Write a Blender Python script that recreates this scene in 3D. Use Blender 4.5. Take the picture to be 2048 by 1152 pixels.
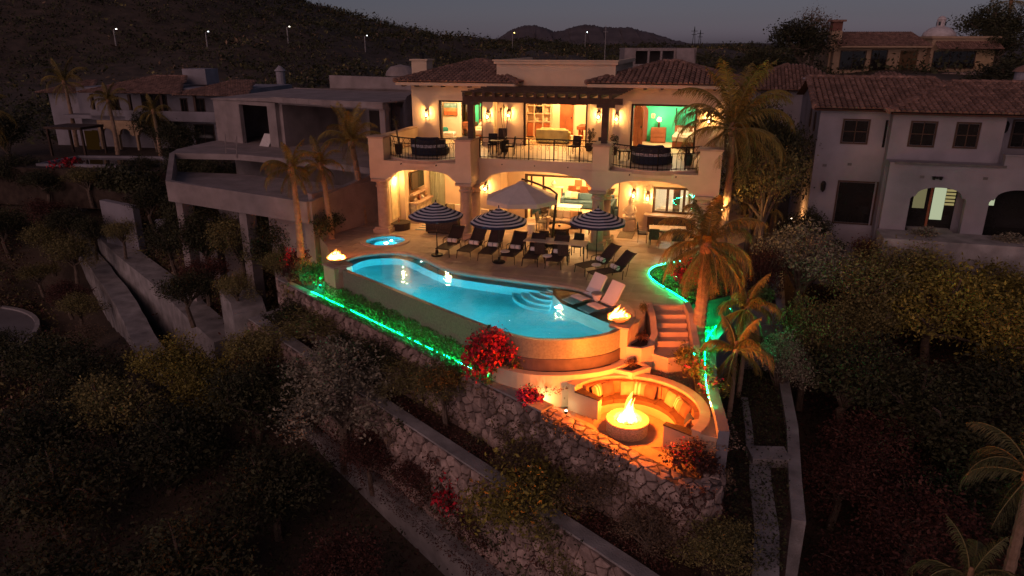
import bpy, bmesh, math, random
import numpy as np
from mathutils import Vector, Matrix
from mathutils.geometry import tessellate_polygon
for o in list(bpy.data.objects): bpy.data.objects.remove(o)
S = bpy.context.scene
COL = S.collection
R = random.Random(7)
rad = math.radians
# ---------------------------------------------------------------- camera
cam = bpy.data.cameras.new('camera'); co = bpy.data.objects.new('camera', cam); COL.objects.link(co)
co.location = (0, 0, 9); co.rotation_euler = (rad(90-19.049), 0, 0)
cam.sensor_width = 36; cam.lens = 36*1422/2048; cam.clip_end = 8000; cam.clip_start = .1
S.camera = co
# ---------------------------------------------------------------- dusk sky, afterglow
W = bpy.data.worlds.new('World'); S.world = W; W.use_nodes = True
nt = W.node_tree; bg = nt.nodes['Background']
sky = nt.nodes.new('ShaderNodeTexSky'); sky.sky_type = 'NISHITA'; sky.sun_disc = False
sky.sun_elevation = rad(0.6); sky.sun_rotation = rad(210); sky.air_density = .7; sky.dust_density = .3; sky.ozone_density = 2.0
hs = nt.nodes.new('ShaderNodeHueSaturation'); hs.inputs['Saturation'].default_value = .34
tn = nt.nodes.new('ShaderNodeMix'); tn.data_type = 'RGBA'; tn.blend_type = 'MULTIPLY'; tn.inputs[0].default_value = 1
tn.inputs[7].default_value = (.89, .91, 1.34, 1)
nt.links.new(sky.outputs[0], hs.inputs['Color']); nt.links.new(hs.outputs[0], tn.inputs[6])
nt.links.new(tn.outputs[2], bg.inputs[0])
bg.inputs[1].default_value = .052
sl = bpy.data.lights.new('afterglow', 'SUN'); sl.energy = .46; sl.angle = rad(70); sl.color = (1, .54, .44)
so = bpy.data.objects.new('afterglow', sl); COL.objects.link(so); so.rotation_euler = (rad(70), 0, rad(-30))
S.view_settings.view_transform = 'Standard'; S.view_settings.look = 'None'
S.view_settings.exposure = 0.9; S.view_settings.gamma = 1; S.view_settings.use_curve_mapping = False
S.render.engine = 'CYCLES'
S.cycles.use_denoising = True
S.cycles.max_bounces = 8; S.cycles.transparent_max_bounces = 16
S.cycles.sample_clamp_indirect = 4.0
S.cycles.caustics_refractive = False; S.cycles.caustics_reflective = False
S.cycles.use_light_tree = True

# ---------------------------------------------------------------- materials
MATS = {}
def M(name, col, rough=.75, var=.18, scale=3., bump=0., bscale=25., metal=0., spec=.35, isl=0., ov=0., col2=None, trans=0., ior=1.45, emit=None, es=0., sheen=0.):
    if name in MATS: return MATS[name]
    m = bpy.data.materials.new(name); m.use_nodes = True; n = m.node_tree; L = n.links.new
    b = n.nodes['Principled BSDF']
    b.inputs['Roughness'].default_value = rough; b.inputs['Metallic'].default_value = metal
    b.inputs['Specular IOR Level'].default_value = spec
    b.inputs['Transmission Weight'].default_value = trans; b.inputs['IOR'].default_value = ior
    c = (*col, 1); b.inputs['Base Color'].default_value = c
    tc = n.nodes.new('ShaderNodeTexCoord')
    nz = n.nodes.new('ShaderNodeTexNoise'); nz.inputs['Scale'].default_value = scale; nz.inputs['Detail'].default_value = 5
    L(tc.outputs['Object'], nz.inputs['Vector'])
    mix = n.nodes.new('ShaderNodeMix'); mix.data_type = 'RGBA'
    c2 = col2 or tuple(min(1, x*(1+var)) for x in col); c1 = col if col2 else tuple(x*(1-var) for x in col)
    mr = n.nodes.new('ShaderNodeMapRange'); mr.inputs[1].default_value = .3; mr.inputs[2].default_value = .7
    L(nz.outputs[0], mr.inputs[0]); L(mr.outputs[0], mix.inputs[0])
    mix.inputs[6].default_value = (*c1, 1); mix.inputs[7].default_value = (*c2, 1)
    out = mix.outputs[2]
    for src, amt in (('isl', isl), ('ov', ov)):
        if not amt: continue
        if src == 'isl': g = n.nodes.new('ShaderNodeNewGeometry'); o = g.outputs['Random Per Island']
        else: g = n.nodes.new('ShaderNodeObjectInfo'); o = g.outputs['Random']
        r2 = n.nodes.new('ShaderNodeMapRange'); r2.inputs[3].default_value = 1-amt; r2.inputs[4].default_value = 1+amt
        L(o, r2.inputs[0])
        mu = n.nodes.new('ShaderNodeVectorMath'); mu.operation = 'SCALE'
        L(out, mu.inputs[0]); L(r2.outputs[0], mu.inputs['Scale']); out = mu.outputs[0]
    L(out, b.inputs['Base Color'])
    if bump:
        bn = n.nodes.new('ShaderNodeBump'); bn.inputs['Strength'].default_value = bump; bn.inputs['Distance'].default_value = .05
        n2 = n.nodes.new('ShaderNodeTexNoise'); n2.inputs['Scale'].default_value = bscale; n2.inputs['Detail'].default_value = 4
        L(tc.outputs['Object'], n2.inputs['Vector']); L(n2.outputs[0], bn.inputs['Height']); L(bn.outputs[0], b.inputs['Normal'])
    if emit:
        b.inputs['Emission Color'].default_value = (*emit, 1); b.inputs['Emission Strength'].default_value = es
    MATS[name] = m
    return m
def EM(name, col, s):
    if name in MATS: return MATS[name]
    m = bpy.data.materials.new(name); m.use_nodes = True; n = m.node_tree
    n.nodes.clear(); e = n.nodes.new('ShaderNodeEmission'); o = n.nodes.new('ShaderNodeOutputMaterial')
    e.inputs[0].default_value = (*col, 1); e.inputs[1].default_value = s; n.links.new(e.outputs[0], o.inputs[0])
    MATS[name] = m; return m
def FLAME(name, col, s):
    m = bpy.data.materials.new(name); m.use_nodes = True; n = m.node_tree; n.nodes.clear()
    e = n.nodes.new('ShaderNodeEmission'); o = n.nodes.new('ShaderNodeOutputMaterial'); t = n.nodes.new('ShaderNodeBsdfTransparent'); a = n.nodes.new('ShaderNodeAddShader')
    e.inputs[0].default_value = (*col, 1); e.inputs[1].default_value = s
    tc = n.nodes.new('ShaderNodeTexCoord'); nz = n.nodes.new('ShaderNodeTexNoise'); nz.inputs['Scale'].default_value = 7; nz.inputs['Detail'].default_value = 3; mr = n.nodes.new('ShaderNodeMapRange'); mr.inputs[1].default_value = .38; mr.inputs[2].default_value = .62; mr.inputs[3].default_value = s*.12; mr.inputs[4].default_value = s*1.6
    n.links.new(tc.outputs['Object'], nz.inputs['Vector']); n.links.new(nz.outputs[0], mr.inputs[0]); n.links.new(mr.outputs[0], e.inputs[1])
    n.links.new(e.outputs[0], a.inputs[0]); n.links.new(t.outputs[0], a.inputs[1]); n.links.new(a.outputs[0], o.inputs[0]); return m
def GLASS(name, tint=(.9, .95, .93), gl=.12):
    m = bpy.data.materials.new(name); m.use_nodes = True; n = m.node_tree; n.nodes.clear()
    o = n.nodes.new('ShaderNodeOutputMaterial'); t = n.nodes.new('ShaderNodeBsdfTransparent'); g = n.nodes.new('ShaderNodeBsdfGlossy'); x = n.nodes.new('ShaderNodeMixShader')
    t.inputs[0].default_value = (*tint, 1); g.inputs['Roughness'].default_value = .03; x.inputs[0].default_value = gl
    n.links.new(t.outputs[0], x.inputs[1]); n.links.new(g.outputs[0], x.inputs[2]); n.links.new(x.outputs[0], o.inputs[0]); return m

stucco = M('cream_stucco', (.60, .45, .31), .9, .08, 1.5, .25, 40)
stucco_in = M('interior_plaster', (.72, .60, .44), .9, .05, 1.2)
green_paint = M('green_paint', (.03, .42, .24), .7, .06, 2)
white_wall = M('white_render', (.235, .22, .24), .9, .22, .6, .3, 30)
concrete = M('raw_concrete', (.21, .175, .165), .95, .28, 1.1, .5, 14, col2=(.32, .265, .25))
conc_path = M('path_concrete', (.27, .25, .24), .95, .35, 1.3, .5, 20)
clay = M('clay_tile', (.20, .115, .085), .9, .3, 4, .3, 30, ov=.35)
clay_rows = M('clay_tile_rows', (.20, .115, .085), .9, .3, 4, .3, 30, isl=.35)
stonem = M('retaining_stone', (.29, .21, .178), .95, .4, 3, .8, 12, ov=.4)
stone_mix = M('retaining_stone_small', (.29, .21, .178), .95, .4, 3, .8, 12, isl=.4)
mortar = M('dark_mortar', (.075, .055, .048), .95, .3, 6, .5, 20)
deckm = M('travertine_paver', (.36, .27, .20), .6, .16, 2.2, .15, 18, ov=.10)
coping_m = M('coping_stone', (.42, .31, .24), .6, .12, 3, .15, 20)
column_m = M('cantera_stone', (.42, .29, .21), .85, .15, 4, .3, 25)
dwood = M('dark_wood', (.055, .030, .018), .6, .3, 3, .2, 40)
rwood = M('red_wood', (.26, .085, .035), .5, .25, 2, .1, 30)
iron = M('wrought_iron', (.018, .015, .014), .55, .2, 8, metal=.3)
sling = M('brown_sling', (.050, .032, .026), .8, .15, 12)
bronze = M('bronze_frame', (.055, .035, .025), .45, .2, 5, metal=.5)
towel_w = M('white_fabric', (.72, .66, .62), .95, .08, 6, .2, 60)
grey_band = M('grey_band', (.22, .20, .20), .95)
navy = M('navy_fabric', (.020, .026, .055), .9, .15, 8, .15, 60)
umb_white = M('umbrella_white', (.50, .48, .50), .9, .05)
cream_fab = M('cream_fabric', (.58, .46, .34), .95, .1, 5, .2, 50)
tan_fab = M('tan_fabric', (.40, .24, .13), .95, .12, 5, .2, 50)
blue_fab = M('slate_blue_fabric', (.045, .10, .16), .95, .15, 5, .2, 50)
brown_fab = M('brown_fabric', (.12, .065, .04), .95, .15, 5, .2, 50)
aqua_fab = M('aqua_fabric', (.28, .52, .45), .95, .1, 5)
wicker = M('dark_wicker', (.05, .034, .026), .8, .35, 18, .6, 60)
pooltile = M('pool_plaster', (.062, .50, .58), .7, .08, 2)
pooltile2 = M('pool_step_edge', (.25, .72, .72), .7, .05, 2)
glassm = GLASS('window_glass')
darkpane = M('dark_pane', (.015, .014, .013), .06, .1, 2, spec=.6)
soil = M('soil', (.055, .038, .028), 1, .4, 2, .8, 12)
gravel_m = M('gravel', (.16,.11,.08), 1, .5, 26, 1., 40, col2=(.26,.18,.13))
trunk_m = M('bark', (.13, .095, .07), .95, .35, 5, .8, 15)
ptrunk_m = M('palm_trunk', (.30, .20, .13), .95, .25, 3, .7, 14)
leafA = M('leaf_dark', (.040, .040, .016), .7, .3, .8, isl=.6, ov=.25)
leafB = M('leaf_olive', (.155, .13, .045), .7, .3, .8, isl=.55, ov=.25)
leafC = M('leaf_yellow_green', (.19, .155, .03), .7, .35, .8, isl=.55, ov=.2)
leafG = M('leaf_grey_green', (.20, .175, .12), .75, .3, .8, isl=.5, ov=.2)
leafR = M('leaf_reddish', (.075, .028, .020), .75, .4, .8, isl=.6, ov=.25)
leafD = M('leaf_dry', (.15, .10, .06), .8, .35, .5, isl=.5, ov=.2)
flowR = M('red_bracts', (.50, .018, .035), .6, .3, 3, isl=.5)
flowP = M('pink_bracts', (.55, .04, .10), .6, .3, 3, isl=.5)
frond_m = M('palm_leaflet', (.20, .14, .03), .6, .3, 2, isl=.4, ov=.2)
hedge_m = M('hedge_leaf', (.09, .19, .055), .6, .3, 2, isl=.5)
LED = EM('green_led', (.0, 1., .22), 130.0)
BULB = EM('warm_bulb', (1, .58, .2), 60.)
GLOW = EM('ceiling_glow', (1, .66, .30), 14.)
POOLL = EM('pool_lamp', (.75, .95, 1), 45.)
# ---------------------------------------------------------------- mesh helpers
class B:
    def __init__(s): s.v = []; s.f = []; s.mi = []; s.cur = 0
    def add(s, vs, fs):
        o = len(s.v); s.v += [tuple(p) for p in vs]
        for f in fs: s.f.append([i+o for i in f]); s.mi.append(s.cur)
        return s
    def box(s, x0, x1, y0, y1, z0, z1):
        return s.add([(x0,y0,z0),(x1,y0,z0),(x1,y1,z0),(x0,y1,z0),(x0,y0,z1),(x1,y0,z1),(x1,y1,z1),(x0,y1,z1)],
                     [(3,2,1,0),(4,5,6,7),(0,1,5,4),(1,2,6,5),(2,3,7,6),(3,0,4,7)])
    def cbox(s, c, d, rz=0, rx=0, ry=0, bev=0):
        m = Matrix.Translation(c) @ Matrix.Rotation(rz, 4, 'Z') @ Matrix.Rotation(ry, 4, 'Y') @ Matrix.Rotation(rx, 4, 'X')
        x, y, z = d[0]/2, d[1]/2, d[2]/2
        if not bev:
            vs = [(-x,-y,-z),(x,-y,-z),(x,y,-z),(-x,y,-z),(-x,-y,z),(x,-y,z),(x,y,z),(-x,y,z)]
            return s.add([m @ Vector(p) for p in vs], [(3,2,1,0),(4,5,6,7),(0,1,5,4),(1,2,6,5),(2,3,7,6),(3,0,4,7)])
        b = bev; rings = []
        for zz, i in ((-z, b), (-z+b, 0), (z-b, 0), (z, b)):
            rings.append([(sx*(x-i-(0 if k else b)*0), sy*(y-i), zz) for k, (sx, sy) in enumerate(((-1,-1),(1,-1),(1,1),(-1,1)))])
        vs = [p for r in rings for p in r]; fs = [(3,2,1,0),(12,13,14,15)]
        for r in range(3):
            for k in range(4): fs.append((r*4+k, r*4+(k+1)%4, r*4+4+(k+1)%4, r*4+4+k))
        return s.add([m @ Vector(p) for p in vs], fs)
    def prism(s, poly, z0, z1, caps=True):
        n = len(poly)
        a = sum(poly[i][0]*poly[(i+1)%n][1]-poly[(i+1)%n][0]*poly[i][1] for i in range(n))
        if a < 0: poly = poly[::-1]
        vs = [(x, y, z0) for x, y in poly]+[(x, y, z1) for x, y in poly]
        fs = [(i, (i+1)%n, n+(i+1)%n, n+i) for i in range(n)]
        if caps: fs += [tuple(range(n))[::-1], tuple(range(n, 2*n))]
        return s.add(vs, fs)
    def yprism(s, poly, y0, y1):
        n = len(poly)
        a = sum(poly[i][0]*poly[(i+1)%n][1]-poly[(i+1)%n][0]*poly[i][1] for i in range(n))
        if a < 0: poly = poly[::-1]
        vs = [(x, y0, z) for x, z in poly]+[(x, y1, z) for x, z in poly]
        fs = [((i+1)%n, i, n+i, n+(i+1)%n)[::-1] for i in range(n)]
        return s.add(vs, fs+[tuple(range(n)), tuple(range(n, 2*n))[::-1]])
    def xprism(s, poly, x0, x1):
        n = len(poly)
        vs = [(x0, y, z) for y, z in poly]+[(x1, y, z) for y, z in poly]
        fs = [(i, (i+1)%n, n+(i+1)%n, n+i) for i in range(n)]
        return s.add(vs, fs+[tuple(range(n))[::-1], tuple(range(n, 2*n))])
    def tube(s, pts, r, n=6, closed=False):
        pts = [Vector(p) for p in pts]; rs = r if isinstance(r, (list, tuple)) else [r]*len(pts); vs = []; fs = []
        for i, p in enumerate(pts):
            if closed: t = (pts[(i+1)%len(pts)]-pts[i-1])
            else: t = pts[min(i+1, len(pts)-1)]-pts[max(i-1, 0)]
            t = t.normalized() if t.length > 1e-9 else Vector((0,0,1)); q = Vector((0,0,1)) if abs(t.z) < .9 else Vector((1,0,0))
            u = t.cross(q).normalized(); w = t.cross(u)
            for k in range(n):
                a = 2*math.pi*k/n; vs.append(p+(u*math.cos(a)+w*math.sin(a))*rs[i])
        m = len(pts)
        for i in range(m if closed else m-1):
            for k in range(n): fs.append((i*n+k, i*n+(k+1)%n, ((i+1)%m)*n+(k+1)%n, ((i+1)%m)*n+k))
        if not closed: fs += [tuple(range(n))[::-1], tuple(range((m-1)*n, m*n))]
        return s.add(vs, fs)
    def lathe(s, prof, c=(0,0,0), n=16, cap=True, sq=0):
        vs = []; fs = []
        for r, z in prof:
            for k in range(n):
                a = 2*math.pi*k/n; vs.append((c[0]+r*math.cos(a), c[1]+r*math.sin(a), c[2]+z))
        for i in range(len(prof)-1):
            for k in range(n): fs.append((i*n+k, i*n+(k+1)%n, (i+1)*n+(k+1)%n, (i+1)*n+k))
        if cap: fs += [tuple(range(n))[::-1], tuple(range((len(prof)-1)*n, len(prof)*n))]
        return s.add(vs, fs)
    def quad(s, *p): return s.add(p, [tuple(range(len(p)))])
    def wall(s, path, w, z0, z1, closed=False, side=0):
        """wall of width w along path [(x,y)] ; z0,z1 numbers or lists; side 0 centred, 1 = to the left of the path"""
        n = len(path); P = [Vector(p).to_2d() if len(p) == 2 else Vector(p[:2]) for p in path]
        z0 = z0 if isinstance(z0, (list, tuple)) else [z0]*n; z1 = z1 if isinstance(z1, (list, tuple)) else [z1]*n
        vs = []; fs = []
        for i in range(n):
            a = P[i-1] if (i > 0 or closed) else P[i]; b = P[(i+1)%n] if (i < n-1 or closed) else P[i]
            t = (b-a).normalized(); nn = Vector((-t.y, t.x))
            d1 = (P[i]-a); d2 = (b-P[i])
            k = 1.
            if d1.length > 1e-6 and d2.length > 1e-6:
                k = 1/max(.5, math.sqrt((1+max(-1, min(1, d1.normalized().dot(d2.normalized()))))/2))
            l = w*k*(.5 if side == 0 else (1 if side > 0 else 0)); r = w*k*(.5 if side == 0 else (0 if side > 0 else 1))
            L = P[i]+nn*l; Q = P[i]-nn*r
            vs += [(Q.x, Q.y, z0[i]), (L.x, L.y, z0[i]), (L.x, L.y, z1[i]), (Q.x, Q.y, z1[i])]
        for i in range(n if closed else n-1):
            j = (i+1) % n
            for k in range(4): fs.append((i*4+k, i*4+(k+1)%4, j*4+(k+1)%4, j*4+k)[::-1])
        if not closed: fs += [(0,1,2,3)[::-1], ((n-1)*4, (n-1)*4+1, (n-1)*4+2, (n-1)*4+3)]
        return s.add(vs, fs)
    def mesh(s, name, mat, smooth=False, fix=False):
        me = bpy.data.meshes.new(name); me.from_pydata(s.v, [], s.f)
        for m in (mat if isinstance(mat, (list, tuple)) else [mat]): me.materials.append(m)
        if any(s.mi): me.polygons.foreach_set('material_index', s.mi)
        if fix:
            bm = bmesh.new(); bm.from_mesh(me); bmesh.ops.recalc_face_normals(bm, faces=bm.faces); bm.to_mesh(me); bm.free()
        if smooth: me.polygons.foreach_set('use_smooth', [True]*len(me.polygons))
        me.update(); return me
def split(b, name, mat, parent):
    '''every 8-vertex box collected in b becomes an object of its own'''
    for i in range(0, len(b.v), 8):
        q = B(); q.box(0,1,0,1,0,1); q.v = b.v[i:i+8]; put(q, name, mat, parent)
def obj(name, data, parent=None, loc=None, rz=0, kind=None, scale=None):
    o = bpy.data.objects.new(name, data); COL.objects.link(o)
    if parent: o.parent = parent
    if loc: o.location = loc
    if rz: o.rotation_euler[2] = rz
    if scale: o.scale = scale if isinstance(scale, (tuple, list)) else (scale,)*3
    if kind: o['kind'] = kind
    return o
def put(b, name, mat, parent=None, kind=None, smooth=False, fix=False, **k): return obj(name, b.mesh(name, mat, smooth, fix), parent, kind=kind, **k)
def tag(o, label, cat, group=None):
    o['label'] = label; o['category'] = cat
    if group: o['group'] = group
    return o
def thing(name, label, cat, loc=(0,0,0), rz=0, group=None, scale=None):
    o = obj(name, None, None, loc, rz, scale=scale); o.empty_display_size = .1; return tag(o, label, cat, group)
def dup(root, loc, rz, label, group=None, scale=None):
    r = root.copy(); COL.objects.link(r); r.location = loc; r.rotation_euler[2] = rz; r['label'] = label
    if group: r['group'] = group
    if scale: r.scale = (scale,)*3
    for ch in list(root.children):
        c = ch.copy(); COL.objects.link(c); c.parent = r
        for g in ch.children:
            d = g.copy(); COL.objects.link(d); d.parent = c
    return r
def lamp(name, loc, e, col=(1, .53, .18), r=.03, parent=None):
    l = bpy.data.lights.new(name, 'POINT'); l.energy = e; l.color = col; l.shadow_soft_size = r
    return obj(name, l, parent, loc)
# villa frame: x along the facade, y into the house
HA = rad(-16); HO = (0.75, 32.45)
def hw(x, y, z=0): return (HO[0]+x*math.cos(HA)-y*math.sin(HA), HO[1]+x*math.sin(HA)+y*math.cos(HA), z)
def lerp(a, b, t): return a+(b-a)*t
def sst(x, a, b):
    t = max(0., min(1., (x-a)/(b-a))); return t*t*(3-2*t)
def smooth_path(pts, k=4, closed=False):
    """Catmull-Rom through pts"""
    P = [Vector(p) for p in pts]; n = len(P); out = []
    for i in range(n if closed else n-1):
        p0 = P[(i-1)%n] if (closed or i > 0) else P[0]; p1 = P[i]; p2 = P[(i+1)%n]; p3 = P[(i+2)%n] if (closed or i+2 < n) else P[-1]
        for j in range(k):
            t = j/k; out.append(.5*((2*p1)+(p2-p0)*t+(2*p0-5*p1+4*p2-p3)*t*t+(3*p1-p0-3*p2+p3)*t**3))
    if not closed: out.append(P[-1])
    return [tuple(p) for p in out]
def quads_mesh(name, co, mat):
    """co: (n,4,3) array of loose quads"""
    n = len(co); me = bpy.data.meshes.new(name); me.vertices.add(4*n); me.vertices.foreach_set('co', np.asarray(co, dtype=np.float32).ravel())
    me.loops.add(4*n); me.polygons.add(n); me.loops.foreach_set('vertex_index', np.arange(4*n, dtype=np.int32))
    me.polygons.foreach_set('loop_start', np.arange(0, 4*n, 4, dtype=np.int32)); me.polygons.foreach_set('loop_total', np.full(n, 4, dtype=np.int32))
    me.materials.append(mat); me.update(calc_edges=True); return me
def leaf_quads(P, size, rng, flat=0., aspect=.5):
    """one rhombic leaf at every point of P"""
    n = len(P); d = rng.normal(size=(n, 3)); d[:, 2] *= (1-flat); d /= np.linalg.norm(d, axis=1)[:, None]+1e-9
    e = rng.normal(size=(n, 3)); e[:, 2] *= (1-flat); e -= (e*d).sum(1)[:, None]*d; e /= np.linalg.norm(e, axis=1)[:, None]+1e-9
    sz = (size*(.4+1.25*rng.random(n)**1.4))[:, None]
    return np.stack([P-d*sz, P+e*sz*aspect, P+d*sz, P-e*sz*aspect], 1)
def blob_points(n, blobs, rng, shell=.55):
    """points in a union of ellipsoids (x,y,z,rx,ry,rz), biased to the shell, gathered into twigs"""
    w = np.array([b[3]*b[4]*b[5] for b in blobs])**(2/3); w /= w.sum()
    idx = rng.choice(len(blobs), n, p=w); b = np.array(blobs)[idx]
    d = rng.normal(size=(n, 3)); d /= np.linalg.norm(d, axis=1)[:, None]
    r = (shell+(1-shell)*rng.random(n))*(1+.12*rng.normal(size=n))
    return b[:, :3]+d*b[:, 3:]*r[:, None]
def crown_quads(seed, blobs, twigs, per, size, spread, flat=0.):
    rng = np.random.default_rng(seed); T = blob_points(twigs, blobs, rng)
    P = np.repeat(T, per, 0)+rng.normal(size=(twigs*per, 3))*spread
    return leaf_quads(P, size, rng, flat)
# ================================================================ terrain
TS = [(-60,-15),(-30,-14),(0,-12),(10,-9.8),(18,-8),(23,-6.7),(28,-5.2),(36,-3.4),(43,-1.6),(52,-.9),(62,-.5),(2000,-.5)]
def interp(t, x):
    if x <= t[0][0]: return t[0][1]
    for (a, b), (c, d) in zip(t, t[1:]):
        if x <= c: return lerp(b, d, (x-a)/(c-a))
    return t[-1][1]
HILL = [(-400,118),(-237,75),(-140,38),(-92,24.4),(-74,19.5),(-56,14),(-29,9.6),(-5,7.6),(30,5.6),(80,5.0),(400,5.0)]
CHA, CHB = (-33.0,53.0), (-16.0,33.0)
def ground_z(x, y):
    k = .45 if x < 0 else .3
    z = interp(TS, y+k*max(-38, min(x, 30)))
    z -= 4.6*math.exp(-((x+34)/10)**2-((y-42)/9)**2)
    if x < -9 and 26 < y < 60:
        ux, uy = CHB[0]-CHA[0], CHB[1]-CHA[1]; l = math.hypot(ux, uy); d = (-(x-CHA[0])*uy+(y-CHA[1])*ux)/l; al = ((x-CHA[0])*ux+(y-CHA[1])*uy)/l
        m = sst(al, -4, 3)*(1-sst(al, l-2, l+5)); z -= m*(3.0*math.exp(-((d-.6)/2.0)**2)+2.2*sst(-d, .0, 4)*(1-sst(-d, 9, 16)))
    w = 1-sst(math.hypot(x+38.2, y-40.5), 7.5, 11); z = lerp(z, -9.15, w)
    z += sst(x, 14, 34)*sst(y, 48, 74)*6.5*(1-sst(y, 105, 150))
    z += 4.5*sst(y, 90, 330)
    if y > 60:
        xe = x*350/max(y, 200.) if y > 120 else x*350/200
        z += (interp(HILL, xe)-4.0)*sst(y, 110, 340)*(1 if y < 380 else max(0, 1-(y-380)/900))
        z += sst(x, -160, -60)*0
    if y > 90: z += (1.6*math.sin(x*.052+.6*math.sin(y*.021))*math.sin(y*.037+x*.011)+.9*math.sin(x*.13-y*.05))*sst(y, 90, 220)
    z += .35*math.sin(x*.31+y*.17)*math.sin(y*.23-x*.11)*(1 if y < 60 else min(4, y/80))
    return z
def axis(fine0, fine1, step, far0, far1):
    a = list(np.arange(fine0, fine1+.01, step)); s = step; x = fine1; hi = []
    while x < far1: s *= 1.16; x += s; hi.append(x)
    s = step; x = fine0; lo = []
    while x > far0: s *= 1.16; x -= s; lo.append(x)
    return lo[::-1]+a+hi
XS = axis(-60, 60, 1.2, -2500, 2500); YS = axis(-2, 110, 1.2, -400, 4200)
vs = [(x, y, ground_z(x, y)) for y in YS for x in XS]; nx = len(XS)
fs = [(j*nx+i, j*nx+i+1, (j+1)*nx+i+1, (j+1)*nx+i) for j in range(len(YS)-1) for i in range(nx-1)]
earth = M('dry_earth', (.045, .036, .026), 1, .5, .35, .8, 4, col2=(.10, .072, .052))
put(B().add(vs, fs), 'ground', earth, kind='structure', smooth=True)
# far mountains beyond the plain
mprof = [(-200,0),(-120,6),(-40,26),(-5,50),(42,64),(75,64),(100,58),(140,45),(165,48),(200,58),(235,66),(270,64),(310,58),(350,57),(392,58),(430,46),(470,38),(524,20),(600,2),(700,0)]
b = B(); N = 260; rows = 12; vs = []
rr = np.random.default_rng(3)
for j in range(rows+1):
    t = j/rows
    for i in range(N):
        x = -200+900*i/(N-1); h = interp(mprof, x)
        z = h*(1-abs(2*t-1)**1.3)*1.0+(rr.normal()*1.3 if 0 < t < 1 else 0)
        vs.append((x*1.0+(t-.5)*30*math.sin(i*.4), 2500+(t-.5)*420, z-1))
fs = [(j*N+i, j*N+i+1, (j+1)*N+i+1, (j+1)*N+i) for j in range(rows) for i in range(N-1)]
put(B().add(vs, fs), 'mountains', M('far_rock', (.10, .085, .088), 1, .25, .02), kind='structure', smooth=True)

# ================================================================ pool and terrace outlines
FAR = smooth_path([(-7.0,28.6),(-7.35,29.5),(-7.0,30.4),(-6.2,30.95),(-5.1,31.0),(-4.2,30.45),(-3.35,29.35),(-2.5,28.35),(-1.3,27.7),(.1,27.1),(1.5,26.5),(2.45,26.0),(3.15,25.3),(3.7,24.5),(3.98,23.6),(3.92,22.9),(3.62,22.25)], 4)
NEAR = smooth_path([(3.62,22.25),(3.2,21.75),(2.55,21.4),(1.7,21.2),(.9,21.22),(.26,21.45),(-.4,21.92),(-1.1,22.58),(-2.2,23.68),(-4.3,25.85),(-6.25,27.85),(-7.0,28.6)], 4)
POOL = FAR+NEAR[1:-1]
def offset(path, d):
    P = [Vector(p) for p in path]; out = []
    for i in range(len(P)):
        t = (P[min(i+1, len(P)-1)]-P[max(i-1, 0)]).normalized(); out.append((P[i].x-t.y*d, P[i].y+t.x*d))
    return out
LEDC = smooth_path([(8.2,29.9),(7.0,29.35),(6.05,28.75),(5.6,27.75),(5.67,26.75),(6.1,25.4),(6.45,24.15)], 4)
DECK = [(-4,52),(10,52),(14,44),(12.2,36),(11.4,33.2),(9.6,31.2)]+LEDC+[(6.32,24.05),(5.0,24.05),(4.78,23.8),(4.66,23.2),(4.3,22.5),(3.8,21.98)]+FAR[::-1]+[(-7.75,29.3),(-8.1,30.5),(-8.7,32.2),(-9.4,33.6),(-9.7,36),(-8.2,41.5),(-6,44)]
SPA = (-6.08, 33.0); SR = .95
spa_ring = [(SPA[0]+SR*math.cos(a), SPA[1]+SR*.97*math.sin(a)) for a in [2*math.pi*k/32 for k in range(32)]]
b = B(); b.prism(DECK, -6, -.012, caps=False)
allp = DECK+spa_ring
tr = tessellate_polygon([[Vector((x, y, 0)) for x, y in DECK], [Vector((x, y, 0)) for x, y in spa_ring]])
b.add([(x, y, -.012) for x, y in allp], [tuple(t) for t in tr])
deck = put(b, 'terrace', deckm, kind='structure', fix=True)
def clip(poly, a, b_, c):
    """keep a*x+b*y<=c"""
    out = []
    for i in range(len(poly)):
        p, q = poly[i-1], poly[i]; dp = a*p[0]+b_*p[1]-c; dq = a*q[0]+b_*q[1]-c
        if (dp <= 0) != (dq <= 0):
            t = dp/(dp-dq); out.append((p[0]+(q[0]-p[0])*t, p[1]+(q[1]-p[1])*t))
        if dq <= 0: out.append(q)
    return out
def area(p): return .5*sum(p[i-1][0]*p[i][1]-p[i][0]*p[i-1][1] for i in range(len(p)))
ca, sa = math.cos(HA), math.sin(HA); TW = .92; cnt = 0
for i in range(-12, 14):
    for j in range(-13, 6):
        sh = (j % 2)*.5*TW
        poly = list(DECK); cx, cy = (i+.5)*TW+sh, (j+.5)*TW; g = .014
        wx, wy, _ = hw(cx, cy)
        if math.hypot(wx-SPA[0], wy-SPA[1]) < 1.75 or wy < 21 or wx < -10 or wx > 10: continue
        for (ux, uy) in ((ca, sa), (-sa, ca), (-ca, -sa), (sa, -ca)):
            c0 = (wx+ux*(TW/2-g))*ux+(wy+uy*(TW/2-g))*uy
            poly = clip(poly, ux, uy, c0)
            if len(poly) < 3: break
        if len(poly) < 3 or abs(area(poly)) < .03: continue
        pr = []
        for p in poly:
            if not pr or math.hypot(p[0]-pr[-1][0], p[1]-pr[-1][1]) > .003: pr.append(p)
        if len(pr) < 3: continue
        cnt += 1
        put(B().prism(pr, -.011, 0+R.uniform(-.001, .002)), 'paver', deckm, deck)
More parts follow.
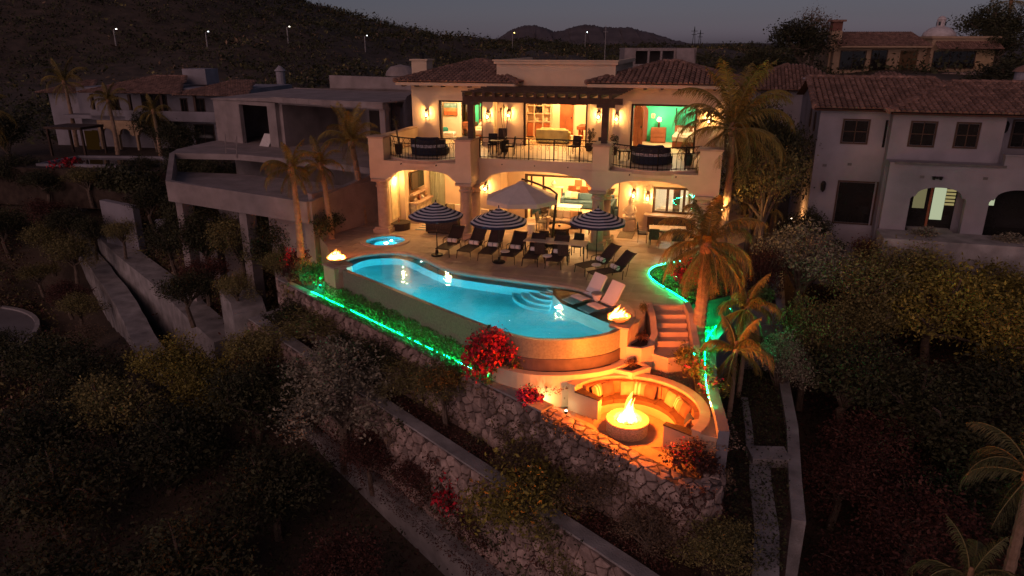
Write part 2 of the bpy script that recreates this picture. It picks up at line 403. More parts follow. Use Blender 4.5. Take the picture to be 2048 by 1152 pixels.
# ---- pool shell
pool = thing('swimming_pool', 'freeform turquoise infinity pool sunk into the terrace', 'swimming pool')
PB = -1.35
b = B()
inner = POOL
b.prism([p for p in inner], PB, -.03, caps=False)
tr = tessellate_polygon([[Vector((x, y, 0)) for x, y in POOL]])
b.add([(x, y, PB) for x, y in POOL], [tuple(t) for t in tr])
put(b, 'shell', pooltile, pool)
# bench along the far side
bf = FAR[4:48]; put(B().wall(offset(bf, -.02), .42, PB, -.42, side=-1), 'bench', pooltile, pool)
# sun shelf and curved steps
shelf = [p for p in FAR[44:]]
cen = (2.75, 25.9)
def arc(c, r, a0, a1, n): return [(c[0]+r*math.cos(rad(lerp(a0, a1, k/n))), c[1]+r*math.sin(rad(lerp(a0, a1, k/n)))) for k in range(n+1)]
def clip_in(poly, shape):
    from mathutils.geometry import intersect_point_line
    return poly
b = B(); b.prism(FAR[46:]+[(3.4,22.6),(2.6,23.6),(1.85,24.6),(1.55,25.6),(1.6,26.3)], PB, -.24); put(b, 'sun_shelf', M('shelf_plaster', (.34, .42, .38), .7, .1, 2), pool)
for k in range(5):
    r = .35+.34*k; pts = [(1.45,26.62)]+arc((1.72,26.4), r, 150, 262, 14)
    pts = [p for p in pts if True]
    z = -.3-.19*k
    o = put(B().prism(arc((1.72,26.4), r, 152, 258, 14)+[(1.72,26.35)], PB, z), 'step', pooltile, pool)
    put(B().wall(arc((1.72,26.4), r-.02, 152, 258, 14), .07, z-.02, z+.012), 'edge_tile', pooltile2, o)
put(B().wall(offset(FAR, .14), .34, -.16, .045), 'coping', coping_m, pool)
put(B().wall(offset(NEAR, .09), .18, -.72, -.035), 'infinity_wall', M('infinity_tile', (.22, .22, .165), .3, .2, 14, .15, 60), pool)
put(B().wall(offset(NEAR[23:], .10), .17, -1.7, -.722), 'lower_wall', M('infinity_tile', (0,0,0)), pool)
for (x, y, z, nx_, ny_) in ((-6.02,30.78,-.55,.1,-1),(-1.95,27.88,-.55,-.3,-1),(1.78,24.70,-.62,-1,-.5),(-4.0,30.0,-.3,-.3,-1)):
    small = z == -.3
    o = put(B().cbox((x, y, z), (.13 if not small else .06,)*3, math.atan2(ny_, nx_)), 'pool_light', POOLL if not small else EM('pool_lamp_small', (1,.8,.7), 6), pool)
    if not small:
        l = math.hypot(nx_, ny_); lamp('pool_light_or_fill', (x+nx_/l*.17, y+ny_/l*.17, z-.0), 48, (.40, .92, 1), .03, pool)
for x, y in ((-6.3,28.05), (-4.45,26.2), (-2.6,24.35), (-.75,22.5), (1.3,21.5)): lamp('pool_light_or_fill', (x, y, -.75), 92, (.40, .92, 1), .05, pool)  # unseen fill lamps added along the near wall, without fixtures
water = bpy.data.materials.new('pool_water'); water.use_nodes = True; n = water.node_tree; pb = n.nodes['Principled BSDF']
pb.inputs['Transmission Weight'].default_value = 1; pb.inputs['IOR'].default_value = 1.33; pb.inputs['Roughness'].default_value = .02; pb.inputs['Base Color'].default_value = (.72, .95, .97, 1)
nz = n.nodes.new('ShaderNodeTexNoise'); nz.inputs['Scale'].default_value = 2.8; nz.inputs['Detail'].default_value = 3
tc = n.nodes.new('ShaderNodeTexCoord'); bn = n.nodes.new('ShaderNodeBump'); bn.inputs['Strength'].default_value = .11; bn.inputs['Distance'].default_value = .1
n.links.new(tc.outputs['Object'], nz.inputs['Vector']); n.links.new(nz.outputs[0], bn.inputs['Height']); n.links.new(bn.outputs[0], pb.inputs['Normal'])
b = B(); tr = tessellate_polygon([[Vector((x, y, 0)) for x, y in POOL]]); b.add([(x, y, -.04) for x, y in POOL], [tuple(t) for t in tr])
wo = put(b, 'pool_water', water, kind='structure')
def face_up(o):
    me = o.data; bm = bmesh.new(); bm.from_mesh(me)
    for f in bm.faces:
        if f.normal.z < 0: f.normal_flip()
    bm.to_mesh(me); bm.free()
face_up(wo)
# ---- round spa
spa = thing('spa_pool', 'small round glowing spa pool sunk in the terrace beyond the big pool', 'spa pool', (*SPA, 0))
b = B(); b.lathe([(SR,-.01),(SR,-.45),(.55,-.45),(.55,-1.0),(.05,-1.0)], n=32, cap=False); b.lathe([(.05,-1),(.0,-1)], n=8, cap=False); put(b, 'shell', pooltile, spa, smooth=False)
b = B(); b.lathe([(SR-.02,-.02),(SR-.02,.04),(SR+.22,.04),(SR+.24,-.01)], n=40, cap=False); put(b, 'coping', coping_m, spa)
put(B().cbox((.2,.5,-.35), (.1,.1,.1)), 'pool_light', POOLL, spa); lamp('spa_light_source', (0, .2, -.5), 26, (.45, .92, 1), .1, spa)
b = B(); b.add([(0,0,-.03)]+[(SR*math.cos(a), SR*math.sin(a), -.03) for a in [2*math.pi*k/32 for k in range(32)]], [(0, k+1, (k+1) % 32+1) for k in range(32)])
face_up(obj('spa_water', b.mesh('spa_water', water), None, (*SPA, 0), kind='structure'))
# ---- gutter and lower lip under the curved overflow edge
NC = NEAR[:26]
gut = put(B().wall(offset(NC, .12), .19, -2.4, -.70), 'overflow_band', M('dark_band_plaster', (.10, .07, .065), .6, .2, 3), pool)  # wall band below the tiles in an even, darker brown
LIP = offset(NC, .46); nl = len(LIP)
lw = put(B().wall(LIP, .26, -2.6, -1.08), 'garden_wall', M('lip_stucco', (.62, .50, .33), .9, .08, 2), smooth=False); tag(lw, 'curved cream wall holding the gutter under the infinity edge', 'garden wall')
# ================================================================ dry-stone retaining walls
def voronoi_cells(w, h, size, rng, asp=1.25):
    nx, ny = max(1, round(w/(size*asp))), max(1, round(h/size)); dx, dy = w/nx, h/ny; pts = {}
    for i in range(-1, nx+1):
        for j in range(-1, ny+1):
            pts[i, j] = ((i+.5+(.5 if j % 2 else 0)*.9+rng.uniform(-.48, .48))*dx, (j+.5+rng.uniform(-.44, .44))*dy)
    for j in range(ny):
        for i in range(-1, nx):
            if (i, j) not in pts: continue
            p = pts[i, j]; poly = [(p[0]-2*dx, p[1]-2*dy), (p[0]+2*dx, p[1]-2*dy), (p[0]+2*dx, p[1]+2*dy), (p[0]-2*dx, p[1]+2*dy)]
            for di in (-2, -1, 0, 1, 2):
                for dj in (-1, 0, 1):
                    q = pts.get((i+di, j+dj))
                    if q is None or q is p: continue
                    a, b_ = q[0]-p[0], q[1]-p[1]; poly = clip(poly, a, b_, (q[0]**2+q[1]**2-p[0]**2-p[1]**2)/2)
            poly = clip(clip(clip(clip(poly, 1, 0, w), -1, 0, 0), 0, 1, h), 0, -1, 0)
            if len(poly) >= 3 and abs(area(poly)) > .012: yield poly
def pathmap(path):
    P = [Vector(p) for p in path]; L = [0]
    for a, b_ in zip(P, P[1:]): L.append(L[-1]+(b_-a).length)
    def f(s):
        s = max(0, min(L[-1], s)); i = 0
        while i < len(L)-2 and s > L[i+1]: i += 1
        t = (s-L[i])/(L[i+1]-L[i]); p = P[i].lerp(P[i+1], t); d = (P[i+1]-P[i]).to_2d().normalized(); return p, d
    return f, L[-1]
def stone_mesh(poly, to3d, gap, depth, rng):
    """one roughly dressed stone: outline shrunk by the joint, bulging out of the wall"""
    cx = sum(p[0] for p in poly)/len(poly); cy = sum(p[1] for p in poly)/len(poly); ar = math.sqrt(abs(area(poly)))
    k = max(.5, 1-gap/ar*1.6); vs = []; n = len(poly); dep = depth*rng.uniform(.6, 1.35)
    for sc, d in ((k, -.03), (k*.97, dep*.6), (k*.78, dep)):
        for x, y in poly: vs.append(to3d(cx+(x-cx)*sc, cy+(y-cy)*sc, d+(rng.uniform(-.008, .008))))
    vs.append(to3d(cx, cy, dep*1.08)); fs = []
    for r in range(2):
        for i in range(n): fs.append((r*n+i, r*n+(i+1) % n, (r+1)*n+(i+1) % n, (r+1)*n+i))
    for i in range(n): fs.append((2*n+i, 2*n+(i+1) % n, 3*n))
    return vs, fs
def stone_wall(name, label, cat, path, bottoms, width, size, seed, limit=300, cop=None, near=None, lo_face=None):
    """path: (x,y,ztop) along the outer face, outer side on the right of the path direction"""
    rng = random.Random(seed); f, L = pathmap(path); root = thing(name, label, cat)
    put(B().wall([p[:2] for p in path], width, bottoms, [p[2]-.02 for p in path], side=1), 'mortar_core', mortar, root)
    hmax = max(p[2]-b_ for p, b_ in zip(path, bottoms))
    f2, L2 = pathmap([(p[0], p[1], b_) for p, b_ in zip(path, bottoms)])
    cells = []
    for poly in voronoi_cells(L, hmax, size, rng):
        cx = sum(p[0] for p in poly)/len(poly); cells.append((poly, f(cx)[0]))
    def to3d(s, t, d):
        p, dr = f(s); q = f2(s*L2/L)[0]; z = max(q.z-.1, p.z-t); return (p.x+dr.y*d, p.y-dr.x*d, z)
    near = near or (0, 0); cells.sort(key=lambda c: (c[1].x-near[0])**2+(c[1].y-near[1])**2)
    rest = B()
    for k, (poly, c) in enumerate(cells):
        vs, fs = stone_mesh(poly, to3d, .018, .085, rng)
        if k < limit: put(B().add(vs, fs), 'stone', stonem, root)
        else: rest.add(vs, fs)
    if rest.v: put(rest, 'small_stones', stone_mix, root, kind='stuff')
    if cop:
        for poly in voronoi_cells(L, width, cop, rng, 1.5):
            def up(s, t, d):
                p, dr = f(s); return (p.x-dr.y*t, p.y+dr.x*t, p.z-.02+d)
            vs, fs = stone_mesh(poly, up, .028, .03, rng); put(B().add(vs, fs), 'coping_stone', stonem, root)
    else:
        cp = put(B().wall([p[:2] for p in path], width+.06, [p[2]-.02 for p in path], [p[2]+.05 for p in path], side=1), 'coping', conc_path, root)
    return root
WP = [(-9.9,33.6),(-10.8,32.9),(-11.05,32.2),(-10.85,31.3),(-8.4,28.75),(-4.2,24.5),(-.5,20.8),(.9,19.4)]
WZ = [-1.3,-1.35,-1.38,-1.4,-1.45,-1.54,-1.70,-1.74]
stone_wall('stone_wall', 'long rough stone retaining wall below the green lit hedge', 'stone wall', [(*p, z) for p, z in zip(WP, WZ)], [-3.4,-3.5,-3.6,-3.65,-3.65,-3.8,-3.95,-4.0], .5, .30, 11, 290, None, (-4, 24))
W2 = [(.9,19.4),(2.4,17.9),(4.0,16.3),(4.5,15.85),(5.05,15.7),(5.5,15.95),(5.68,16.5),(5.6,17.3)]
stone_wall('stone_wall', 'stone retaining wall with uneven flagstone top around the fire pit terrace', 'stone wall', [(*p, z) for p, z in zip(W2, (-1.74,-1.86,-1.95,-1.97,-1.97,-1.97,-1.95,-1.9))], [-4.05,-4.2,-4.4,-4.45,-4.5,-4.5,-4.5,-4.5], .5, .27, 12, 290, .28, (2, 18))
W3 = [(-11.2,32.1),(-12.25,30.75),(-8.1,26.45),(-3.9,22.05),(0,18.0),(2.95,14.95),(4.6,13.2)]
stone_wall('stone_wall', 'lowest pale stone retaining wall with plain grey coping among the shrubs', 'stone wall', [(*p, z) for p, z in zip(W3, (-3.15,-3.15,-3.35,-3.55,-3.75,-3.9,-4.0))], [-5.2,-5.9,-6.2,-6.4,-6.7,-7.0,-7.2], .42, .32, 13, 300, None, (-1, 19))
# beds and level ground behind the walls
put(B().wall([(-11.2,31.7),(-8.3,28.2),(-4.1,23.8),(.1,19.6),(3.6,16.0),(4.6,14.9)], 1.6, -6, [-3.5,-3.55,-3.7,-3.9,-4.1,-4.2]), 'planting_strip', M('mulch', (.07,.042,.03), 1, .5, 3, .8, 15), kind='structure')
put(B().wall([(-8.4,30.0),(-7.4,28.8),(-6.25,27.6),(-2.15,23.3),(-.15,21.25),(.6,20.6)], 1.05, -5, [-1.42,-1.45,-1.5,-1.62,-1.75,-1.8]), 'planting_bed', soil, kind='structure')
put(B().prism([(-10.8,32.2),(-10.6,31.4),(-8.2,29.0),(-7.3,29.5),(-8.0,31),(-9.0,33.6),(-9.9,34.2)], -5, -1.36), 'planting_bed', soil, kind='structure')
PC = (3.55, 18.95)
put(B().prism([(.2,20.6),(1.0,19.7),(2.6,18.1),(4.2,16.5),(5.3,16.2),(5.75,17.2),(5.95,19.2),(5.6,21.2),(3.6,22.4),(2,21.4),(.6,21.2)], -5, -2.2), 'gravel_patio', gravel_m, kind='structure')
up = arc(PC, 2.18, 128, -12, 18)
put(B().prism(up+[(6.2,18.6),(6.6,20.6),(6.2,23.2),(4.6,23.4),(4.0,22.6),(3.2,21.9),(2.2,21.4),(1.6,21.0)], -4, -1.5), 'gravel_path', gravel_m, kind='structure')
put(B().prism([(.2,21.5),(.9,20.6),(2.2,20.75),(3.3,21.3),(3.9,22.0),(3.2,22.3),(1.7,21.6)], -4, -1.9), 'gravel_path', gravel_m, kind='structure')
# loose pebbles on the gravel
rng = np.random.default_rng(21); pk = []
while len(pk) < 5200:
    x, y = rng.uniform(.4, 6.4), rng.uniform(16.8, 22.9)
    d = math.hypot(x-PC[0], y-PC[1])
    z = -1.49 if d > 2.3 and (y > 20 or x > 5) else -2.19
    if d < 2.25 and x+y > 21.5: continue
    if x+y < 20.8: continue
    pk.append((x, y, z))
pk = np.array(pk); put_q = leaf_quads(pk+[0,0,.012], .028, rng, .75, .8)
obj('gravel', quads_mesh('gravel', put_q, M('pebbles', (.22, .15, .105), .9, .3, 2, isl=.6)), kind='stuff')
flag = M('flagstone', (.34, .225, .155), .85, .2, 2.5, .3, 15, ov=.15)
def flagstone(c, rx, ry, rz, z, label, seed, sides=9, square=False):
    r = random.Random(seed); pts = []
    for k in range(sides):
        a = 2*math.pi*k/sides+rz; q = 1 if not square else 1/max(abs(math.cos(a-rz)), abs(math.sin(a-rz)))**.8
        x, y = rx*math.cos(a-rz)*q*r.uniform(.92, 1.08), ry*math.sin(a-rz)*q*r.uniform(.92, 1.08)
        pts.append((x*math.cos(rz)-y*math.sin(rz), x*math.sin(rz)+y*math.cos(rz)))
    tag(put(B().prism(pts, -.03, .04), 'stepping_stone', flag, loc=(*c, z)), label, 'stepping stone', 'stepping stones on the gravel')
flagstone((4.85,22.45), .5, .3, .1, -1.5, 'oval stepping stone at the foot of the steps', 1)
flagstone((4.15,21.75), .42, .4, .5, -1.5, 'round stepping stone between the steps and the curved sofa back', 2)
flagstone((3.2,21.3), .42, .22, .4, -1.5, 'flat stone touching the back of the curved sofa', 3)
flagstone((1.55,21.0), .5, .4, .2, -1.9, 'pale boulder slab under the curved cream wall', 4)
flagstone((1.35,20.15), .5, .34, -.75, -2.2, 'square stepping stone on gravel beside the pink bougainvillea', 5, 12, True)
flagstone((2.05,19.4), .62, .30, -.75, -2.2, 'long rectangular stepping stone by the sofa end block', 6, 12, True)
flagstone((2.75,18.35), .45, .2, -.8, -2.2, 'narrow stepping stone between the fire ring and the stone wall', 7, 12, True)
flagstone((3.9,17.55), .75, .5, -.75, -2.2, 'broad paving slab in front of the fire ring', 8, 14, True)
# steps from the terrace down to the gravel
st = thing('garden_steps', 'four broad cream steps between low curved walls down from the terrace', 'steps')
for k in range(4):
    put(B().cbox((5.62-.03*k, 23.86-.38*k, -.18*(k+1)-.6), (1.16, .40, 1.2)), 'tread', M('step_stucco', (.48,.34,.24), .85, .1, 2), st)
put(B().prism([(4.75,22.6),(6.15,22.6),(6.0,21.9),(5.2,21.6),(4.7,22.0)], -3, -.93), 'landing', M('step_stucco', (0,0,0)), st)
put(B().wall([(4.95,24.1),(4.95,23.3),(4.90,22.6),(4.66,22.1)], .22, -3, [.12,-.1,-.45,-.75]), 'cheek_wall', coping_m, st)
put(B().wall([(6.31,24.15),(6.31,23.3),(6.25,22.6),(6.2,21.9)], .22, -3, [.14,.02,-.35,-.6]), 'cheek_wall', coping_m, st)
put(B().wall([(4.9,24.16),(6.36,24.16)], .14, -.4, .03), 'top_nosing', coping_m, st)
for nm, poly, z, lab in (('planter', [(4.05,22.42),(4.5,23.05),(4.74,22.6),(4.72,22.0),(4.3,21.75),(3.85,21.9)], -.62, 'upper stepped cream planter beside the terrace fire bowl'), ('planter', [(3.35,21.6),(3.85,21.95),(4.3,21.75),(4.5,21.35),(3.9,20.95),(3.4,21.2)], -1.12, 'lower triangular cream planter at the end of the gutter wall')):
    t = thing(nm, lab, 'planter'); put(B().wall(poly, .13, -2.4, z, closed=True), 'rim_wall', stucco, t); put(B().prism(poly, -2.4, z-.09), 'soil', soil, t)
# right-hand beds and walls
put(B().prism(LEDC+[(6.55,24.3),(8.3,25.3),(9.2,28.3),(10.0,31)], -5, -.03), 'planting_bed', soil, kind='structure')
put(B().prism([(6.45,24.2),(8.25,25.2),(7.3,23.3),(6.7,21.3),(6.2,19.2),(5.9,18.4),(5.75,20.0),(6.05,21.6),(6.5,22.6)], -5, -1.25), 'planting_bed', soil, kind='structure')
GW = smooth_path([(9.4,28.6),(8.9,26.4),(8.2,25.1),(7.2,23.4),(6.6,21.4),(6.15,19.4),(5.95,18.0),(5.8,17.1)], 4)
gw = put(B().wall(GW, .3, -4.6, -1.05), 'garden_wall', white_wall); tag(gw, 'curved low wall right of the palm washed by green light', 'garden wall')
put(B().prism([(9.2,28.8),(11.6,29),(9.3,20.8),(8.2,17.6),(6.4,13.5),(4.4,13.6),(5.8,17.1),(6.6,21.4),(8.2,25.1)], -8, -3.3), 'planting_bed', M('mulch', (0,0,0)), kind='structure')
bw = put(B().wall([(14.2,36.2),(12.3,30.3),(10.7,25.9),(9.3,20.8),(8.24,17.7),(7.75,16.1)], .36, -8, [-2.2,-2.6,-2.95,-3.0,-3.05,-3.2]), 'boundary_wall', conc_path); tag(bw, 'grey boundary wall running downhill right of the garden', 'wall')
put(B().cbox((7.95,19.15,-3.4), (1.15,.75,.8), rz=-.05), 'path', conc_path, kind='structure')
put(B().wall([(8.4,23.0),(7.9,20.9),(7.45,19.3)], .24, -8, [-3.12,-3.12,-3.12]), 'kerb', conc_path, kind='structure')
put(B().wall([(7.62,18.9),(7.32,17.98),(6.75,15.7),(6.15,14.02),(5.7,12.8)], .62, -8, [-3.18,-3.18,-3.2,-3.2,-3.2]), 'path', conc_path, kind='structure')
for poly, z, lab in (([(11.0,32.2),(12.35,32.0),(11.85,30.2),(10.6,30.4)], -.8, 'upper box planter of grey render by the boundary wall'), ([(10.55,30.1),(11.8,29.9),(11.25,28.0),(10.1,28.3)], -1.5, 'middle box planter of grey render by the boundary wall'), ([(9.9,27.9),(11.2,27.6),(10.5,25.4),(9.3,25.8)], -2.2, 'lowest box planter of grey render above the small palm')):
    t = thing('planter', lab, 'planter'); put(B().wall(poly, .2, -6, z, closed=True), 'rim_wall', white_wall, t); put(B().prism(poly, -6, z-.5), 'soil', M('mulch', (0,0,0)), t)
# concrete strip below the lowest wall
put(B().wall(smooth_path([(-10.2,28.0,0),(-9.3,27.1,0),(-6.2,24.0,0),(-3.2,20.9,0),(-.6,18.1,0),(1.6,15.6,0),(3.2,13.6,0)], 3), .5, -8.5, [lerp(-6.1,-7.05,k/18) for k in range(19)]), 'kerb', conc_path, kind='structure')
# left: landing by the wall end, channel walls, road
put(B().wall([(-14.3,34.6),(-13.2,33.2),(-12.6,31.9)], 1.5, -6, [-2.9,-3.1,-3.25]), 'path', conc_path, kind='structure')
lt = thing('timber_stack', 'short grey boards stacked on the path at the stone wall end', 'boards', (-10.9,30.6,-3.5), rad(-45))
for k in range(4): put(B().cbox((.13*k-.2, 0, .32), (.09,.05,.75), rx=.35+.05*k), 'board', conc_path, lt)
cw = put(B().wall(smooth_path([(-31.0,53.0),(-30.5,52.2),(-26.6,47.6),(-21.6,42.1),(-17.5,37.2),(-14.7,34.0)], 3), 1.5, -11, [lerp(-4.6,-5.5,k/15) for k in range(16)]), 'channel_wall', conc_path); tag(cw, 'smooth grey concrete bank along the dark drainage channel', 'channel wall')
rng = random.Random(5)
lp = smooth_path([(-35.5,55.5),(-31.5,51.0),(-28.2,47.0),(-25.0,42.9),(-22.5,39.5),(-20.3,36.4),(-18.2,34.4),(-16.3,32.8)], 3)
cw2 = put(B().wall(lp, 1.2, -13, [max(lerp(-5.9,-7.2,k/21)+rng.uniform(-.1,.1), ground_z(*lp[k][:2])+.15) for k in range(22)]), 'channel_wall', conc_path); tag(cw2, 'pale uneven concrete wall on the far side of the dark channel', 'channel wall')
pp = thing('drain_pipe', 'thin grey pipe lying along the dark channel', 'pipe'); put(B().tube([(-26.2,44.5,-7.0),(-23,40.4,-7.2),(-20.4,37.2,-7.3),(-18.2,34.9,-7.3)], .16, 8), 'pipe', conc_path, pp)
put(B().tube([(-18.2,34.9,-7.3),(-18.15,34.85,-7.3),(-18.0,34.7,-7.3)], .21, 8), 'collar', conc_path, pp)
rd = [(-38.2+7.4*math.cos(a), 40.5+7.4*math.sin(a)) for a in [2*math.pi*k/48 for k in range(48)]]
put(B().prism(rd, -9.4, -8.98), 'road', M('worn_asphalt', (.17,.16,.165), .9, .15, .6, .3, 25), kind='structure')
put(B().wall(rd, .28, -9.5, -8.86, closed=True), 'kerb', M('kerb_concrete', (.30,.28,.28), .95, .15, 2), kind='structure')
# ================================================================ green light strips
def led(path, label, r=.0095):
    t = thing('light_strip', label, 'light strip', group='green light strips in the garden'); f, L = pathmap(path); m = max(3, int(L/.16)); b = B()
    for k in range(m):
        if R.random() < .12: continue
        p, d = f(L*(k+.5)/m); b.tube([(p.x-d.x*.03, p.y-d.y*.03, p.z), (p.x+d.x*.03, p.y+d.y*.03, p.z)], r, 5)
    put(b, 'diode_row', LED, t); put(B().tube([(x, y, z-.012) for x, y, z in path], .008, 4), 'carrier', M('led_carrier', (.3,.35,.3), .4), t)
led([(x, y, .05) for x, y in LEDC[2:]], 'green light strip curving round the terrace edge bed')
led([(lerp(-8.5,-.35,k/12)-.30, lerp(29.7,21.6,k/12)-.30, lerp(-1.30,-1.52,k/12)) for k in range(13)], 'long green light strip along the hedge below the infinity edge')
led([(p[0]-.21, p[1]+.06, -.98) for p in GW[4:24]], 'green light strip under the curved low wall')
led([(6.28,22.7,-.7),(6.26,22.2,-.82),(6.1,21.85,-.95)], 'short bright green strip at the bottom of the garden steps', .03)
# ================================================================ the villa (local frame: x along the facade, y inwards)
villa = thing('villa', 'large lit cream two storey villa with arcades, balconies and tiled roofs', 'house', hw(0, 0), HA)
VL = lambda b, name, mat, parent=None, **k: put(b, name, mat, parent or villa, **k)
FZ = 3.75
def arch_poly(x0, x1, a, b, zs, rise, z1, n=18):
    pts = [(x0, zs), (a, zs), (a+.06, zs+.10)]
    aa, bb = a+.16, b-.16; c, h = (aa+bb)/2, (bb-aa)/2
    for k in range(n+1):
        t = -1+2*k/n; pts.append((c+h*t, zs+.10+(rise-.10)*max(0, 1-abs(t)**2.3)**.5))
    return pts+[(b-.06, zs+.10), (b, zs), (x1, zs), (x1, z1), (x0, z1)]
# arcade fronts
VL(B().yprism(arch_poly(-8.0,-2.78,-7.05,-3.55,2.72,.52,3.62), 0, .5), 'arch_wall', stucco)
VL(B().yprism(arch_poly(2.92,8.45,3.62,7.45,2.72,.55,3.62), 0, .5), 'arch_wall', stucco)
VL(B().yprism(arch_poly(-3.5,3.6,-2.72,2.86,2.5,.72,3.70), 1.2, 1.65), 'arch_wall', stucco)
b = B()
b.box(-8.0,-7.5,.5,2.0,2.72,3.62); b.box(7.95,8.45,.5,5.2,2.72,3.62)
b.box(-3.28,-2.78,.5,1.2,2.72,3.62); b.box(2.92,3.42,.5,1.2,2.72,3.62)
VL(b, 'return_wall', stucco)
# columns: plinth, shaft, capital
def column(x, y, top=2.72, r=.29):
    t = VL(B().lathe([(r*1.02,.3),(r,.9),(r*.93,2.2),(r*.9,top-.45)], (x,y,0), 18, False), 'column', column_m, smooth=True)
    VL(B().cbox((x,y,.11), (.86,.86,.22)).cbox((x,y,.26), (.74,.74,.1)), 'plinth', column_m, t)
    VL(B().lathe([(r*.9,top-.46),(r*1.12,top-.42),(r*1.12,top-.36),(r*.93,top-.32),(r*1.0,top-.2),(r*1.3,top-.12)], (x,y,0), 18, False).cbox((x,y,top-.06), (.80,.80,.13)), 'capital', column_m, t)
for x, y in ((-7.5,.25),(-3.15,.25),(3.22,.25),(7.85,.25),(-3.12,1.45),(3.35,1.45)): column(x, y, 2.72 if y < 1 else 2.5)
# first-floor slab with bulging balcony edges
def bulge(x0, x1, d): return [(lerp(x0, x1, k/16), .78-d*math.sin(math.pi*k/16)**.8) for k in range(17)]
BL = bulge(-7.25,-3.55,.95); BR = bulge(3.62,7.55,.95)
slab = [(-7.95,.45)]+BL[:]+[(-2.8,.78),(-2.8,1.15),(2.93,1.15),(2.93,.78)]+BR+[(8.4,.45),(8.4,13),(-7.95,13)]
VL(B().prism(slab, 3.42, FZ-.012), 'floor_slab', stucco)
bal = VL(B().prism([(-7.9,.5),(8.35,.5),(8.35,5.35),(-7.9,5.35)], FZ-.011, FZ), 'balcony_floor', M('balcony_tile', (.50,.38,.25), .55, .12, 3)) if False else None
# balcony floor tiles
b = VL(B().prism(slab, FZ-.0119, FZ-.006), 'balcony_floor', M('balcony_tile', (.48,.37,.25), .55, .12, 3))
for i in range(-13, 14):
    for j in range(1, 9):
        x, y = i*.62, .45+j*.6
        if -2.9 < x < 3.0 and y < 1.6: continue
        if abs(x) > 7.6: continue
        VL(B().box(x-.3, x+.3, y-.29, y+.29, FZ-.006, FZ+.004), 'floor_tile', M('balcony_tile', (0,0,0)), b)
VL(B().prism([(x, y-.03) for x, y in BL]+[(-3.55,1.0),(-7.25,1.0)], 3.56, 3.70), 'balcony_edge', column_m)
VL(B().prism([(x, y-.03) for x, y in BR]+[(7.55,1.0),(3.62,1.0)], 3.56, 3.70), 'balcony_edge', column_m)
# pillars and side parapets of the balcony
for x0, x1, y0, y1 in ((-7.98,-7.22,0,.78),(-3.55,-2.79,0,1.35),(2.93,3.66,0,1.35),(7.52,8.44,0,.78)):
    p = VL(B().box(x0, x1, y0, y1, 3.6, 4.66), 'pillar', stucco); VL(B().box(x0-.05, x1+.05, y0-.05, y1+.05, 4.66, 4.74), 'pillar_cap', column_m, p)
VL(B().box(-7.98,-7.7,.78,5.3,3.6,4.60), 'parapet', stucco); VL(B().box(8.16,8.44,.78,5.3,3.6,4.60), 'parapet', stucco)
VL(B().box(-8.02,-7.66,.8,5.3,4.60,4.67), 'parapet_cap', column_m); VL(B().box(8.12,8.48,.8,5.3,4.60,4.67), 'parapet_cap', column_m)
# little drain spouts under the balcony edges
for x in (-6.3,-5.4,-4.5,4.6,5.6,6.6,-1.6,0,1.6):
    y = 1.2 if abs(x) < 2.5 else .0
    VL(B().tube([(x,y+.05,3.52),(x,y-.10,3.50)], .028, 6), 'drain_spout', iron)
# iron railings
def railing(path, posts):
    f, L = pathmap([(x, y, 0) for x, y in path]); z0, z1 = FZ+.06, FZ+.98
    n = 24; top = [(*f(L*k/n)[0][:2], z1) for k in range(n+1)]; rl = VL(B().tube(top, .026, 5), 'railing', iron)
    for z in (z0, z1-.26): VL(B().tube([(p[0], p[1], z) for p in top], .016, 4), 'rail', iron, rl)
    m = int(L/.20)
    for k in range(m+1):
        p = f(L*k/m)[0]; big = k % max(1, round(m/posts)) == 0
        VL(B().tube([(p.x, p.y, z0-.06), (p.x, p.y, z1 if big else z1-.26)], .032 if big else .012, 4), 'post' if big else 'baluster', iron, rl)
        if k < m and k % 2 == 0:     # crossed scrolls in the top band
            q = f(L*(k+1)/m)[0]; c = (p+q)/2; d = (q-p)*.5; bb = B()
            for s in (1, -1): bb.tube([(c.x-d.x, c.y-d.y, z1-.13+s*.11), (c.x, c.y, z1-.13), (c.x+d.x, c.y+d.y, z1-.13+s*.11)], .011, 3)
            ring = [(c.x+d.x*.5*math.cos(a), c.y+d.y*.5*math.cos(a), z1-.42+.1*math.sin(a)) for a in [math.pi*2*i/8 for i in range(8)]]; bb.tube(ring, .010, 3, True)
            VL(bb, 'scroll', iron, rl)
railing([(x, y+.1) for x, y in BL], 4); railing([(x, y+.1) for x, y in BR], 4); railing([(-2.75,1.3),(2.9,1.3)], 5)
# upper walls
def holed(x0, x1, y, t, z0, z1, a, b, zt):
    bb = B(); bb.box(x0, a, y, y+t, z0, z1); bb.box(b, x1, y, y+t, z0, z1); bb.box(a, b, y+.001, y+t-.001, zt, z1); return bb
VL(holed(-7.95,-3.32,5.3,.32,FZ,7.0,-6.4,-3.92,6.08), 'wall', stucco)
VL(holed(2.97,8.42,5.3,.32,FZ,7.05,3.9,7.12,6.12), 'wall', stucco)
VL(holed(-3.3,2.95,5.85,.32,FZ,7.95,-1.84,1.6,6.05), 'wall', stucco)
VL(B().box(-7.95,-7.65,5.62,13,-.5,7.0).box(8.12,8.42,5.62,13,-.5,7.05).box(-7.95,8.42,13,13.3,-.5,7.0), 'side_wall', stucco)
VL(B().box(-3.3,-3.0,6.18,12.9,FZ,7.95).box(2.65,2.95,6.18,12.9,FZ,7.95).box(-3.3,2.95,6.2,12.9,7.7,7.9), 'tower_wall', stucco)
VL(B().box(-3.42,3.07,5.73,5.99,7.95,8.10).box(-3.48,3.13,5.67,6.05,8.10,8.16).box(-3.42,-3.16,6,12.9,7.95,8.14).box(2.81,3.07,6,12.9,7.95,8.14), 'cornice', stucco)
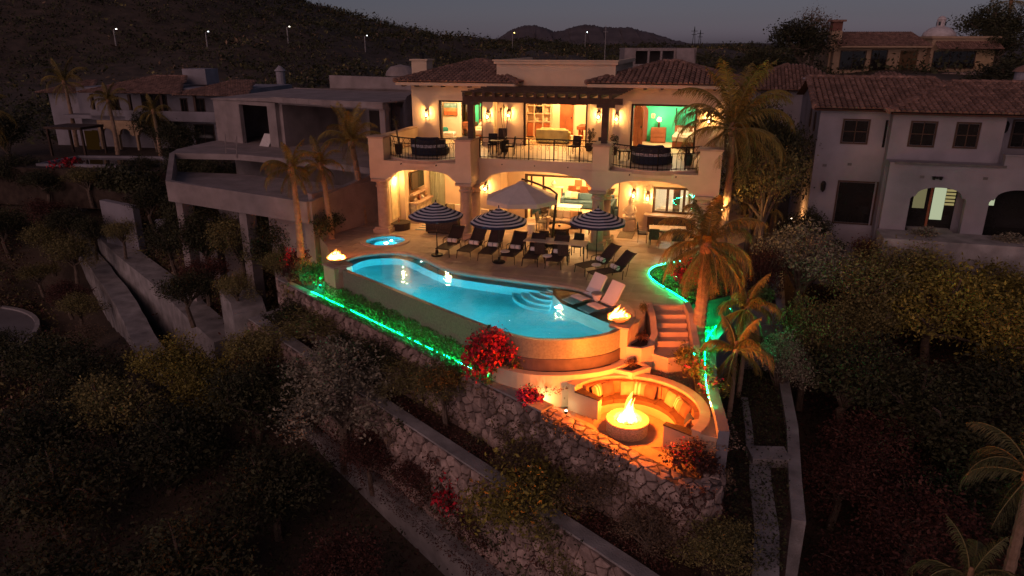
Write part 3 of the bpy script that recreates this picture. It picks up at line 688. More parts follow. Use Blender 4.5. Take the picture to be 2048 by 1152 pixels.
# opening surrounds
for a, b_, zt, y in ((-6.4,-3.92,6.08,5.3),(3.9,7.12,6.12,5.3),(-1.84,1.6,6.05,5.85)):
    f = VL(B().box(a, a+.1, y+.08, y+.30, FZ, zt-.1).box(b_-.1, b_, y+.08, y+.30, FZ, zt-.1).box(a, b_, y+.08, y+.30, zt-.1, zt-.001), 'sliding_door_frame', dwood)
    VL(B().box(a-.12, a, y-.03, y+.02, FZ, zt+.1).box(b_, b_+.12, y-.03, y+.02, FZ, zt+.1).box(a, b_, y-.03, y+.02, zt, zt+.1), 'moulding', stucco)
# rooms behind the upper openings
VL(B().box(-7.65,-3.31,5.62,11,FZ-.01,FZ).box(2.96,8.12,5.62,11,FZ-.01,FZ).box(-3.0,2.65,6.17,11.5,FZ-.01,FZ), 'room_floor', M('room_floor', (.52,.38,.22), .5, .1, 2))
VL(B().box(-7.65,-3.31,5.62,11,6.6,6.7).box(2.96,8.12,5.62,11,6.6,6.7).box(-3.0,2.65,6.17,11.5,6.75,6.85), 'room_ceiling', stucco_in)
split(B().box(-7.64,-6.25,8.3,8.45,FZ,6.6).box(-3.0,2.65,11.0,11.2,FZ,6.75).box(-3.42,-3.31,5.62,9.6,FZ,6.6), 'room_wall', stucco_in, villa)
split(B().box(-6.25,-3.43,9.6,9.75,FZ,6.6).box(2.96,8.12,9.6,9.75,FZ,6.6).box(7.98,8.11,5.62,9.599,FZ,6.6), 'green_wall', green_paint, villa)
VL(B().box(2.97,3.08,5.62,9.6,FZ,6.6), 'room_wall', stucco_in)
# doors inside
def plank_door(x0, x1, y, z1, arch=False):
    d = VL(B().yprism([(x0,FZ),(x1,FZ),(x1,z1-.3)]+([(x1-.12,z1-.12),(x1-.35,z1)] if arch else [(x1,z1)])+[(x0,z1)], y, y+.06), 'door', rwood)
    for i in range(2):
        for z in (FZ+.25, FZ+1.2): VL(B().box(lerp(x0,x1,.12+.42*i), lerp(x0,x1,.46+.42*i), y-.02, y, z, z+.75), 'door_panel', rwood, d)
    VL(B().lathe([(.035,0),(.035,.1)], (x1-.1, y-.06, FZ+1.0), 8), 'handle', iron, d)
plank_door(3.86, 4.34, 7.2, 5.95, True)
VL(B().yprism([(3.5,FZ),(4.34,FZ)]+[(3.92+.42*math.cos(a), 5.35+.42*math.sin(a)) for a in [math.pi*k/10 for k in range(11)]], 9.5, 9.59), 'arched_doorway', M('dark_red_wood', (.16,.05,.03), .6))
plank_door(-.95,-.15,10.9,6.0)
# pergola on the balcony
pg = VL(B().box(-3.35,4.05,.62,.80,6.42,6.68), 'pergola', dwood)
for x in (-2.95, 3.32): VL(B().box(x-.14,x+.14,.57,.85,4.74,6.42), 'post', dwood, pg); VL(B().box(x-.4,x+.4,.6,.82,6.28,6.42), 'bracket', dwood, pg)
for k in range(15):
    x = -3.15+k*.48; VL(B().box(x-.06,x+.06,.2,5.84,6.68,6.86), 'rafter', dwood, pg)
VL(B().box(-3.3,4.0,5.2,5.36,6.5,6.67) if False else B().box(-2.9,2.9,5.66,5.84,6.5,6.67), 'ledger', dwood, pg)
for k in range(6): VL(B().box(-3.35,4.05,.45+k*.95,.51+k*.95,6.861,6.91), 'purlin', dwood, pg)
# roofs
tile = B(); nseg = 5
vs = []; fs = []
for j, (yy, rr_) in enumerate(((0,.115),(.46,.092))):
    for k in range(nseg+1):
        a = math.pi*k/nseg; vs.append((rr_*math.cos(a), yy, rr_*math.sin(a)*.9+(.035 if j == 0 else .01)))
fs = [(k, k+1, nseg+2+k, nseg+1+k) for k in range(nseg)]+[tuple(range(nseg+1))]
tile_me = B().add(vs, fs).mesh('barrel_tile', clay)
tile_vs, tile_fs = vs, fs
def hip_faces(x0, x1, y0, y1, ze, ap0, ap1):
    """four slopes of a hip roof, ap0/ap1 = ridge ends (x,y,z)"""
    c = [Vector((x0,y0,ze)), Vector((x1,y0,ze)), Vector((x1,y1,ze)), Vector((x0,y1,ze))]; a, b_ = Vector(ap0), Vector(ap1)
    return [[c[0],c[1],b_,a],[c[1],c[2],b_],[c[2],c[3],a,b_],[c[3],c[0],a]]
def tile_face(face, sp=.245, ln=.40):
    """matrices for barrel tiles covering one slope; eave = first edge"""
    e0, e1 = face[0], face[1]; ux = (e1-e0).normalized(); n = (e1-e0).cross(face[-1]-e0).normalized(); uy = n.cross(ux)
    P = [((p-e0).dot(ux), (p-e0).dot(uy)) for p in face]; W_ = (e1-e0).length; out = []
    nc = round(W_/sp)
    for i in range(nc):
        x = (i+.5)*W_/nc; ys = []
        for k in range(len(P)):
            (xa, ya), (xb, yb) = P[k], P[(k+1) % len(P)]
            if (xa-x)*(xb-x) < 0: ys.append(ya+(yb-ya)*(x-xa)/(xb-xa))
        if len(ys) < 2: continue
        top = max(ys); y = -.06
        while y < top-.12:
            p = e0+ux*x+uy*y+n*.02; m = Matrix((ux, uy, n)).transposed().to_4x4(); m.translation = p
            m = m @ Matrix.Rotation(R.uniform(-.03, .03), 4, 'Z'); out.append(m); y += ln
    return out
def roof(parent, faces, indiv, joined, ridge, fascia=None, cap=300, mat=dwood, name='roof'):
    b = B()
    for f in faces: b.add(f, [tuple(range(len(f)))])
    rf = put(b, name, M('roof_pan', (.085,.05,.04), .9, .3, 5), parent); k = 0; rest = B()
    for i in indiv:
        for m in tile_face(faces[i]):
            if k < cap: o = obj('roof_tile', tile_me, rf); o.matrix_local = m; k += 1
            else: rest.add([m @ Vector(v) for v in tile_vs], tile_fs)
    for i in joined:
        for m in tile_face(faces[i]): rest.add([m @ Vector(v) for v in tile_vs], tile_fs)
    if rest.v: put(rest, 'roof_tiles', clay_rows, rf, kind='stuff')
    for a, b_ in ridge:
        a, b_ = Vector(a), Vector(b_); L = (b_-a).length; n = max(2, int(L/.42))
        for q in range(n):
            p0, p1 = a.lerp(b_, q/n), a.lerp(b_, (q+1.08)/n); put(B().tube([p0+Vector((0,0,.05)), p1+Vector((0,0,.03))], [.13,.11], 8), 'ridge_tile', clay, rf)
    return rf
AL, AL2 = (-5.6,9.2,8.0), (-5.0,9.2,8.0)
fl = hip_faces(-8.65,-1.9,4.65,13.7,7.03,AL,AL2)
roof(villa, fl, [0], [1,3], [((-8.65,4.65,7.05),AL),((-1.9,4.65,7.05),AL2),(AL,AL2)], cap=170)
AR, AR2 = (5.0,9.2,8.0), (5.9,9.2,8.0)
fr = hip_faces(1.68,9.05,4.65,13.7,7.08,AR,AR2)
roof(villa, fr, [0], [1,3], [((1.68,4.65,7.1),AR),((9.05,4.65,7.1),AR2),(AR,AR2)], cap=190)
for x0, x1, z in ((-8.55,-2.0,7.0),(1.78,8.95,7.05)):
    e = VL(B().box(x0, x1, 4.75, 5.299, z-.10, z-.02).box(x0, x0+.65, 5.3, 13, z-.10, z-.02).box(x1-.65, x1, 5.3, 13, z-.10, z-.02), 'eave', stucco)
    VL(B().box(x0-.02, x1+.02, 4.68, 4.75, z-.14, z+.02).box(x0-.06, x0-.0, 4.75, 13, z-.14, z+.02).box(x1, x1+.06, 4.75, 13, z-.14, z+.02), 'fascia', stucco, e)
    for k in range(9):
        x = lerp(x0+.3, x1-.3, k/8)
        if -3.3 < x < 2.95 and x0 > 0 and x < 2.9: pass
        VL(B().box(x-.06, x+.06, 4.85, 5.25, z-.22, z-.10), 'rafter_tail', dwood, e)
ch = VL(B().box(-8.62,-7.72,7.0,7.9,3,8.05), 'chimney', stucco); VL(B().box(-8.7,-7.64,6.92,7.98,8.05,8.13), 'cap', stucco, ch); VL(B().tube([(-8.15,7.4,8.1),(-8.15,7.4,8.42)], .12, 10).lathe([(.22,8.38),(.05,8.5)], (-8.15,7.4,0), 10), 'flue', iron, ch)
# ground floor shell
VL(B().box(-7.9,8.35,1.66,5.2,3.2,3.419).box(-7.5,-3.3,.51,1.66,3.22,3.419).box(3.45,7.9,.51,1.66,3.22,3.419), 'arcade_ceiling', stucco)
VL(B().box(-7.3,-7.0,1.75,2.25,0,3.2).box(-7.45,-7.31,.55,5.2,0,3.2).box(-7.3,-7.0,4.4,5.2,0,3.2), 'arcade_side_wall', stucco)
VL(B().box(-7.0,-3.9,5.2,5.4,0,3.2).box(-3.9,-2.45,3.7,5.39,0,3.2).box(-2.45,-1.5,4.95,5.2,0,3.2).box(-1.5,3.62,4.98,5.2,2.42,3.2), 'arcade_back_wall', stucco)
VL(B().box(3.62,4.9,4.5,4.8,0,3.2).box(4.9,5.33,4.15,4.8,0,3.2).box(5.33,7.52,4.17,4.4,2.25,3.2).box(5.33,7.52,4.17,4.4,0,.92).box(7.52,8.1,4.15,4.8,0,3.2).box(8.1,8.4,4.15,13,0,3.4), 'arcade_back_wall', stucco)
# living room
split(B().box(-4.5,4.2,12,12.2,0,3.2).box(-4.7,-4.5,5.2,12,0,3.2).box(4.0,4.2,4.82,9.3,0,3.2), 'room_wall', stucco_in, villa)
VL(B().box(-4.5,8.1,5.2,12,3.05,3.2), 'room_ceiling', stucco_in)
VL(B().box(-4.5,8.1,5.0,12,.0,.006), 'room_floor', M('marble_floor', (.62,.52,.36), .35, .08, 1.5))
VL(B().box(4.2,8.1,9.2,9.4,0,3.05), 'room_wall', M('kitchen_wall', (.62,.60,.55), .8, .05))
f = VL(B().box(-1.5,-1.38,5.0,5.18,0,2.42).box(-1.38,3.5,5.0,5.18,2.30,2.419).box(3.5,3.61,5.0,5.18,0,2.42), 'sliding_door_frame', dwood)
for x in (-1.2,-.55): VL(B().box(x-.05,x+.05,5.24,5.30,0,2.3), 'door_stile', dwood, f)
# kitchen window
w = VL(B().box(5.33,5.45,4.2,4.36,.92,2.25).box(7.4,7.52,4.2,4.36,.92,2.25).box(5.45,7.4,4.2,4.36,.92,1.02).box(5.45,7.4,4.2,4.36,2.13,2.25), 'kitchen_window', dwood)
for x in (6.05,6.85): VL(B().box(x-.06,x+.06,4.22,4.34,1.02,2.13), 'mullion', dwood, w)
for a, b_ in ((5.45,5.99),(6.11,6.79),(6.91,7.4)): VL(B().box(a,b_,4.27,4.28,1.02,2.13), 'pane', glassm, w)
ct = VL(B().box(5.0,7.95,3.6,4.14,.84,.92), 'bar_counter', coping_m); VL(B().box(5.15,7.8,3.85,4.13,0,.84), 'counter_base', brown_fab, ct)
VL(B().box(6.25,6.6,5.6,5.65,.006,2.2), 'closet_door', dwood); VL(B().box(7.0,7.05,5.2,8,.006,2.6), 'closet_wall', stucco_in)
# lit alcove and round planter of the arcade side wall
VL(B().box(-7.31,-7.29,.75,1.7,.5,2.6), 'alcove', M('alcove_plaster', (.75,.6,.35), .8))
# fireplace wall
fp = VL(B().box(-6.98,-6.62,2.3,4.35,0,1.0), 'fireplace', M('fireplace_stone', (.42,.34,.24), .9, .4, 7, .5, 30))
VL(B().box(-6.99,-6.52,2.25,4.4,1.0,1.08), 'mantel', column_m, fp)
VL(B().xprism([(3.0+.5*math.cos(a)+.3, .06+.55*math.sin(a)) for a in [math.pi*k/12 for k in range(13)]], -6.615, -6.60), 'firebox', M('firebox_black', (.008,.007,.006), 1), fp)  # thin near-black panel marking the fire opening
VL(B().box(-6.98,-6.45,2.2,4.5,0,.16), 'hearth', coping_m, fp); VL(B().box(-6.99,-6.75,2.3,4.35,1.45,1.52), 'shelf', column_m, fp)
# ceiling lights in lit rooms (visible glow from inside)
def ceiling_light(x, y, z, e, label, col=(1,.53,.18)):
    t = thing('ceiling_light', label, 'ceiling light', hw(x, y, z), HA, 'ceiling lights in the villa'); put(B().lathe([(.16,0),(.16,-.05),(.12,-.07)], n=14), 'rim', stucco_in, t); put(B().lathe([(.115,-.071),(.11,-.078)], n=14), 'diffuser', GLOW, t)
    lamp('ceiling_light_source', (0,0,-.16), e, col, .1, t)
ceiling_light(-5.2,7.2,6.6,330,'flush ceiling light in the green bedroom with the painting',(1,.66,.32))
ceiling_light(5.6,7.4,6.6,360,'flush ceiling light in the green bedroom with the arched door',(1,.72,.42))
ceiling_light(0,7.6,6.75,510,'front ceiling light of the upstairs lounge'); ceiling_light(-1.2,9.6,6.75,360,'rear ceiling light of the upstairs lounge')
ceiling_light(.6,7.0,3.05,690,'front ceiling light of the ground floor living room'); ceiling_light(.4,10.2,3.05,780,'rear ceiling light of the ground floor living room')
ceiling_light(6.3,6.6,3.05,330,'ceiling light of the kitchen behind the window',(1,.8,.6))
ceiling_light(-5.4,3.3,3.2,200,'ceiling light over the sofas by the fireplace'); ceiling_light(5.6,2.6,3.2,75,'ceiling light over the dining table arcade'); ceiling_light(.3,3.4,3.2,170,'ceiling light over the middle arcade')
lamp('alcove_light_source', (-7.05,1.2,2.45), 45, (1,.62,.2), .05, villa)
# wall lanterns
def wall_lamp(x, y, z, e, label, rz=0, loc=None, s=1.):
    t = thing('wall_lantern', label, 'wall lantern', loc or hw(x, y, z), HA+rz, 'iron wall lanterns on the villa', scale=s)
    b = B().box(-.07,.07,-.03,0,-.1,.28).tube([(0,-.02,.24),(0,-.17,.27)], .018, 5); put(b, 'bracket', iron, t)
    b = B()
    for k in range(6):
        a = math.pi/3*k; b.tube([(.12*math.cos(a),-.17+.12*math.sin(a),.14),(.085*math.cos(a),-.17+.085*math.sin(a),-.16)], .012, 4)
    put(b, 'cage', iron, t); put(B().lathe([(.05,.28),(.085,.17),(.085,.16)], (0,-.17,0), 12), 'cap', M('copper_cap', (.12,.04,.02), .6), t)
    put(B().lathe([(.055,-.16),(.055,-.18),(.03,-.2)], (0,-.17,0), 6), 'base', iron, t); put(B().lathe([(.02,-.12),(.045,-.10),(.045,-.03),(.02,-.01)], (0,-.17,0), 8), 'bulb', BULB, t)
    lamp('lantern_source', (0,-.17,.055), e, (1,.50,.15), .02, t)
for x, y, z, lab in ((-7.06,5.28,5.36,'wall lantern by the painting bedroom near the chimney end'),(-3.6,5.28,5.36,'wall lantern between the painting bedroom and the upstairs lounge pier'),(-2.6,5.83,5.40,'wall lantern over the tall potted plant on the balcony'),(2.2,5.83,5.44,'wall lantern partly behind the right pergola post'),(3.2,5.28,5.42,'wall lantern between the pergola post and the arched door'),(7.68,5.28,5.46,'wall lantern behind the palm fronds on the balcony'),
    (-3.25,3.68,1.85,'wall lantern in the arcade by the cream parasol'),(4.35,4.48,1.75,'wall lantern above the pale statue'),(5.1,4.13,1.72,'wall lantern beside the kitchen window')):
    wall_lamp(x, y, z, 34, lab)
wall_lamp(8.47,1.6,1.9,60,'wall lantern on the shaded end wall behind the palm trunk', rad(90))
# ================================================================ sun loungers
def make_lounger():
    t = thing('sun_lounger', 'x', 'sun lounger', group='dark sling sun loungers on the terrace')
    b = B()
    for x in (-.31, .31): b.tube([(x,0,.36),(x,.6,.38),(x,1.22,.36)], .022, 5); b.tube([(x,1.18,.36),(x,1.6,.74),(x,1.86,.98),(x*.97,1.94,1.0)], .022, 5)
    for y, z in ((0,.36),(1.22,.36)): b.tube([(-.31,y,z),(.31,y,z)], .022, 5)
    put(b, 'frame', bronze, t)
    n = 8; vs = []; fs = []
    for k in range(n+1):
        for j, x in enumerate((-.30,-.1,.1,.30)): vs.append((x, 1.22*k/n, .365+.02*math.sin(math.pi*k/n)-(.02 if j in (1,2) else 0)))
    for k in range(n): fs += [(k*4+j, k*4+j+1, k*4+j+5, k*4+j+4) for j in range(3)]
    put(B().add(vs, fs), 'seat', sling, t, smooth=True)
    bp = [(1.2,.37),(1.36,.50),(1.55,.68),(1.75,.87),(1.88,.985),(1.95,1.0)]
    vs = [(x, y, z-(.02 if abs(x) < .2 else 0)) for y, z in bp for x in (-.30,-.1,.1,.30)]
    put(B().add(vs, [(k*4+j, k*4+j+1, k*4+j+5, k*4+j+4) for k in range(5) for j in range(3)]), 'backrest', sling, t, smooth=True)
    for x in (-.33, .33):
        for y in (.06, 1.3): put(B().tube([(x*.95,y,.36),(x,y-.03,.16),(x*1.05,y-.05,0)], .02, 5), 'leg', bronze, t)
        put(B().tube([(x,.85,.36),(x*1.08,.9,.55),(x*1.1,1.15,.58),(x*1.05,1.4,.55)], .02, 5), 'arm', bronze, t)
    put(B().tube([(-.3,1.6,.72),(-.3,1.45,.1)], .014, 4).tube([(.3,1.6,.72),(.3,1.45,.1)], .014, 4), 'back_stay', bronze, t)
    return t
l0 = make_lounger()
def bolster(loc, rz, label):
    t = thing('bolster', label, 'bolster', loc, rz, 'rolled white towels on the loungers')
    for x in (-.115, .115): put(B().lathe([(.02,-.10),(.085,-.105),(.095,-.09),(.095,.09),(.085,.105),(.02,.10)], n=12), 'roll', towel_w, t, loc=(x,0,0)).rotation_euler = (0, rad(90), 0)
    put(B().lathe([(.098,-.018),(.098,.018)], n=12, cap=False), 'band', grey_band, t).rotation_euler = (0, rad(90), 0)
names = ['first sun lounger of the row, under the parasol nearest the spa', 'second sun lounger of the row, counted from the spa', 'third sun lounger of the row, beside the middle parasol base', 'fourth sun lounger of the row, counted from the spa', 'fifth sun lounger of the row, in front of the long table', 'last sun lounger of the row, closest to the white pool chaises']
def on_lounger(x, y, rz, dx, dy): return (x+dx*math.cos(rz)-dy*math.sin(rz), y+dx*math.sin(rz)+dy*math.cos(rz))
jit = [.02,-.05,.03,-.02,.04,0]
for k in range(6):
    x, y = lerp(-3.1, 1.71, k/5), lerp(30.3, 28.45, k/5); rz = rad(-21+2*k*.5)+jit[k]
    if k == 0: l0.location = (x, y, 0); l0.rotation_euler[2] = rz; l0['label'] = names[0]
    else: dup(l0, (x, y, 0), rz, names[k])
    bx, by = on_lounger(x, y, rz, 0, 1.12); bolster((bx, by, .475), rz, 'rolled white towels on the '+names[k].split(',')[0].replace(' of the row', '')+' of the row')
for (x, y, rz, lab, bl) in ((2.75,27.75,rad(-58),'sun lounger set apart, the one nearer the villa','rolled white towels on the lone lounger nearer the villa'),(3.15,26.75,rad(-62),'sun lounger set apart, the one nearer the white chaises','rolled white towels on the lone lounger nearer the white chaises')):
    dup(l0, (x, y, 0), rz, lab); bx, by = on_lounger(x, y, rz, 0, 1.12); bolster((bx, by, .475), rz, bl)
# low white side tables / folded towels between loungers
for (x, y, lab) in ((-.30,29.75,'white glass side table by the middle parasol'),(1.50,29.05,'white glass side table between the fifth and last lounger'),(3.45,27.75,'white side table between the two lone loungers')):
    t = thing('side_table', lab, 'side table', (x, y, 0), 0, 'small side tables by the loungers'); put(B().lathe([(.2,.40),(.21,.42),(.2,.44)], n=14), 'table_top', towel_w, t); put(B().lathe([(.13,0),(.06,.05),(.05,.35),(.12,.40)], n=10), 'stem', column_m, t)
# white in-pool chaises
wp = M('white_moulded', (.74,.68,.66), .45, .04)
def chaise(loc, rz, lab):
    t = thing('pool_chaise', lab, 'pool chaise', loc, rz, 'white moulded chaises in the pool')
    pr = [(0,.02),(.25,.10),(.5,.17),(.75,.16),(.95,.12),(1.12,.16),(1.3,.38),(1.5,.70),(1.62,.88)]
    vs = []; n = len(pr)
    for x in (-.33,.33):
        for y, z in pr: vs.append((x, y, z+.07))
        for y, z in pr: vs.append((x, y+(.05 if y > 1.1 else 0), z-.0))
    fs = []
    for k in range(n-1):
        fs += [(k, k+1, 2*n+k+1, 2*n+k), (n+k+1, n+k, 3*n+k, 3*n+k+1), (k+1, k, n+k, n+k+1), (2*n+k, 2*n+k+1, 3*n+k+1, 3*n+k)]
    fs += [(0, 2*n, 3*n, n), (n-1, 2*n-1, 4*n-1, 3*n-1)]
    put(B().add(vs, fs), 'seat_shell', wp, t, fix=True)
    for x in (-.31,.31): put(B().xprism([(.15,0),(.5,.1),(1.0,.08),(1.25,.30),(1.3,0)], x-.015, x+.015), 'side_skirt', wp, t)
chaise((2.05,24.75,-.25), rad(-55), 'white moulded chaise in the shallow pool nearer the loungers')
chaise((2.55,23.85,-.25), rad(-57), 'white moulded chaise in the shallow pool nearer the fire bowl')
t = thing('pool_side_table', 'small white round table between the two pool chaises', 'side table', (3.15,24.85,-.25)); put(B().lathe([(.16,0),(.12,.2),(.2,.44)], n=14), 'stem', wp, t); put(B().lathe([(.21,.44),(.22,.46),(.21,.48)], n=16), 'table_top', M('table_top_grey', (.25,.23,.23), .4), t)
# ================================================================ parasols
def parasol(loc, lab, R_=1.2, top=2.42, drop=.55, rz=.2):
    t = thing('striped_parasol', lab, 'parasol', loc, rz, 'navy and white striped parasols by the pool')
    n = 8; m = 13; b = B(); prev = None
    for j in range(m+1):
        f = j/m; ring = []
        for k in range(n*3):
            a = 2*math.pi*k/(n*3); sag = 1 if k % 3 == 0 else .955; r = max(.01, R_*f*(sag if f > .05 else 1)); z = top-drop*f**.93-(.025*f if k % 3 else 0); ring.append((r*math.cos(a), r*math.sin(a), z))
        if prev:
            b.cur = j % 2; b.add(prev+ring, [(k, (k+1) % (n*3), n*3+(k+1) % (n*3), n*3+k) for k in range(n*3)])
        prev = ring
    b.cur = 0; low = [(x*1.005, y*1.005, z-.11) for x, y, z in prev]; b.add(prev+low, [(k, (k+1) % 24, 24+(k+1) % 24, 24+k) for k in range(24)])
    put(b, 'canopy', [navy, umb_white], t)
    put(B().tube([(0,0,.05),(0,0,top+.02)], .022, 8), 'pole', bronze, t); put(B().lathe([(.03,0),(.02,.1)], (0,0,top), 8), 'finial', navy, t)
    put(B().lathe([(.27,0),(.28,.04),(.24,.07),(.06,.09),(.05,.25)], n=18), 'base', iron, t)
    for k in range(8):
        a = 2*math.pi*k/8; put(B().tube([(0,0,top-.45),(R_*.5*math.cos(a),R_*.5*math.sin(a),top-drop*.5-.03),(R_*.97*math.cos(a),R_*.97*math.sin(a),top-drop-.02)], .009, 4), 'rib', bronze, t)
parasol((-3.34,30.55,0), 'striped parasol over the first lounger near the fireplace arch')
parasol((-.56,29.45,0), 'striped parasol over the middle loungers, its base on the pool side', 1.22)
parasol((3.62,29.35,0), 'striped parasol beside the pair of lone loungers', 1.22)
t = thing('cantilever_parasol', 'large plain cream cantilever parasol with curved side mast over the lounge', 'parasol', (.45,33.0,0))
n = 8; b = B(); ap = (0,0,2.82); rim = [(1.75*math.cos(a), 1.75*math.sin(a), 2.12) for a in [2*math.pi*(k+.5)/n for k in range(n)]]; mid = [(.22*math.cos(a), .22*math.sin(a), 2.78) for a in [2*math.pi*(k+.5)/n for k in range(n)]]; low = [(x*1.003, y*1.003, z-.2) for x, y, z in rim]
b.add(mid+rim, [(k, (k+1) % n, n+(k+1) % n, n+k) for k in range(n)]); b.add(rim+low, [(k, (k+1) % n, n+(k+1) % n, n+k) for k in range(n)])
put(b, 'canopy', M('umbrella_cream', (.60,.53,.48), .9, .06), t); put(B().add([(x*1.15, y*1.15, z+.02) for x, y, z in mid]+[(0,0,2.92)], [(k, (k+1) % n, n) for k in range(n)]), 'vent_cap', M('umbrella_cream', (0,0,0)), t)
put(B().tube([(0,0,2.98),(.5,-.2,2.88),(1.3,-.5,2.62),(1.62,-.62,2.40)], .05, 6).tube([(1.62,-.62,2.42),(1.55,-.6,1.6),(1.42,-.6,.0)], .06, 8), 'mast', bronze, t); put(B().cbox((1.42,-.6,.06), (.9,.9,.12)), 'base', iron, t)
for k in range(8):
    a = 2*math.pi*(k+.5)/8; put(B().tube([(0,0,2.74),(1.72*math.cos(a),1.72*math.sin(a),2.08)], .012, 4), 'rib', bronze, t)
# ================================================================ generic furniture
def table(loc, rz, lab, w, d, h, top, leg, name='table', cat='table', grp=None):
    t = thing(name, lab, cat, loc, rz, grp); put(B().cbox((0,0,h-.02), (w,d,.045), bev=.01), 'table_top', top, t)
    for sx in (-1,1):
        for sy in (-1,1): put(B().tube([(sx*(w/2-.08), sy*(d/2-.08), 0),(sx*(w/2-.08), sy*(d/2-.08), h-.04)], .025, 5), 'leg', leg, t)
    return t
def sofa(loc, rz, lab, w, body, cush, n=3, d=.85, arms=True, cat='sofa', name='sofa', grp=None, back=.75, pil=None):
    t = thing(name, lab, cat, loc, rz, grp)
    put(B().cbox((0,0,.18), (w,d,.24), bev=.03), 'base', body, t); put(B().cbox((0,d/2-.1,back/2+.1), (w,.2,back-.15), bev=.04), 'back_frame', body, t)
    if arms:
        for s in (-1,1): put(B().cbox((s*(w/2-.09),0,.36), (.18,d,.5), bev=.04), 'arm', body, t)
    ww = (w-(.36 if arms else 0))/n
    for k in range(n):
        x = -w/2+(.18 if arms else 0)+ww*(k+.5)
        put(B().cbox((x,-.08,.37), (ww-.02,d-.22,.15), bev=.04), 'seat_cushion', cush, t); put(B().cbox((x,d/2-.27,.62), (ww-.03,.18,.42), rx=rad(-12), bev=.05), 'back_cushion', cush, t)
    for s in (-1,1):
        for sy in (-1,1): put(B().cbox((s*(w/2-.1),sy*(d/2-.1),.03), (.06,.06,.07)), 'leg', dwood, t)
    return t
def pillow(loc, rz, lab, m, s=.42, tilt=-.35, grp='throw pillows'):
    n = 6; vs = []; 
    for side in (1,-1):
        for i in range(n+1):
            for j in range(n+1):
                u, v = i/n*2-1, j/n*2-1; th = .085*(max(0,1-u**4)*max(0,1-v**4))**.6; pin = 1-.06*(1-abs(u))*abs(v)-.0; vs.append((u*s/2*(1-.07*(1-v*v)*0), side*th, v*s/2))
    fs = []
    for q in range(2):
        o = q*(n+1)**2
        for i in range(n):
            for j in range(n): fs.append((o+i*(n+1)+j, o+(i+1)*(n+1)+j, o+(i+1)*(n+1)+j+1, o+i*(n+1)+j+1))
    o = put(B().add(vs, fs), 'pillow', m, loc=loc, rz=rz, smooth=True); o.rotation_euler[0] = tilt; return tag(o, lab, 'pillow', grp)
def chair(loc, rz, lab, m, frame=iron, arms=True, grp=None, name='chair', hi=.92):
    t = thing(name, lab, 'chair', loc, rz, grp); put(B().cbox((0,0,.44), (.48,.48,.08), bev=.02), 'seat', m, t); put(B().cbox((0,.24,(hi+.48)/2), (.46,.06,hi-.46), rx=rad(-8), bev=.02), 'backrest', m, t)
    for x in (-.21,.21):
        for y in (-.2,.2): put(B().tube([(x,y,0),(x,y,.42)], .02, 5), 'leg', frame, t)
        if arms: put(B().tube([(x*1.1,-.2,.42),(x*1.15,-.2,.64),(x*1.1,.24,.66)], .02, 5), 'arm', frame, t)
    return t
def table_lamp(loc, lab, e=14, h=.55, col=(1,.6,.25)):
    t = thing('table_lamp', lab, 'lamp', loc, HA, 'table lamps in the bedrooms'); put(B().lathe([(.09,0),(.05,.03),(.07,.15),(.03,h*.6)], n=10), 'base', dwood, t)
    put(B().lathe([(.08,h*.6),(.12,h*.72),(.08,h)], n=12, cap=False), 'lamp_shade', EM('lamp_shade', (1,.45,.14), 7), t); lamp('lamp_source', (0,0,h+.12), e, col, .05, t)
def potted(loc, lab, h, ph, seed, pm, kind='spiky', name='potted_plant', pr=.2, lm=None, cat='potted plant', scale=1):
    t = thing(name, lab, cat, loc, seed, scale=scale); r = random.Random(seed); lm = lm or leafB
    put(B().lathe([(pr*.7,0),(pr,ph*.55),(pr*.95,ph*.9),(pr*1.08,ph),(pr*.9,ph),(pr*.85,ph-.04)], n=16), 'pot', pm, t)
    st_ = B(); Q = []
    for k in range(3 if kind == 'spiky' else 6):
        a = r.uniform(0, 6.28); d = .12*r.random()+.03; hh = h*r.uniform(.6, 1.); tip = (d*2*math.cos(a), d*2*math.sin(a), ph+hh); st_.tube([(0,0,ph-.05),(d*math.cos(a), d*math.sin(a), ph+hh*.5), tip], .018, 4)
        nn = 26 if kind == 'spiky' else 16
        for q in range(nn):
            a2 = r.uniform(0, 6.28); el = r.uniform(-.5, 1.3); L = (.32 if kind == 'spiky' else .16)*r.uniform(.6, 1.1); base = Vector(tip)-Vector((0,0,(0 if kind == 'spiky' else hh*.7*r.random())))
            dv = Vector((math.cos(a2)*math.cos(el), math.sin(a2)*math.cos(el), math.sin(el)))*L; sd = dv.cross(Vector((0,0,1))).normalized()*(.014 if kind == 'spiky' else .045); Q.append([base, base+dv*.55+sd, base+dv-Vector((0,0,.05)), base+dv*.55-sd])
    put(st_, 'stem', trunk_m, t); obj('foliage', quads_mesh('foliage', np.array([[list(p) for p in q] for q in Q]), lm), t)
    return t
# ---- terrace tables and arcade seating
table((1.95,30.15,0), HA-.05, 'long cream topped table with iron legs behind the loungers', 2.8, .85, .78, cream_fab, iron, 'long_table')
t = thing('tray', 'small dark tray lying on the long cream table', 'tray', (2.3,30.1,.78), HA); put(B().cbox((0,0,.02), (.35,.16,.03)), 'tray_base', dwood, t); put(B().cbox((0,.07,.05),(.35,.02,.04)).cbox((0,-.07,.05),(.35,.02,.04)), 'rim', dwood, t)
for k, (dx, dy, q) in enumerate(((-.8,.75,0),(.0,.8,.1),(.8,.75,-.1),(-.5,-.75,3.1),(.5,-.78,3.2))):
    x, y = on_lounger(1.95, 30.15, HA, dx, dy); chair((x, y, 0), HA+q, ['dark iron chair behind the spa end of the long table','dark iron chair behind the middle of the long table','dark iron chair behind the column end of the long table','dark iron chair on the lounger side of the long table towards the spa','dark iron chair on the lounger side of the long table towards the column'][k], wicker, grp='iron chairs at the long table')
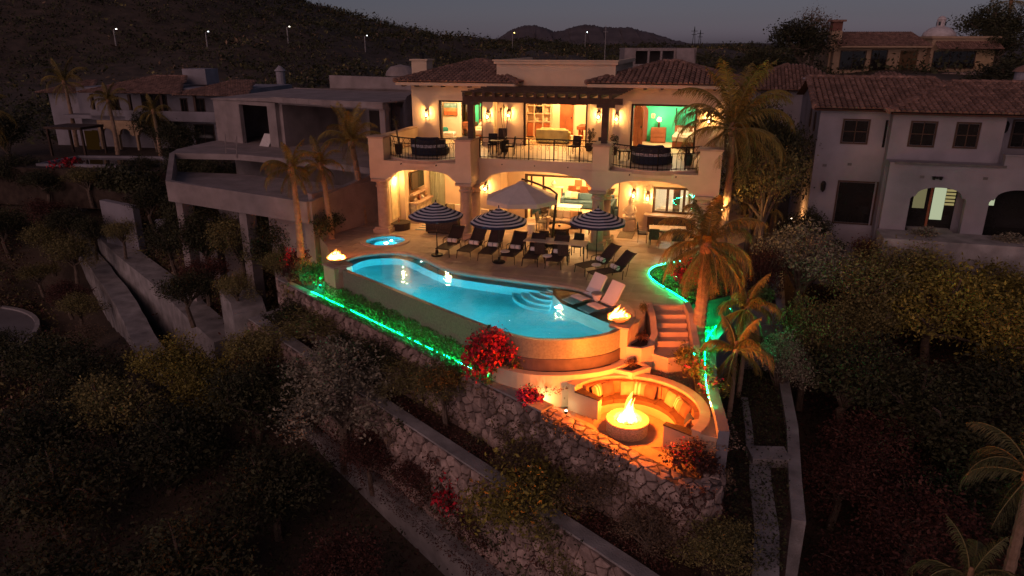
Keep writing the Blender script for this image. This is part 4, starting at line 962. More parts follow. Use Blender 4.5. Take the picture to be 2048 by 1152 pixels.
sofa(hw(.85,3.75), HA, 'cream wicker sofa facing the pool in the middle arcade', 1.9, wicker, cream_fab, 2)
pillow(hw(.35,3.75,.66), HA, 'patterned dark pillow on the cream arcade sofa', M('pattern_pillow', (.16,.13,.08), .95, .5, 14)); pillow(hw(1.45,3.7,.66), HA+.2, 'tan pillow on the cream arcade sofa', tan_fab)
t = thing('coffee_table', 'round wicker coffee table with pale top in the middle arcade', 'coffee table', hw(1.05,2.1), HA); put(B().lathe([(.52,.02),(.46,.1),(.52,.38)], n=20, cap=False), 'skirt', wicker, t); put(B().lathe([(.56,.38),(.57,.41),(.55,.43)], n=24), 'table_top', tan_fab, t)
t = thing('candle_bowl', 'small dark bowl in the middle of the round coffee table', 'bowl', hw(1.05,2.1,.43)); put(B().lathe([(.05,0),(.09,.07),(.07,.07)], n=12), 'bowl', dwood, t)
t = thing('drum_stool', 'white ceramic drum stool beside the dark wicker armchair', 'stool', hw(-.35,1.95)); put(B().lathe([(.19,0),(.22,.22),(.19,.46)], n=18), 'drum', towel_w, t); put(B().lathe([(.2,.46),(.19,.48)], n=18), 'seat', towel_w, t)
chair(hw(.0,2.7), HA+1.5, 'dark wicker armchair beside the white drum stool', wicker, wicker, name='armchair'); chair(hw(2.25,2.6), HA-1.5, 'wicker armchair with tan cushion near the right arcade columns', tan_fab, wicker, name='armchair'); chair(hw(-.1,4.3), HA+.6, 'dark wicker armchair with pale throw at the living room threshold', wicker, wicker, name='armchair')
t = thing('drum_table', 'small cream drum table beside the round coffee table', 'side table', hw(.1,3.4)); put(B().lathe([(.2,0),(.17,.25),(.2,.52)], n=14), 'drum', cream_fab, t); put(B().lathe([(.22,.52),(.22,.55)], n=14), 'table_top', cream_fab, t)
# left arcade
sofa(hw(-4.55,.95), HA+rad(180), 'cream outdoor sofa with its back to the loungers by the fireplace', 1.7, wicker, cream_fab, 2); sofa(hw(-4.7,3.6), HA, 'cream sofa facing the fireplace against the curtain wall', 1.9, wicker, cream_fab, 2)
pillow(hw(-5.1,.95,.66), HA+2.9, 'dark brown pillow on the sofa by the fireplace', brown_fab); pillow(hw(-4.3,3.55,.66), HA, 'dark pillow on the sofa by the curtain wall', navy); pillow(hw(-5.2,3.55,.66), HA+.2, 'patterned pillow on the sofa by the curtain wall', M('pattern_pillow', (0,0,0)))
table(hw(-5.0,2.2), HA, 'low pale coffee table between the arcade sofas', 1.0, .6, .38, cream_fab, dwood, 'coffee_table', 'coffee table')
sofa(hw(-3.2,2.9), HA-.1, 'pale armchair under the wall lantern by the cream parasol', .95, wicker, cream_fab, 1, name='armchair', cat='armchair')
rg = thing('rug', 'striped rug on the arcade floor near the fireplace', 'rug', hw(-5.2,1.9,.004), HA)
for k in range(9): put(B().box(-1.0,1.0,-.9+k*.2,-.9+k*.2+.198,.0,.012), 'rug_stripe', cream_fab if k % 2 else M('rug_blue', (.12,.16,.18), .95), rg)
t = thing('planter', 'round low planter with pale gravel under the lit alcove', 'planter', hw(-7.0,1.0)); put(B().lathe([(.5,0),(.54,.35),(.5,.37),(.44,.36)], n=24), 'bowl', wicker, t); put(B().lathe([(.44,.34),(.02,.36)], n=18), 'pebble_fill', cream_fab, t)
t = thing('bottle', 'small dark bottle standing in the low round planter', 'bottle', hw(-7.05,.95,.36)); put(B().lathe([(.05,0),(.05,.12),(.02,.16),(.02,.22)], n=8), 'glass', rwood, t)
t = thing('television', 'dark wall television above the fireplace shelves', 'television', hw(-6.97,3.3,2.15), HA); put(B().box(0,.06,-.8,.8,-.45,.45), 'housing', iron, t); put(B().box(.06,.066,-.77,.77,-.42,.42), 'screen', darkpane, t)
for k, (y, h, m, lab) in enumerate(((2.6,.22,cream_fab,'cream vase at the pool end of the fireplace shelf'),(3.1,.3,rwood,'tall red vase on the fireplace shelf'),(3.5,.2,towel_w,'white jar on the fireplace shelf'),(4.0,.28,tan_fab,'tan vase at the inner end of the fireplace shelf'))):
    t = thing('vase', lab, 'vase', hw(-6.8,y,1.08), 0, 'vases over the fireplace'); put(B().lathe([(.05,0),(.09,h*.5),(.04,h*.85),(.06,h)], n=10), 'body', m, t)
cu = thing('curtain', 'floor length pale green curtain in the fireplace arcade', 'curtain', hw(-6.55,5.1), HA)
put(B().prism([(lerp(-.42,.42,k/28), -.05+.05*math.sin(k*1.8)) for k in range(29)]+[(.42,.06),(-.42,.06)], .03, 2.55), 'drape', M('curtain_cloth', (.34,.36,.27), .95, .1), cu); put(B().tube([(-.55,0,2.6),(.55,0,2.6)], .02, 6), 'rod', iron, cu)
# dining under the right arcade
table(hw(6.3,1.85), HA+.1, 'dining table with pale top by the kitchen counter', 1.7, .95, .76, cream_fab, wicker, 'dining_table')
for k, (dx, dy, q, lab) in enumerate(((-.55,-.75,3.14,'dark dining chair on the pool side, towards the statue'),(.5,-.78,3.2,'dark dining chair on the pool side, towards the palm'),(-.5,.75,0,'dark dining chair on the kitchen side, towards the statue'),(.55,.75,.1,'dark dining chair on the kitchen side, towards the palm'),(-1.15,0,1.57,'dark dining chair with striped cushion at the statue end of the table'),(1.2,.05,-1.57,'dark dining chair at the palm end of the table'))):
    x, y, _ = hw(6.3+dx, 1.85+dy); chair((x, y, 0), HA+.1+q, lab, wicker, column_m, grp='dining chairs')
# statue on plinth
t = thing('statue', 'pale carved seated figure statue on a plinth between the lanterns', 'statue', hw(4.28,3.85), HA)
put(B().cbox((0,0,.3), (.6,.5,.6), bev=.04), 'plinth', column_m, t); put(B().lathe([(.27,.6),(.32,.68),(.28,.8),(.2,.95),(.22,1.12),(.19,1.25),(.08,1.33),(.11,1.42),(.13,1.52),(.09,1.62),(.05,1.7),(.03,1.78)], n=16), 'figure', cream_fab, t, smooth=True)
put(B().tube([(-.2,0,1.22),(-.33,-.1,1.02),(-.12,-.24,.9)], [.06,.05,.045], 6).tube([(.2,0,1.22),(.33,-.1,1.02),(.12,-.24,.9)], [.06,.05,.045], 6).tube([(-.3,-.05,.76),(-.1,-.3,.74),(.28,-.2,.73)], [.09,.08,.06], 6), 'limbs', cream_fab, t, smooth=True)
dm = thing('door_mat', 'grey mat on the floor in front of the statue', 'mat', hw(4.25,3.1,.004), HA); put(B().box(-.35,.35,-.8,.4,0,.015), 'pile', M('mat_grey', (.16,.13,.10), 1, .2, 20), dm); put(B().box(-.38,.38,-.83,.43,0,.01), 'border', brown_fab, dm)
# living room
sofa(hw(1.3,8.4), HA, 'long slate blue sectional sofa in the living room', 3.0, blue_fab, blue_fab, 3); sofa(hw(2.65,6.9), HA-rad(90), 'slate blue sofa side section facing the pale coffee table', 2.0, blue_fab, blue_fab, 2); sofa(hw(3.6,6.2), HA-rad(80), 'slate blue armchair behind the right arcade column', .95, blue_fab, blue_fab, 1, name='armchair', cat='armchair')
sofa(hw(-.9,6.3), HA+rad(80), 'aqua and blue armchair left of the living room coffee table', 1.0, blue_fab, aqua_fab, 1, name='armchair', cat='armchair')
for x, m, lab in ((.2,aqua_fab,'aqua pillow at the open end of the blue sofa'),(.55,cream_fab,'cream pillow next to the aqua one on the blue sofa'),(2.1,cream_fab,'cream pillow at the corner of the blue sofa'),(2.4,aqua_fab,'aqua pillow at the corner of the blue sofa')): pillow(hw(x,8.3,.72), HA, lab, m)
table(hw(.6,6.8), HA, 'broad pale marble coffee table before the blue sofa', 1.3, .9, .42, towel_w, towel_w, 'coffee_table', 'coffee table')
table(hw(.9,10.4), HA, 'wooden dining table at the back of the living room', 2.2, 1.0, .75, rwood, rwood, 'dining_table')
for k in range(6):
    x = .2+.7*(k % 3); y = 9.7 if k < 3 else 11.1; chair(hw(x, y), HA+(3.14 if k < 3 else 0), 'red wooden chair at the indoor table, '+['first','second','third'][k % 3]+(' on the sofa side' if k < 3 else ' on the wall side'), rwood, rwood, arms=False, grp='red wooden indoor chairs', hi=1.05)
pt = thing('painting', 'colourful picture on the living room back wall', 'painting', hw(.2,11.97,1.9), HA); put(B().box(-.5,.5,-.04,0,-.35,.35), 'frame', rwood, pt); put(B().box(-.44,.44,-.045,-.04,-.29,.29), 'canvas', M('picture_paint', (.5,.25,.1), .7, .5, 4, col2=(.15,.3,.4)), pt)
table(hw(-1.0,9.8), HA, 'pale console table with ornaments at the living room rear', 1.2, .4, .85, cream_fab, dwood, 'console_table', 'console table')
t = thing('vase', 'blue and white vase on the living room console', 'vase', hw(-1.0,9.8,.85)); put(B().lathe([(.08,0),(.15,.2),(.06,.36),(.09,.42)], n=12), 'body', aqua_fab, t); 
# kitchen interior seen through the window
sofa(hw(5.9,6.4), HA+rad(180), 'pale armchair inside the kitchen window', 1.0, cream_fab, cream_fab, 1, name='armchair', cat='armchair')
t = thing('wall_oven', 'dark built in ovens at the back of the kitchen', 'oven', hw(7.5,8.9), HA); put(B().box(-.35,.35,0,.3,.006,2.1), 'housing', iron, t); put(B().box(-.3,.3,-.02,-.005,.8,1.25), 'oven_door', darkpane, t); put(B().box(-.3,.3,-.02,-.005,1.35,1.8), 'oven_door', darkpane, t); put(B().box(-.25,.25,-.06,-.03,1.28,1.3), 'handle', towel_w, t)
# ---- upstairs rooms
pt = thing('painting', 'landscape painting of orange hills on the white bedroom wall', 'painting', hw(-6.85,8.29,5.35), HA); put(B().box(-.42,.42,-.05,0,-.36,.36), 'frame', dwood, pt)
for k, (z0, z1, c) in enumerate(((-.33,-.12,(.45,.12,.04)),(-.12,.08,(.5,.25,.1)),(.08,.18,(.15,.3,.25)),(.18,.33,(.25,.42,.42)))): put(B().box(-.39,.39,-.056,-.05,z0,z1), 'painted_band', M('painted_band_%s' % 'abcd'[k], c, .7, .4, 6), pt)
def bed(loc, rz, lab, cover, throw):
    t = thing('bed', lab, 'bed', loc, rz); put(B().cbox((0,0,.2), (1.7,2.1,.28), bev=.03), 'base', rwood, t); put(B().cbox((0,0,.5), (1.72,2.08,.34), bev=.08), 'mattress', cover, t); put(B().cbox((0,-.55,.53), (1.76,.9,.36), bev=.09), 'throw_blanket', throw, t); put(B().cbox((0,1.08,.5), (1.75,.08,.95), bev=.02), 'headboard', rwood, t)
    for x in (-.86,.86): put(B().tube([(x,1.08,0),(x,1.08,1.9)], .035, 6), 'bed_post', iron, t)
    for x in (-.42,.42): put(B().cbox((x,.75,.76), (.65,.4,.18), rx=.3, bev=.06), 'bed_pillow', cover, t)
bed(hw(-4.55,8.1,FZ), HA, 'bed with peach cover in the painting bedroom', cream_fab, M('peach_cover', (.58,.32,.16), .95)); bed(hw(6.75,8.1,FZ), HA-.0, 'bed with cream cover in the green room with the arched door', cream_fab, cream_fab)
def dresser(loc, lab):
    t = thing('nightstand', lab, 'nightstand', loc, HA, 'bedroom nightstands'); put(B().cbox((0,0,.42), (.8,.45,.8), bev=.02), 'carcass', rwood, t)
    for z in (.2,.44,.66): put(B().cbox((0,-.24,z), (.7,.03,.19)), 'drawer', rwood, t)
dresser(hw(-6.0,9.2,FZ), 'dark wooden nightstand under the lamp in the painting bedroom'); dresser(hw(5.0,9.2,FZ), 'red wooden nightstand under the lamp in the room with the arched door')
table_lamp(hw(-6.0,9.15,FZ+.82), 'glowing lamp on the nightstand in the painting bedroom'); table_lamp(hw(5.0,9.15,FZ+.82), 'glowing lamp on the nightstand beside the arched door')
t = thing('bench', 'white slipper chair with teal cushion by the bedroom sliding door', 'chair', hw(-6.7,7.4,FZ), HA); put(B().cbox((0,0,.32), (.8,.6,.2), bev=.05), 'seat', towel_w, t); put(B().cbox((-.2,.1,.52), (.3,.2,.3), rz=.4, bev=.06), 'cushion', M('teal_fabric', (.03,.22,.2), .9), t); put(B().cbox((0,0,.12),(.7,.5,.2)), 'base', towel_w, t)
t = thing('cactus', 'tall dark cactus in the painting bedroom', 'cactus', hw(-5.3,9.3,FZ)); put(B().lathe([(.18,0),(.22,.35)], n=12), 'pot', dwood, t); put(B().tube([(0,0,.3),(0,0,1.7)], .08, 7).tube([(0,0,.9),(.22,0,1.0),(.24,0,1.45)], .055, 6), 'stem', leafA, t)
t = thing('wall_plaque', 'small pale square plaque on the green wall by the arched door', 'plaque', hw(4.98,9.59,5.1), HA) if False else thing('wall_plaque', 'small orange square plaque on the green wall by the lamp', 'plaque', hw(4.62,9.6,5.15), HA); put(B().box(-.1,.1,-.03,0,-.12,.12), 'frame', cream_fab, t); put(B().box(-.06,.06,-.035,-.03,-.08,.08), 'tile_face', tan_fab, t)
sh = thing('bookcase', 'tall cream bookcase with arched niches in the upstairs lounge', 'bookcase', hw(-1.9,9.4,FZ), HA)
put(B().box(-.75,.75,.3,.38,0,2.6), 'back_panel', cream_fab, sh)
for x in (-.75,-.28,.24,.7): put(B().box(x,x+.06,0,.3,0,2.6), 'upright', cream_fab, sh)
for x0, x1 in ((-.69,-.28),(-.22,.24),(.3,.7)):
    for z in (.9,1.35,1.8,2.3): put(B().box(x0,x1,.02,.3,z,z+.05), 'shelf', cream_fab, sh)
    put(B().box(x0+.03,x1-.03,.01,.03,.08,.85), 'cabinet_door', rwood, sh)
t = thing('television', 'narrow dark screen in the middle of the cream bookcase', 'television', hw(-1.83,9.5,FZ+1.45)); put(B().box(-.17,.17,-.03,.02,0,.8), 'housing', iron, t); put(B().box(-.15,.15,-.035,-.03,.03,.77), 'screen', darkpane, t)
sofa(hw(-.55,7.5,FZ), HA+rad(180), 'pale green sofa with its back to the balcony in the upstairs lounge', 1.8, M('sage_fabric', (.36,.36,.18), .95), M('sage_fabric', (0,0,0)), 2)
t = thing('pool_table', 'wooden billiard table at the back of the upstairs lounge', 'billiard table', hw(1.5,9.0,FZ), HA); put(B().cbox((0,0,.74), (1.9,1.1,.2), bev=.02), 'table_bed', rwood, t); put(B().cbox((0,0,.85), (1.7,.9,.02)), 'cloth', brown_fab, t)
for sx in (-.8,.8):
    for sy in (-.4,.4): put(B().lathe([(.06,0),(.09,.3),(.06,.64)], (sx,sy,0), 8), 'leg', rwood, t)
table(hw(.55,7.7,FZ), HA, 'low pale table with a bowl in the upstairs lounge', .9, .6, .4, cream_fab, cream_fab, 'coffee_table', 'coffee table')
# ---- balcony furniture
def daybed(loc, rz, lab):
    t = thing('daybed', lab, 'daybed', loc, rz, 'round navy daybeds on the balcony'); o = arc((0,0), .95, 200, 340, 16); i = arc((0,0), .78, 340, 200, 16)
    put(B().lathe([(.92,.05),(.95,.3),(.9,.34)], n=24), 'base', M('navy_wicker', (.02,.022,.035), .8, .3, 20, .5, 60), t); put(B().prism(o+i, .3, .78), 'backrest', M('navy_wicker', (0,0,0)), t); put(B().lathe([(.86,.34),(.88,.42),(.8,.48),(.02,.49)], n=24, cap=False), 'mattress', navy, t)
    put(B().prism(arc((0,0), .965, 205, 335, 16)+arc((0,0), .952, 335, 205, 16), .42, .56), 'pattern_band', M('pattern_band', (.28,.28,.30), .9, .6, 12), t)
    for a in (235, 270, 305): put(B().cbox((.62*math.cos(rad(a)), .62*math.sin(rad(a)), .68), (.5,.16,.42), rz=rad(a+90), rx=.2, bev=.05), 'cushion', navy, t)
daybed(hw(-5.5,1.75,FZ+.004), HA+.1, 'round navy daybed on the curved balcony nearest the chimney'); daybed(hw(5.35,1.95,FZ+.004), HA-.1, 'round navy daybed on the curved balcony by the palm')
FZT = FZ+.004
potted(hw(-7.0,1.3,FZT), 'tall spiky plant in dark pot at the outer corner of the balcony', 1.2, .5, 3, dwood); potted(hw(-3.75,2.0,FZT), 'leafy plant in dark pot beside the balcony pillar under the pergola post', .8, .5, 4, dwood, 'leafy'); potted(hw(-2.15,3.4,FZT), 'two slender dracaenas in a black pot under the lounge lantern', 1.55, .6, 5, iron, pr=.24); potted(hw(1.9,4.9,FZT), 'dried twiggy plant in pot beside the lounge opening', .9, .4, 6, wicker, 'leafy', lm=leafD); potted(hw(3.3,3.9,FZT), 'small dark potted plant behind the right pergola post', .6, .4, 7, dwood, 'leafy', lm=leafA); potted(hw(7.0,1.7,FZT), 'green plant in dark pot at the palm end of the balcony railing', .5, .5, 8, M('green_pot', (.02,.05,.03), .5), 'leafy')
chair(hw(-2.55,4.2,FZT), HA, 'high backed dark chair on the balcony before the lounge pier', wicker, iron, hi=1.05); chair(hw(1.45,3.3,FZT), HA-.4, 'dark wicker chair on the balcony by the dried plant', wicker, wicker); chair(hw(3.0,3.2,FZT), HA+.8, 'dark chair on the balcony behind the pergola post', wicker, iron)
t = table(hw(-2.3,2.4,FZT), HA, 'small iron cafe table behind the middle railing', .6, .6, .7, iron, iron, 'cafe_table'); chair(hw(-1.6,2.5,FZT), HA-1.4, 'thin iron chair at the cafe table towards the lounge', iron, iron, arms=False, grp='iron cafe chairs'); chair(hw(-2.65,3.0,FZT), HA+.2, 'thin iron chair at the cafe table towards the painting bedroom', iron, iron, arms=False, grp='iron cafe chairs')
table(hw(-3.9,2.9,FZT), HA, 'small iron side table by the balcony bedroom door', .45, .45, .55, iron, iron, 'side_table', 'side table'); table(hw(4.0,2.6,FZT), HA, 'low iron table on the balcony beside the round daybed', .6, .5, .45, iron, iron, 'side_table', 'side table')
# ================================================================ fire bowls and fire pit
fl_out = FLAME('flame_outer', (1,.26,.03), 1.6); fl_in = FLAME('flame_inner', (1,.48,.12), 4.2)
def flame(b, c, r, h, seed, lean=0.):
    q = random.Random(seed); n = 9; rows = 7
    ph = [q.uniform(0, 6.28) for _ in range(4)]; prev = None; vs = []
    for j in range(rows+1):
        f = j/rows; rr_ = r*(1-f)**.85*(1+.35*math.sin(3.1*f*2+ph[0]))*(.75+.5*math.sin(math.pi*min(1, f*1.6+.25))); ox = lean*h*f*f+.22*r*math.sin(5*f+ph[1])*f*1.6; oy = .22*r*math.sin(4*f+ph[2])*f*1.6
        for k in range(n): a = 2*math.pi*k/n; w = 1+.25*math.sin(2*a+ph[3]+f*3); vs.append((c[0]+ox+rr_*w*math.cos(a), c[1]+oy+rr_*w*math.sin(a), c[2]+h*f))
    b.add(vs, [(j*n+k, j*n+(k+1) % n, (j+1)*n+(k+1) % n, (j+1)*n+k) for j in range(rows) for k in range(n)])
def fire_bowl(loc, lab, e, lean, long, rz):
    t = thing('fire_bowl', lab, 'fire bowl', loc, rz, 'fire bowls on the pool edge'); put(B().lathe([(.12,0),(.2,.05),(.40,.22),(.42,.26),(.36,.25),(.2,.18)], n=24, cap=False), 'bowl', column_m, t, smooth=True)
    put(B().lathe([(.36,.2),(.02,.22)], n=18), 'lava_bed', soil, t)
    bo, bi = B(), B()
    for k in range(7): x = lerp(-.26, .26, k/6)*long; h = .34*(1-abs(k-3+lean*4)/6)+.05; flame(bo, (x, .04*math.sin(k*2), .21), .12, h*1.25, k+int(loc[0]*10), lean); flame(bi, (x, .04*math.sin(k*2), .21), .085, h, k+int(loc[0]*10), lean)
    put(bo, 'flame', fl_out, t, smooth=True); put(bi, 'flame_core', fl_in, t, smooth=True); lamp('fire_source', (0,0,.45), e, (1,.19,.016), .16, t)
put(B().prism([(-7.75,29.3),(-7.0,28.5),(-6.72,28.85),(-7.3,29.75)], -3, .04), 'fire_plinth', stucco, deck) if False else None
fb = thing('fire_plinth', 'square cream plinth carrying the fire bowl at the far pool corner', 'plinth', (-7.45,29.0,0), rad(-45)); put(B().cbox((0,0,-.9), (.85,.85,1.85)), 'shaft', stucco, fb); put(B().cbox((0,0,.055), (.95,.95,.06)), 'slab_cap', coping_m, fb)
fire_bowl((-7.45,29.0,.085), 'fire bowl burning at the far end of the infinity edge', 120, .2, 1.0, 0)
fb = thing('fire_plinth', 'cream corner plinth carrying the fire bowl beside the garden steps', 'plinth', (3.72,22.3,0), rad(-25)); put(B().cbox((0,0,-1.0), (.62,.75,1.96)), 'shaft', stucco, fb); put(B().cbox((0,0,.02), (.7,.8,.06)), 'slab_cap', coping_m, fb)
fire_bowl((3.62,22.35,.05), 'fire bowl with long wind blown flame beside the garden steps', 105, .9, 1.25, rad(25))
# fire ring
FR = (3.5, 19.05)
t = thing('fire_pit', 'round pebble faced fire ring with tall flames in the sunken patio', 'fire pit', (*FR, -2.2)); pb_m = M('pebble_mosaic', (.58,.42,.28), .9, .45, 30, 1., 45)
put(B().lathe([(.62,0),(.63,.40)], n=40, cap=False), 'ring_wall', pb_m, t); put(B().lathe([(.64,.40),(.66,.44),(.64,.46),(.42,.46),(.38,.40),(.36,.30)], n=40, cap=False), 'rim', column_m, t); put(B().lathe([(.40,.34),(.02,.36)], n=24), 'lava_bed', soil, t)
b = B(); r = random.Random(2)
for k in range(60):
    a = r.uniform(0, 6.28); d = .33*r.random()**.5; b.cbox((d*math.cos(a), d*math.sin(a), .37), (.07,.06,.05), rz=r.uniform(0,3), rx=r.uniform(-.5,.5), bev=.015)
put(b, 'lava_stones', soil, t, kind='stuff')
bo, bi = B(), B()
for k, (x, y, rr_, h) in enumerate(((0,0,.2,1.05),(-.12,.08,.15,.6),(.13,.04,.16,.72),(.05,-.13,.15,.5),(-.16,-.08,.13,.42),(.2,-.06,.12,.38),(-.26,.0,.09,.36),(.08,.14,.14,.8))): flame(bo, (x, y, .36), rr_*1.05, h*.95, 50+k, .12); flame(bi, (x, y, .36), rr_*.62, h*.72, 50+k, .12)
put(bo, 'flame', fl_out, t, smooth=True); put(bi, 'flame_core', fl_in, t, smooth=True); lamp('fire_source', (0,0,1.45), 660, (1,.17,.010), .2, t); lamp('fire_source', (-.05,-.05,.75), 120, (1,.22,.014), .2, t)
# ---- curved sofa round the fire
SM = M('sofa_stucco', (.46,.33,.22), .9, .08, 2, .2, 30)
t = thing('curved_sofa', 'semicircular built in sofa with orange lit cushions round the fire pit', 'built-in sofa')
A0, A1 = 140, -42; sofa_fab = M('sofa_cushion', (.23,.115,.055), .95, .12, 5, .2, 50)
def ringseg(r0, r1, a0, a1, n=10): return arc(PC, r1, a0, a1, n)+arc(PC, r0, a1, a0, n)
put(B().prism(ringseg(2.03, 2.28, A0, A1, 40), -3.2, -1.30), 'back_wall', SM, t); put(B().prism(ringseg(2.0, 2.31, A0+.5, A1-.5, 40), -1.30, -1.25), 'wall_cap', coping_m, t)
put(B().prism(ringseg(1.36, 2.03, A0-4, A1+4, 40), -2.4, -1.92), 'bench', SM, t)
for a in (A0, A1):
    c = rad(a); s = -1 if a == A1 else 1
    blk = put(B().prism(ringseg(1.15, 2.035, a, a-s*9, 3), -2.6, -1.50), 'end_block', SM, t); put(B().prism(ringseg(1.12, 2.029, a+s*.6, a-s*9.6, 3), -1.50, -1.46), 'block_cap', wicker, t)
a = A0-10; step = (A0-A1-20)/6
for k in range(6):
    a0, a1 = a-step*k-.4, a-step*(k+1)+.4
    put(B().prism(ringseg(1.38, 1.92, a0, a1, 8), -1.919, -1.78), 'seat_cushion', M('sofa_seat', (.11,.062,.035), .95, .12, 5, .2, 50), t)
    put(B().prism(ringseg(1.85, 2.01, a0, a1, 8), -1.779, -1.36), 'back_cushion', sofa_fab, t)
put(B().prism([(5.2,17.45),(5.75,17.2),(5.85,18.4),(5.2,18.2)], -3, -1.33), 'corner_wall', SM, t)
put(B().prism(arc(PC, 1.36, A0-6, A1+6, 30)+[(3.0,18.1),(2.4,18.9)], -2.3, -2.185), 'pit_floor', flag, t)
strp = M('striped_pillow_base', (.30,.17,.09), .95)
def striped_pillow(ang, r, lab, roll=0.):
    x, y = PC[0]+r*math.cos(rad(ang)), PC[1]+r*math.sin(rad(ang)); root = thing('pillow', lab, 'pillow', (x, y, -1.56), rad(ang-90)+roll, 'striped pillows on the curved sofa'); root.rotation_euler[0] = -.3
    n = 8; vs = []
    for side in (1,-1):
        for i in range(n+1):
            for j in range(n+1): u, v = i/n*2-1, j/n*2-1; vs.append((u*.24, side*.09*(max(0,1-u**4)*max(0,1-v**4))**.6, v*.21))
    b = B(); o = 0
    for q in range(2):
        for i in range(n):
            b.cur = 1 if i in (2,4,) else 0
            b.add([vs[q*(n+1)**2+(i+di)*(n+1)+j] for di in (0,1) for j in range(n+1)], [(j, j+1, n+2+j, n+1+j) for j in range(n)])
    put(b, 'cover', [strp, cream_fab], root)
for a, r_, lab, ro in ((118,1.72,'striped pillow leaning by the sofa end block nearest the pool',.3),(72,1.75,'striped pillow in the middle of the curved sofa back',-.1),(22,1.72,'striped pillow on the palm side of the curved sofa',-.3)): striped_pillow(a, r_, lab, ro)
def ring_pillow(a, lab, m, ro=0): x, y = PC[0]+1.72*math.cos(rad(a)), PC[1]+1.72*math.sin(rad(a)); pillow((x, y, -1.56), rad(a-90)+ro, lab, m, .44, -.3, 'plain pillows on the curved sofa')
ring_pillow(105,'plain brown pillow beside the striped one near the sofa end block',brown_fab,.2); ring_pillow(60,'plain brown pillow beside the middle striped one',brown_fab,-.2); ring_pillow(84,'orange tan pillow left of the middle striped one',tan_fab,.1); ring_pillow(35,'tan pillow on the bend of the curved sofa',tan_fab,-.2); ring_pillow(8,'dark pillow on the palm side bend of the curved sofa',brown_fab,.2); ring_pillow(-14,'navy pillow near the far end block of the curved sofa',navy,.3); ring_pillow(-25,'dark brown pillow against the far end block of the curved sofa',brown_fab,-.2)
# garden spotlights
def spotlight(loc, lab, e, col=(1,.75,.4), dz=.2):
    t = thing('garden_light', lab, 'garden light', loc, 0, 'small garden lights'); put(B().lathe([(.05,0),(.05,.12),(.03,.13)], n=10), 'housing', iron, t); put(B().lathe([(.045,.131),(.02,.16)], n=10), 'lens', EM('spot_lens', (1,.8,.5), 9) if col[0] > .5 else EM('green_lens', (0,1,.35), 8), t); lamp('garden_light_source', (0,0,dz), e, col, .04, t)
spotlight((.30,20.95,-1.75), 'bright little garden light at the end of the curved cream wall', 9); spotlight((1.0,20.35,-2.2), 'garden light beside the pink bougainvillea washing the cream wall', 9, (1,.8,.35), .3); spotlight((-8.55,30.0,-1.36), 'bluish green garden spot under the bush by the far fire bowl', 34, (.0,1.,.35), .3); spotlight((7.2,24.0,-1.25), 'green garden spot in the ground cover behind the palm', 75, (0,1,.3), .4); spotlight((6.6,27.2,-.03), 'green garden spot in the terrace edge bed', 16, (0,1,.3), .3)
spotlight((1.72,20.1,-2.2), 'recessed white step light shining at the sofa end block', 1.5, (1,.9,.6), .2)
spotlight((6.05,23.15,-.9), 'orange uplight at the foot of the big palm', 90, (1,.40,.10), .25); spotlight((5.45,22.0,-1.45), 'orange uplight in the shrub bed facing the big palm', 110, (1,.42,.10), .3); spotlight((14.55,36.2,.2), 'orange uplight at the shaded side wall of the white house', 60, (1,.42,.12), .25)
spotlight((-9.3,31.0,-1.0), 'orange uplight at the foot of the slender palm', 14, (1,.3,.05), .3)
# ================================================================ neighbouring houses
def win(parent, x0, x1, y, z0, z1, nx=2, nz=2, fr=None, pane=None, dep=.06, name='window'):
    """framed window standing 1 cm proud of a wall whose face is at y"""
    fr = fr or dwood; pane = pane or darkpane
    w = put(B().box(x0,x0+.07,y-.05,y-.004,z0,z1).box(x1-.07,x1,y-.05,y-.004,z0,z1).box(x0+.07,x1-.07,y-.05,y-.004,z0,z0+.07).box(x0+.07,x1-.07,y-.05,y-.004,z1-.07,z1), name, fr, parent)
    for i in range(nx):
        for k in range(nz):
            a0, a1 = lerp(x0+.07, x1-.07, i/nx), lerp(x0+.07, x1-.07, (i+1)/nx); b0, b1 = lerp(z0+.07, z1-.07, k/nz), lerp(z0+.07, z1-.07, (k+1)/nz)
            put(B().box(a0+.018,a1-.018,y-.03,y-.012,b0+.018,b1-.018), 'pane', pane, w)
    if nx > 1 or nz > 1:
        b = B()
        for i in range(1, nx): x = lerp(x0+.07, x1-.07, i/nx); b.box(x-.02,x+.02,y-.045,y-.008,z0+.07,z1-.07)
        for k in range(1, nz): z = lerp(z0+.07, z1-.07, k/nz); b.box(x0+.07,x1-.07,y-.043,y-.009,z-.02,z+.02)
        put(b, 'muntin', fr, w)
    return w
# ---- white house on the right
wh = thing('white_house', 'unlit white two storey house with tiled gable roof right of the palm', 'house', (14.6,34.5,0), HA)
P = lambda b, n, m, par=None, **k: put(b, n, m, par or wh, **k)
GZ0 = .3
P(B().box(0,3.02,0,9,-4,6.05), 'wall', white_wall); P(B().yprism([(0,6.05),(0,6.05)], 0, 1), 'wall', white_wall) if False else None
P(B().xprism([(-.0,6.05),(9,6.05),(4.3,7.2)], .02, .3), 'gable_wall', white_wall)
P(B().box(3.021,7.55,-.6,9,-4,6.0), 'wall', white_wall); P(B().box(7.551,13,.9,9,-4,6.0), 'wall', white_wall)
A_ = arch_poly(3.03,14,4.1,6.35,2.3,.55,3.86)
P(B().yprism(arch_poly(3.02,6.9,4.1,6.35,2.3,.55,3.9), -1.55,-1.25), 'arcade_wall', white_wall); P(B().yprism(arch_poly(6.9,10.4,7.25,9.6,2.3,.6,3.9), -1.55,-1.25), 'arcade_wall', white_wall)
P(B().box(3.02,4.1,-1.55,-1.25,-4,2.3).box(6.35,7.25,-1.55,-1.25,-4,2.3), 'arcade_pier', white_wall)
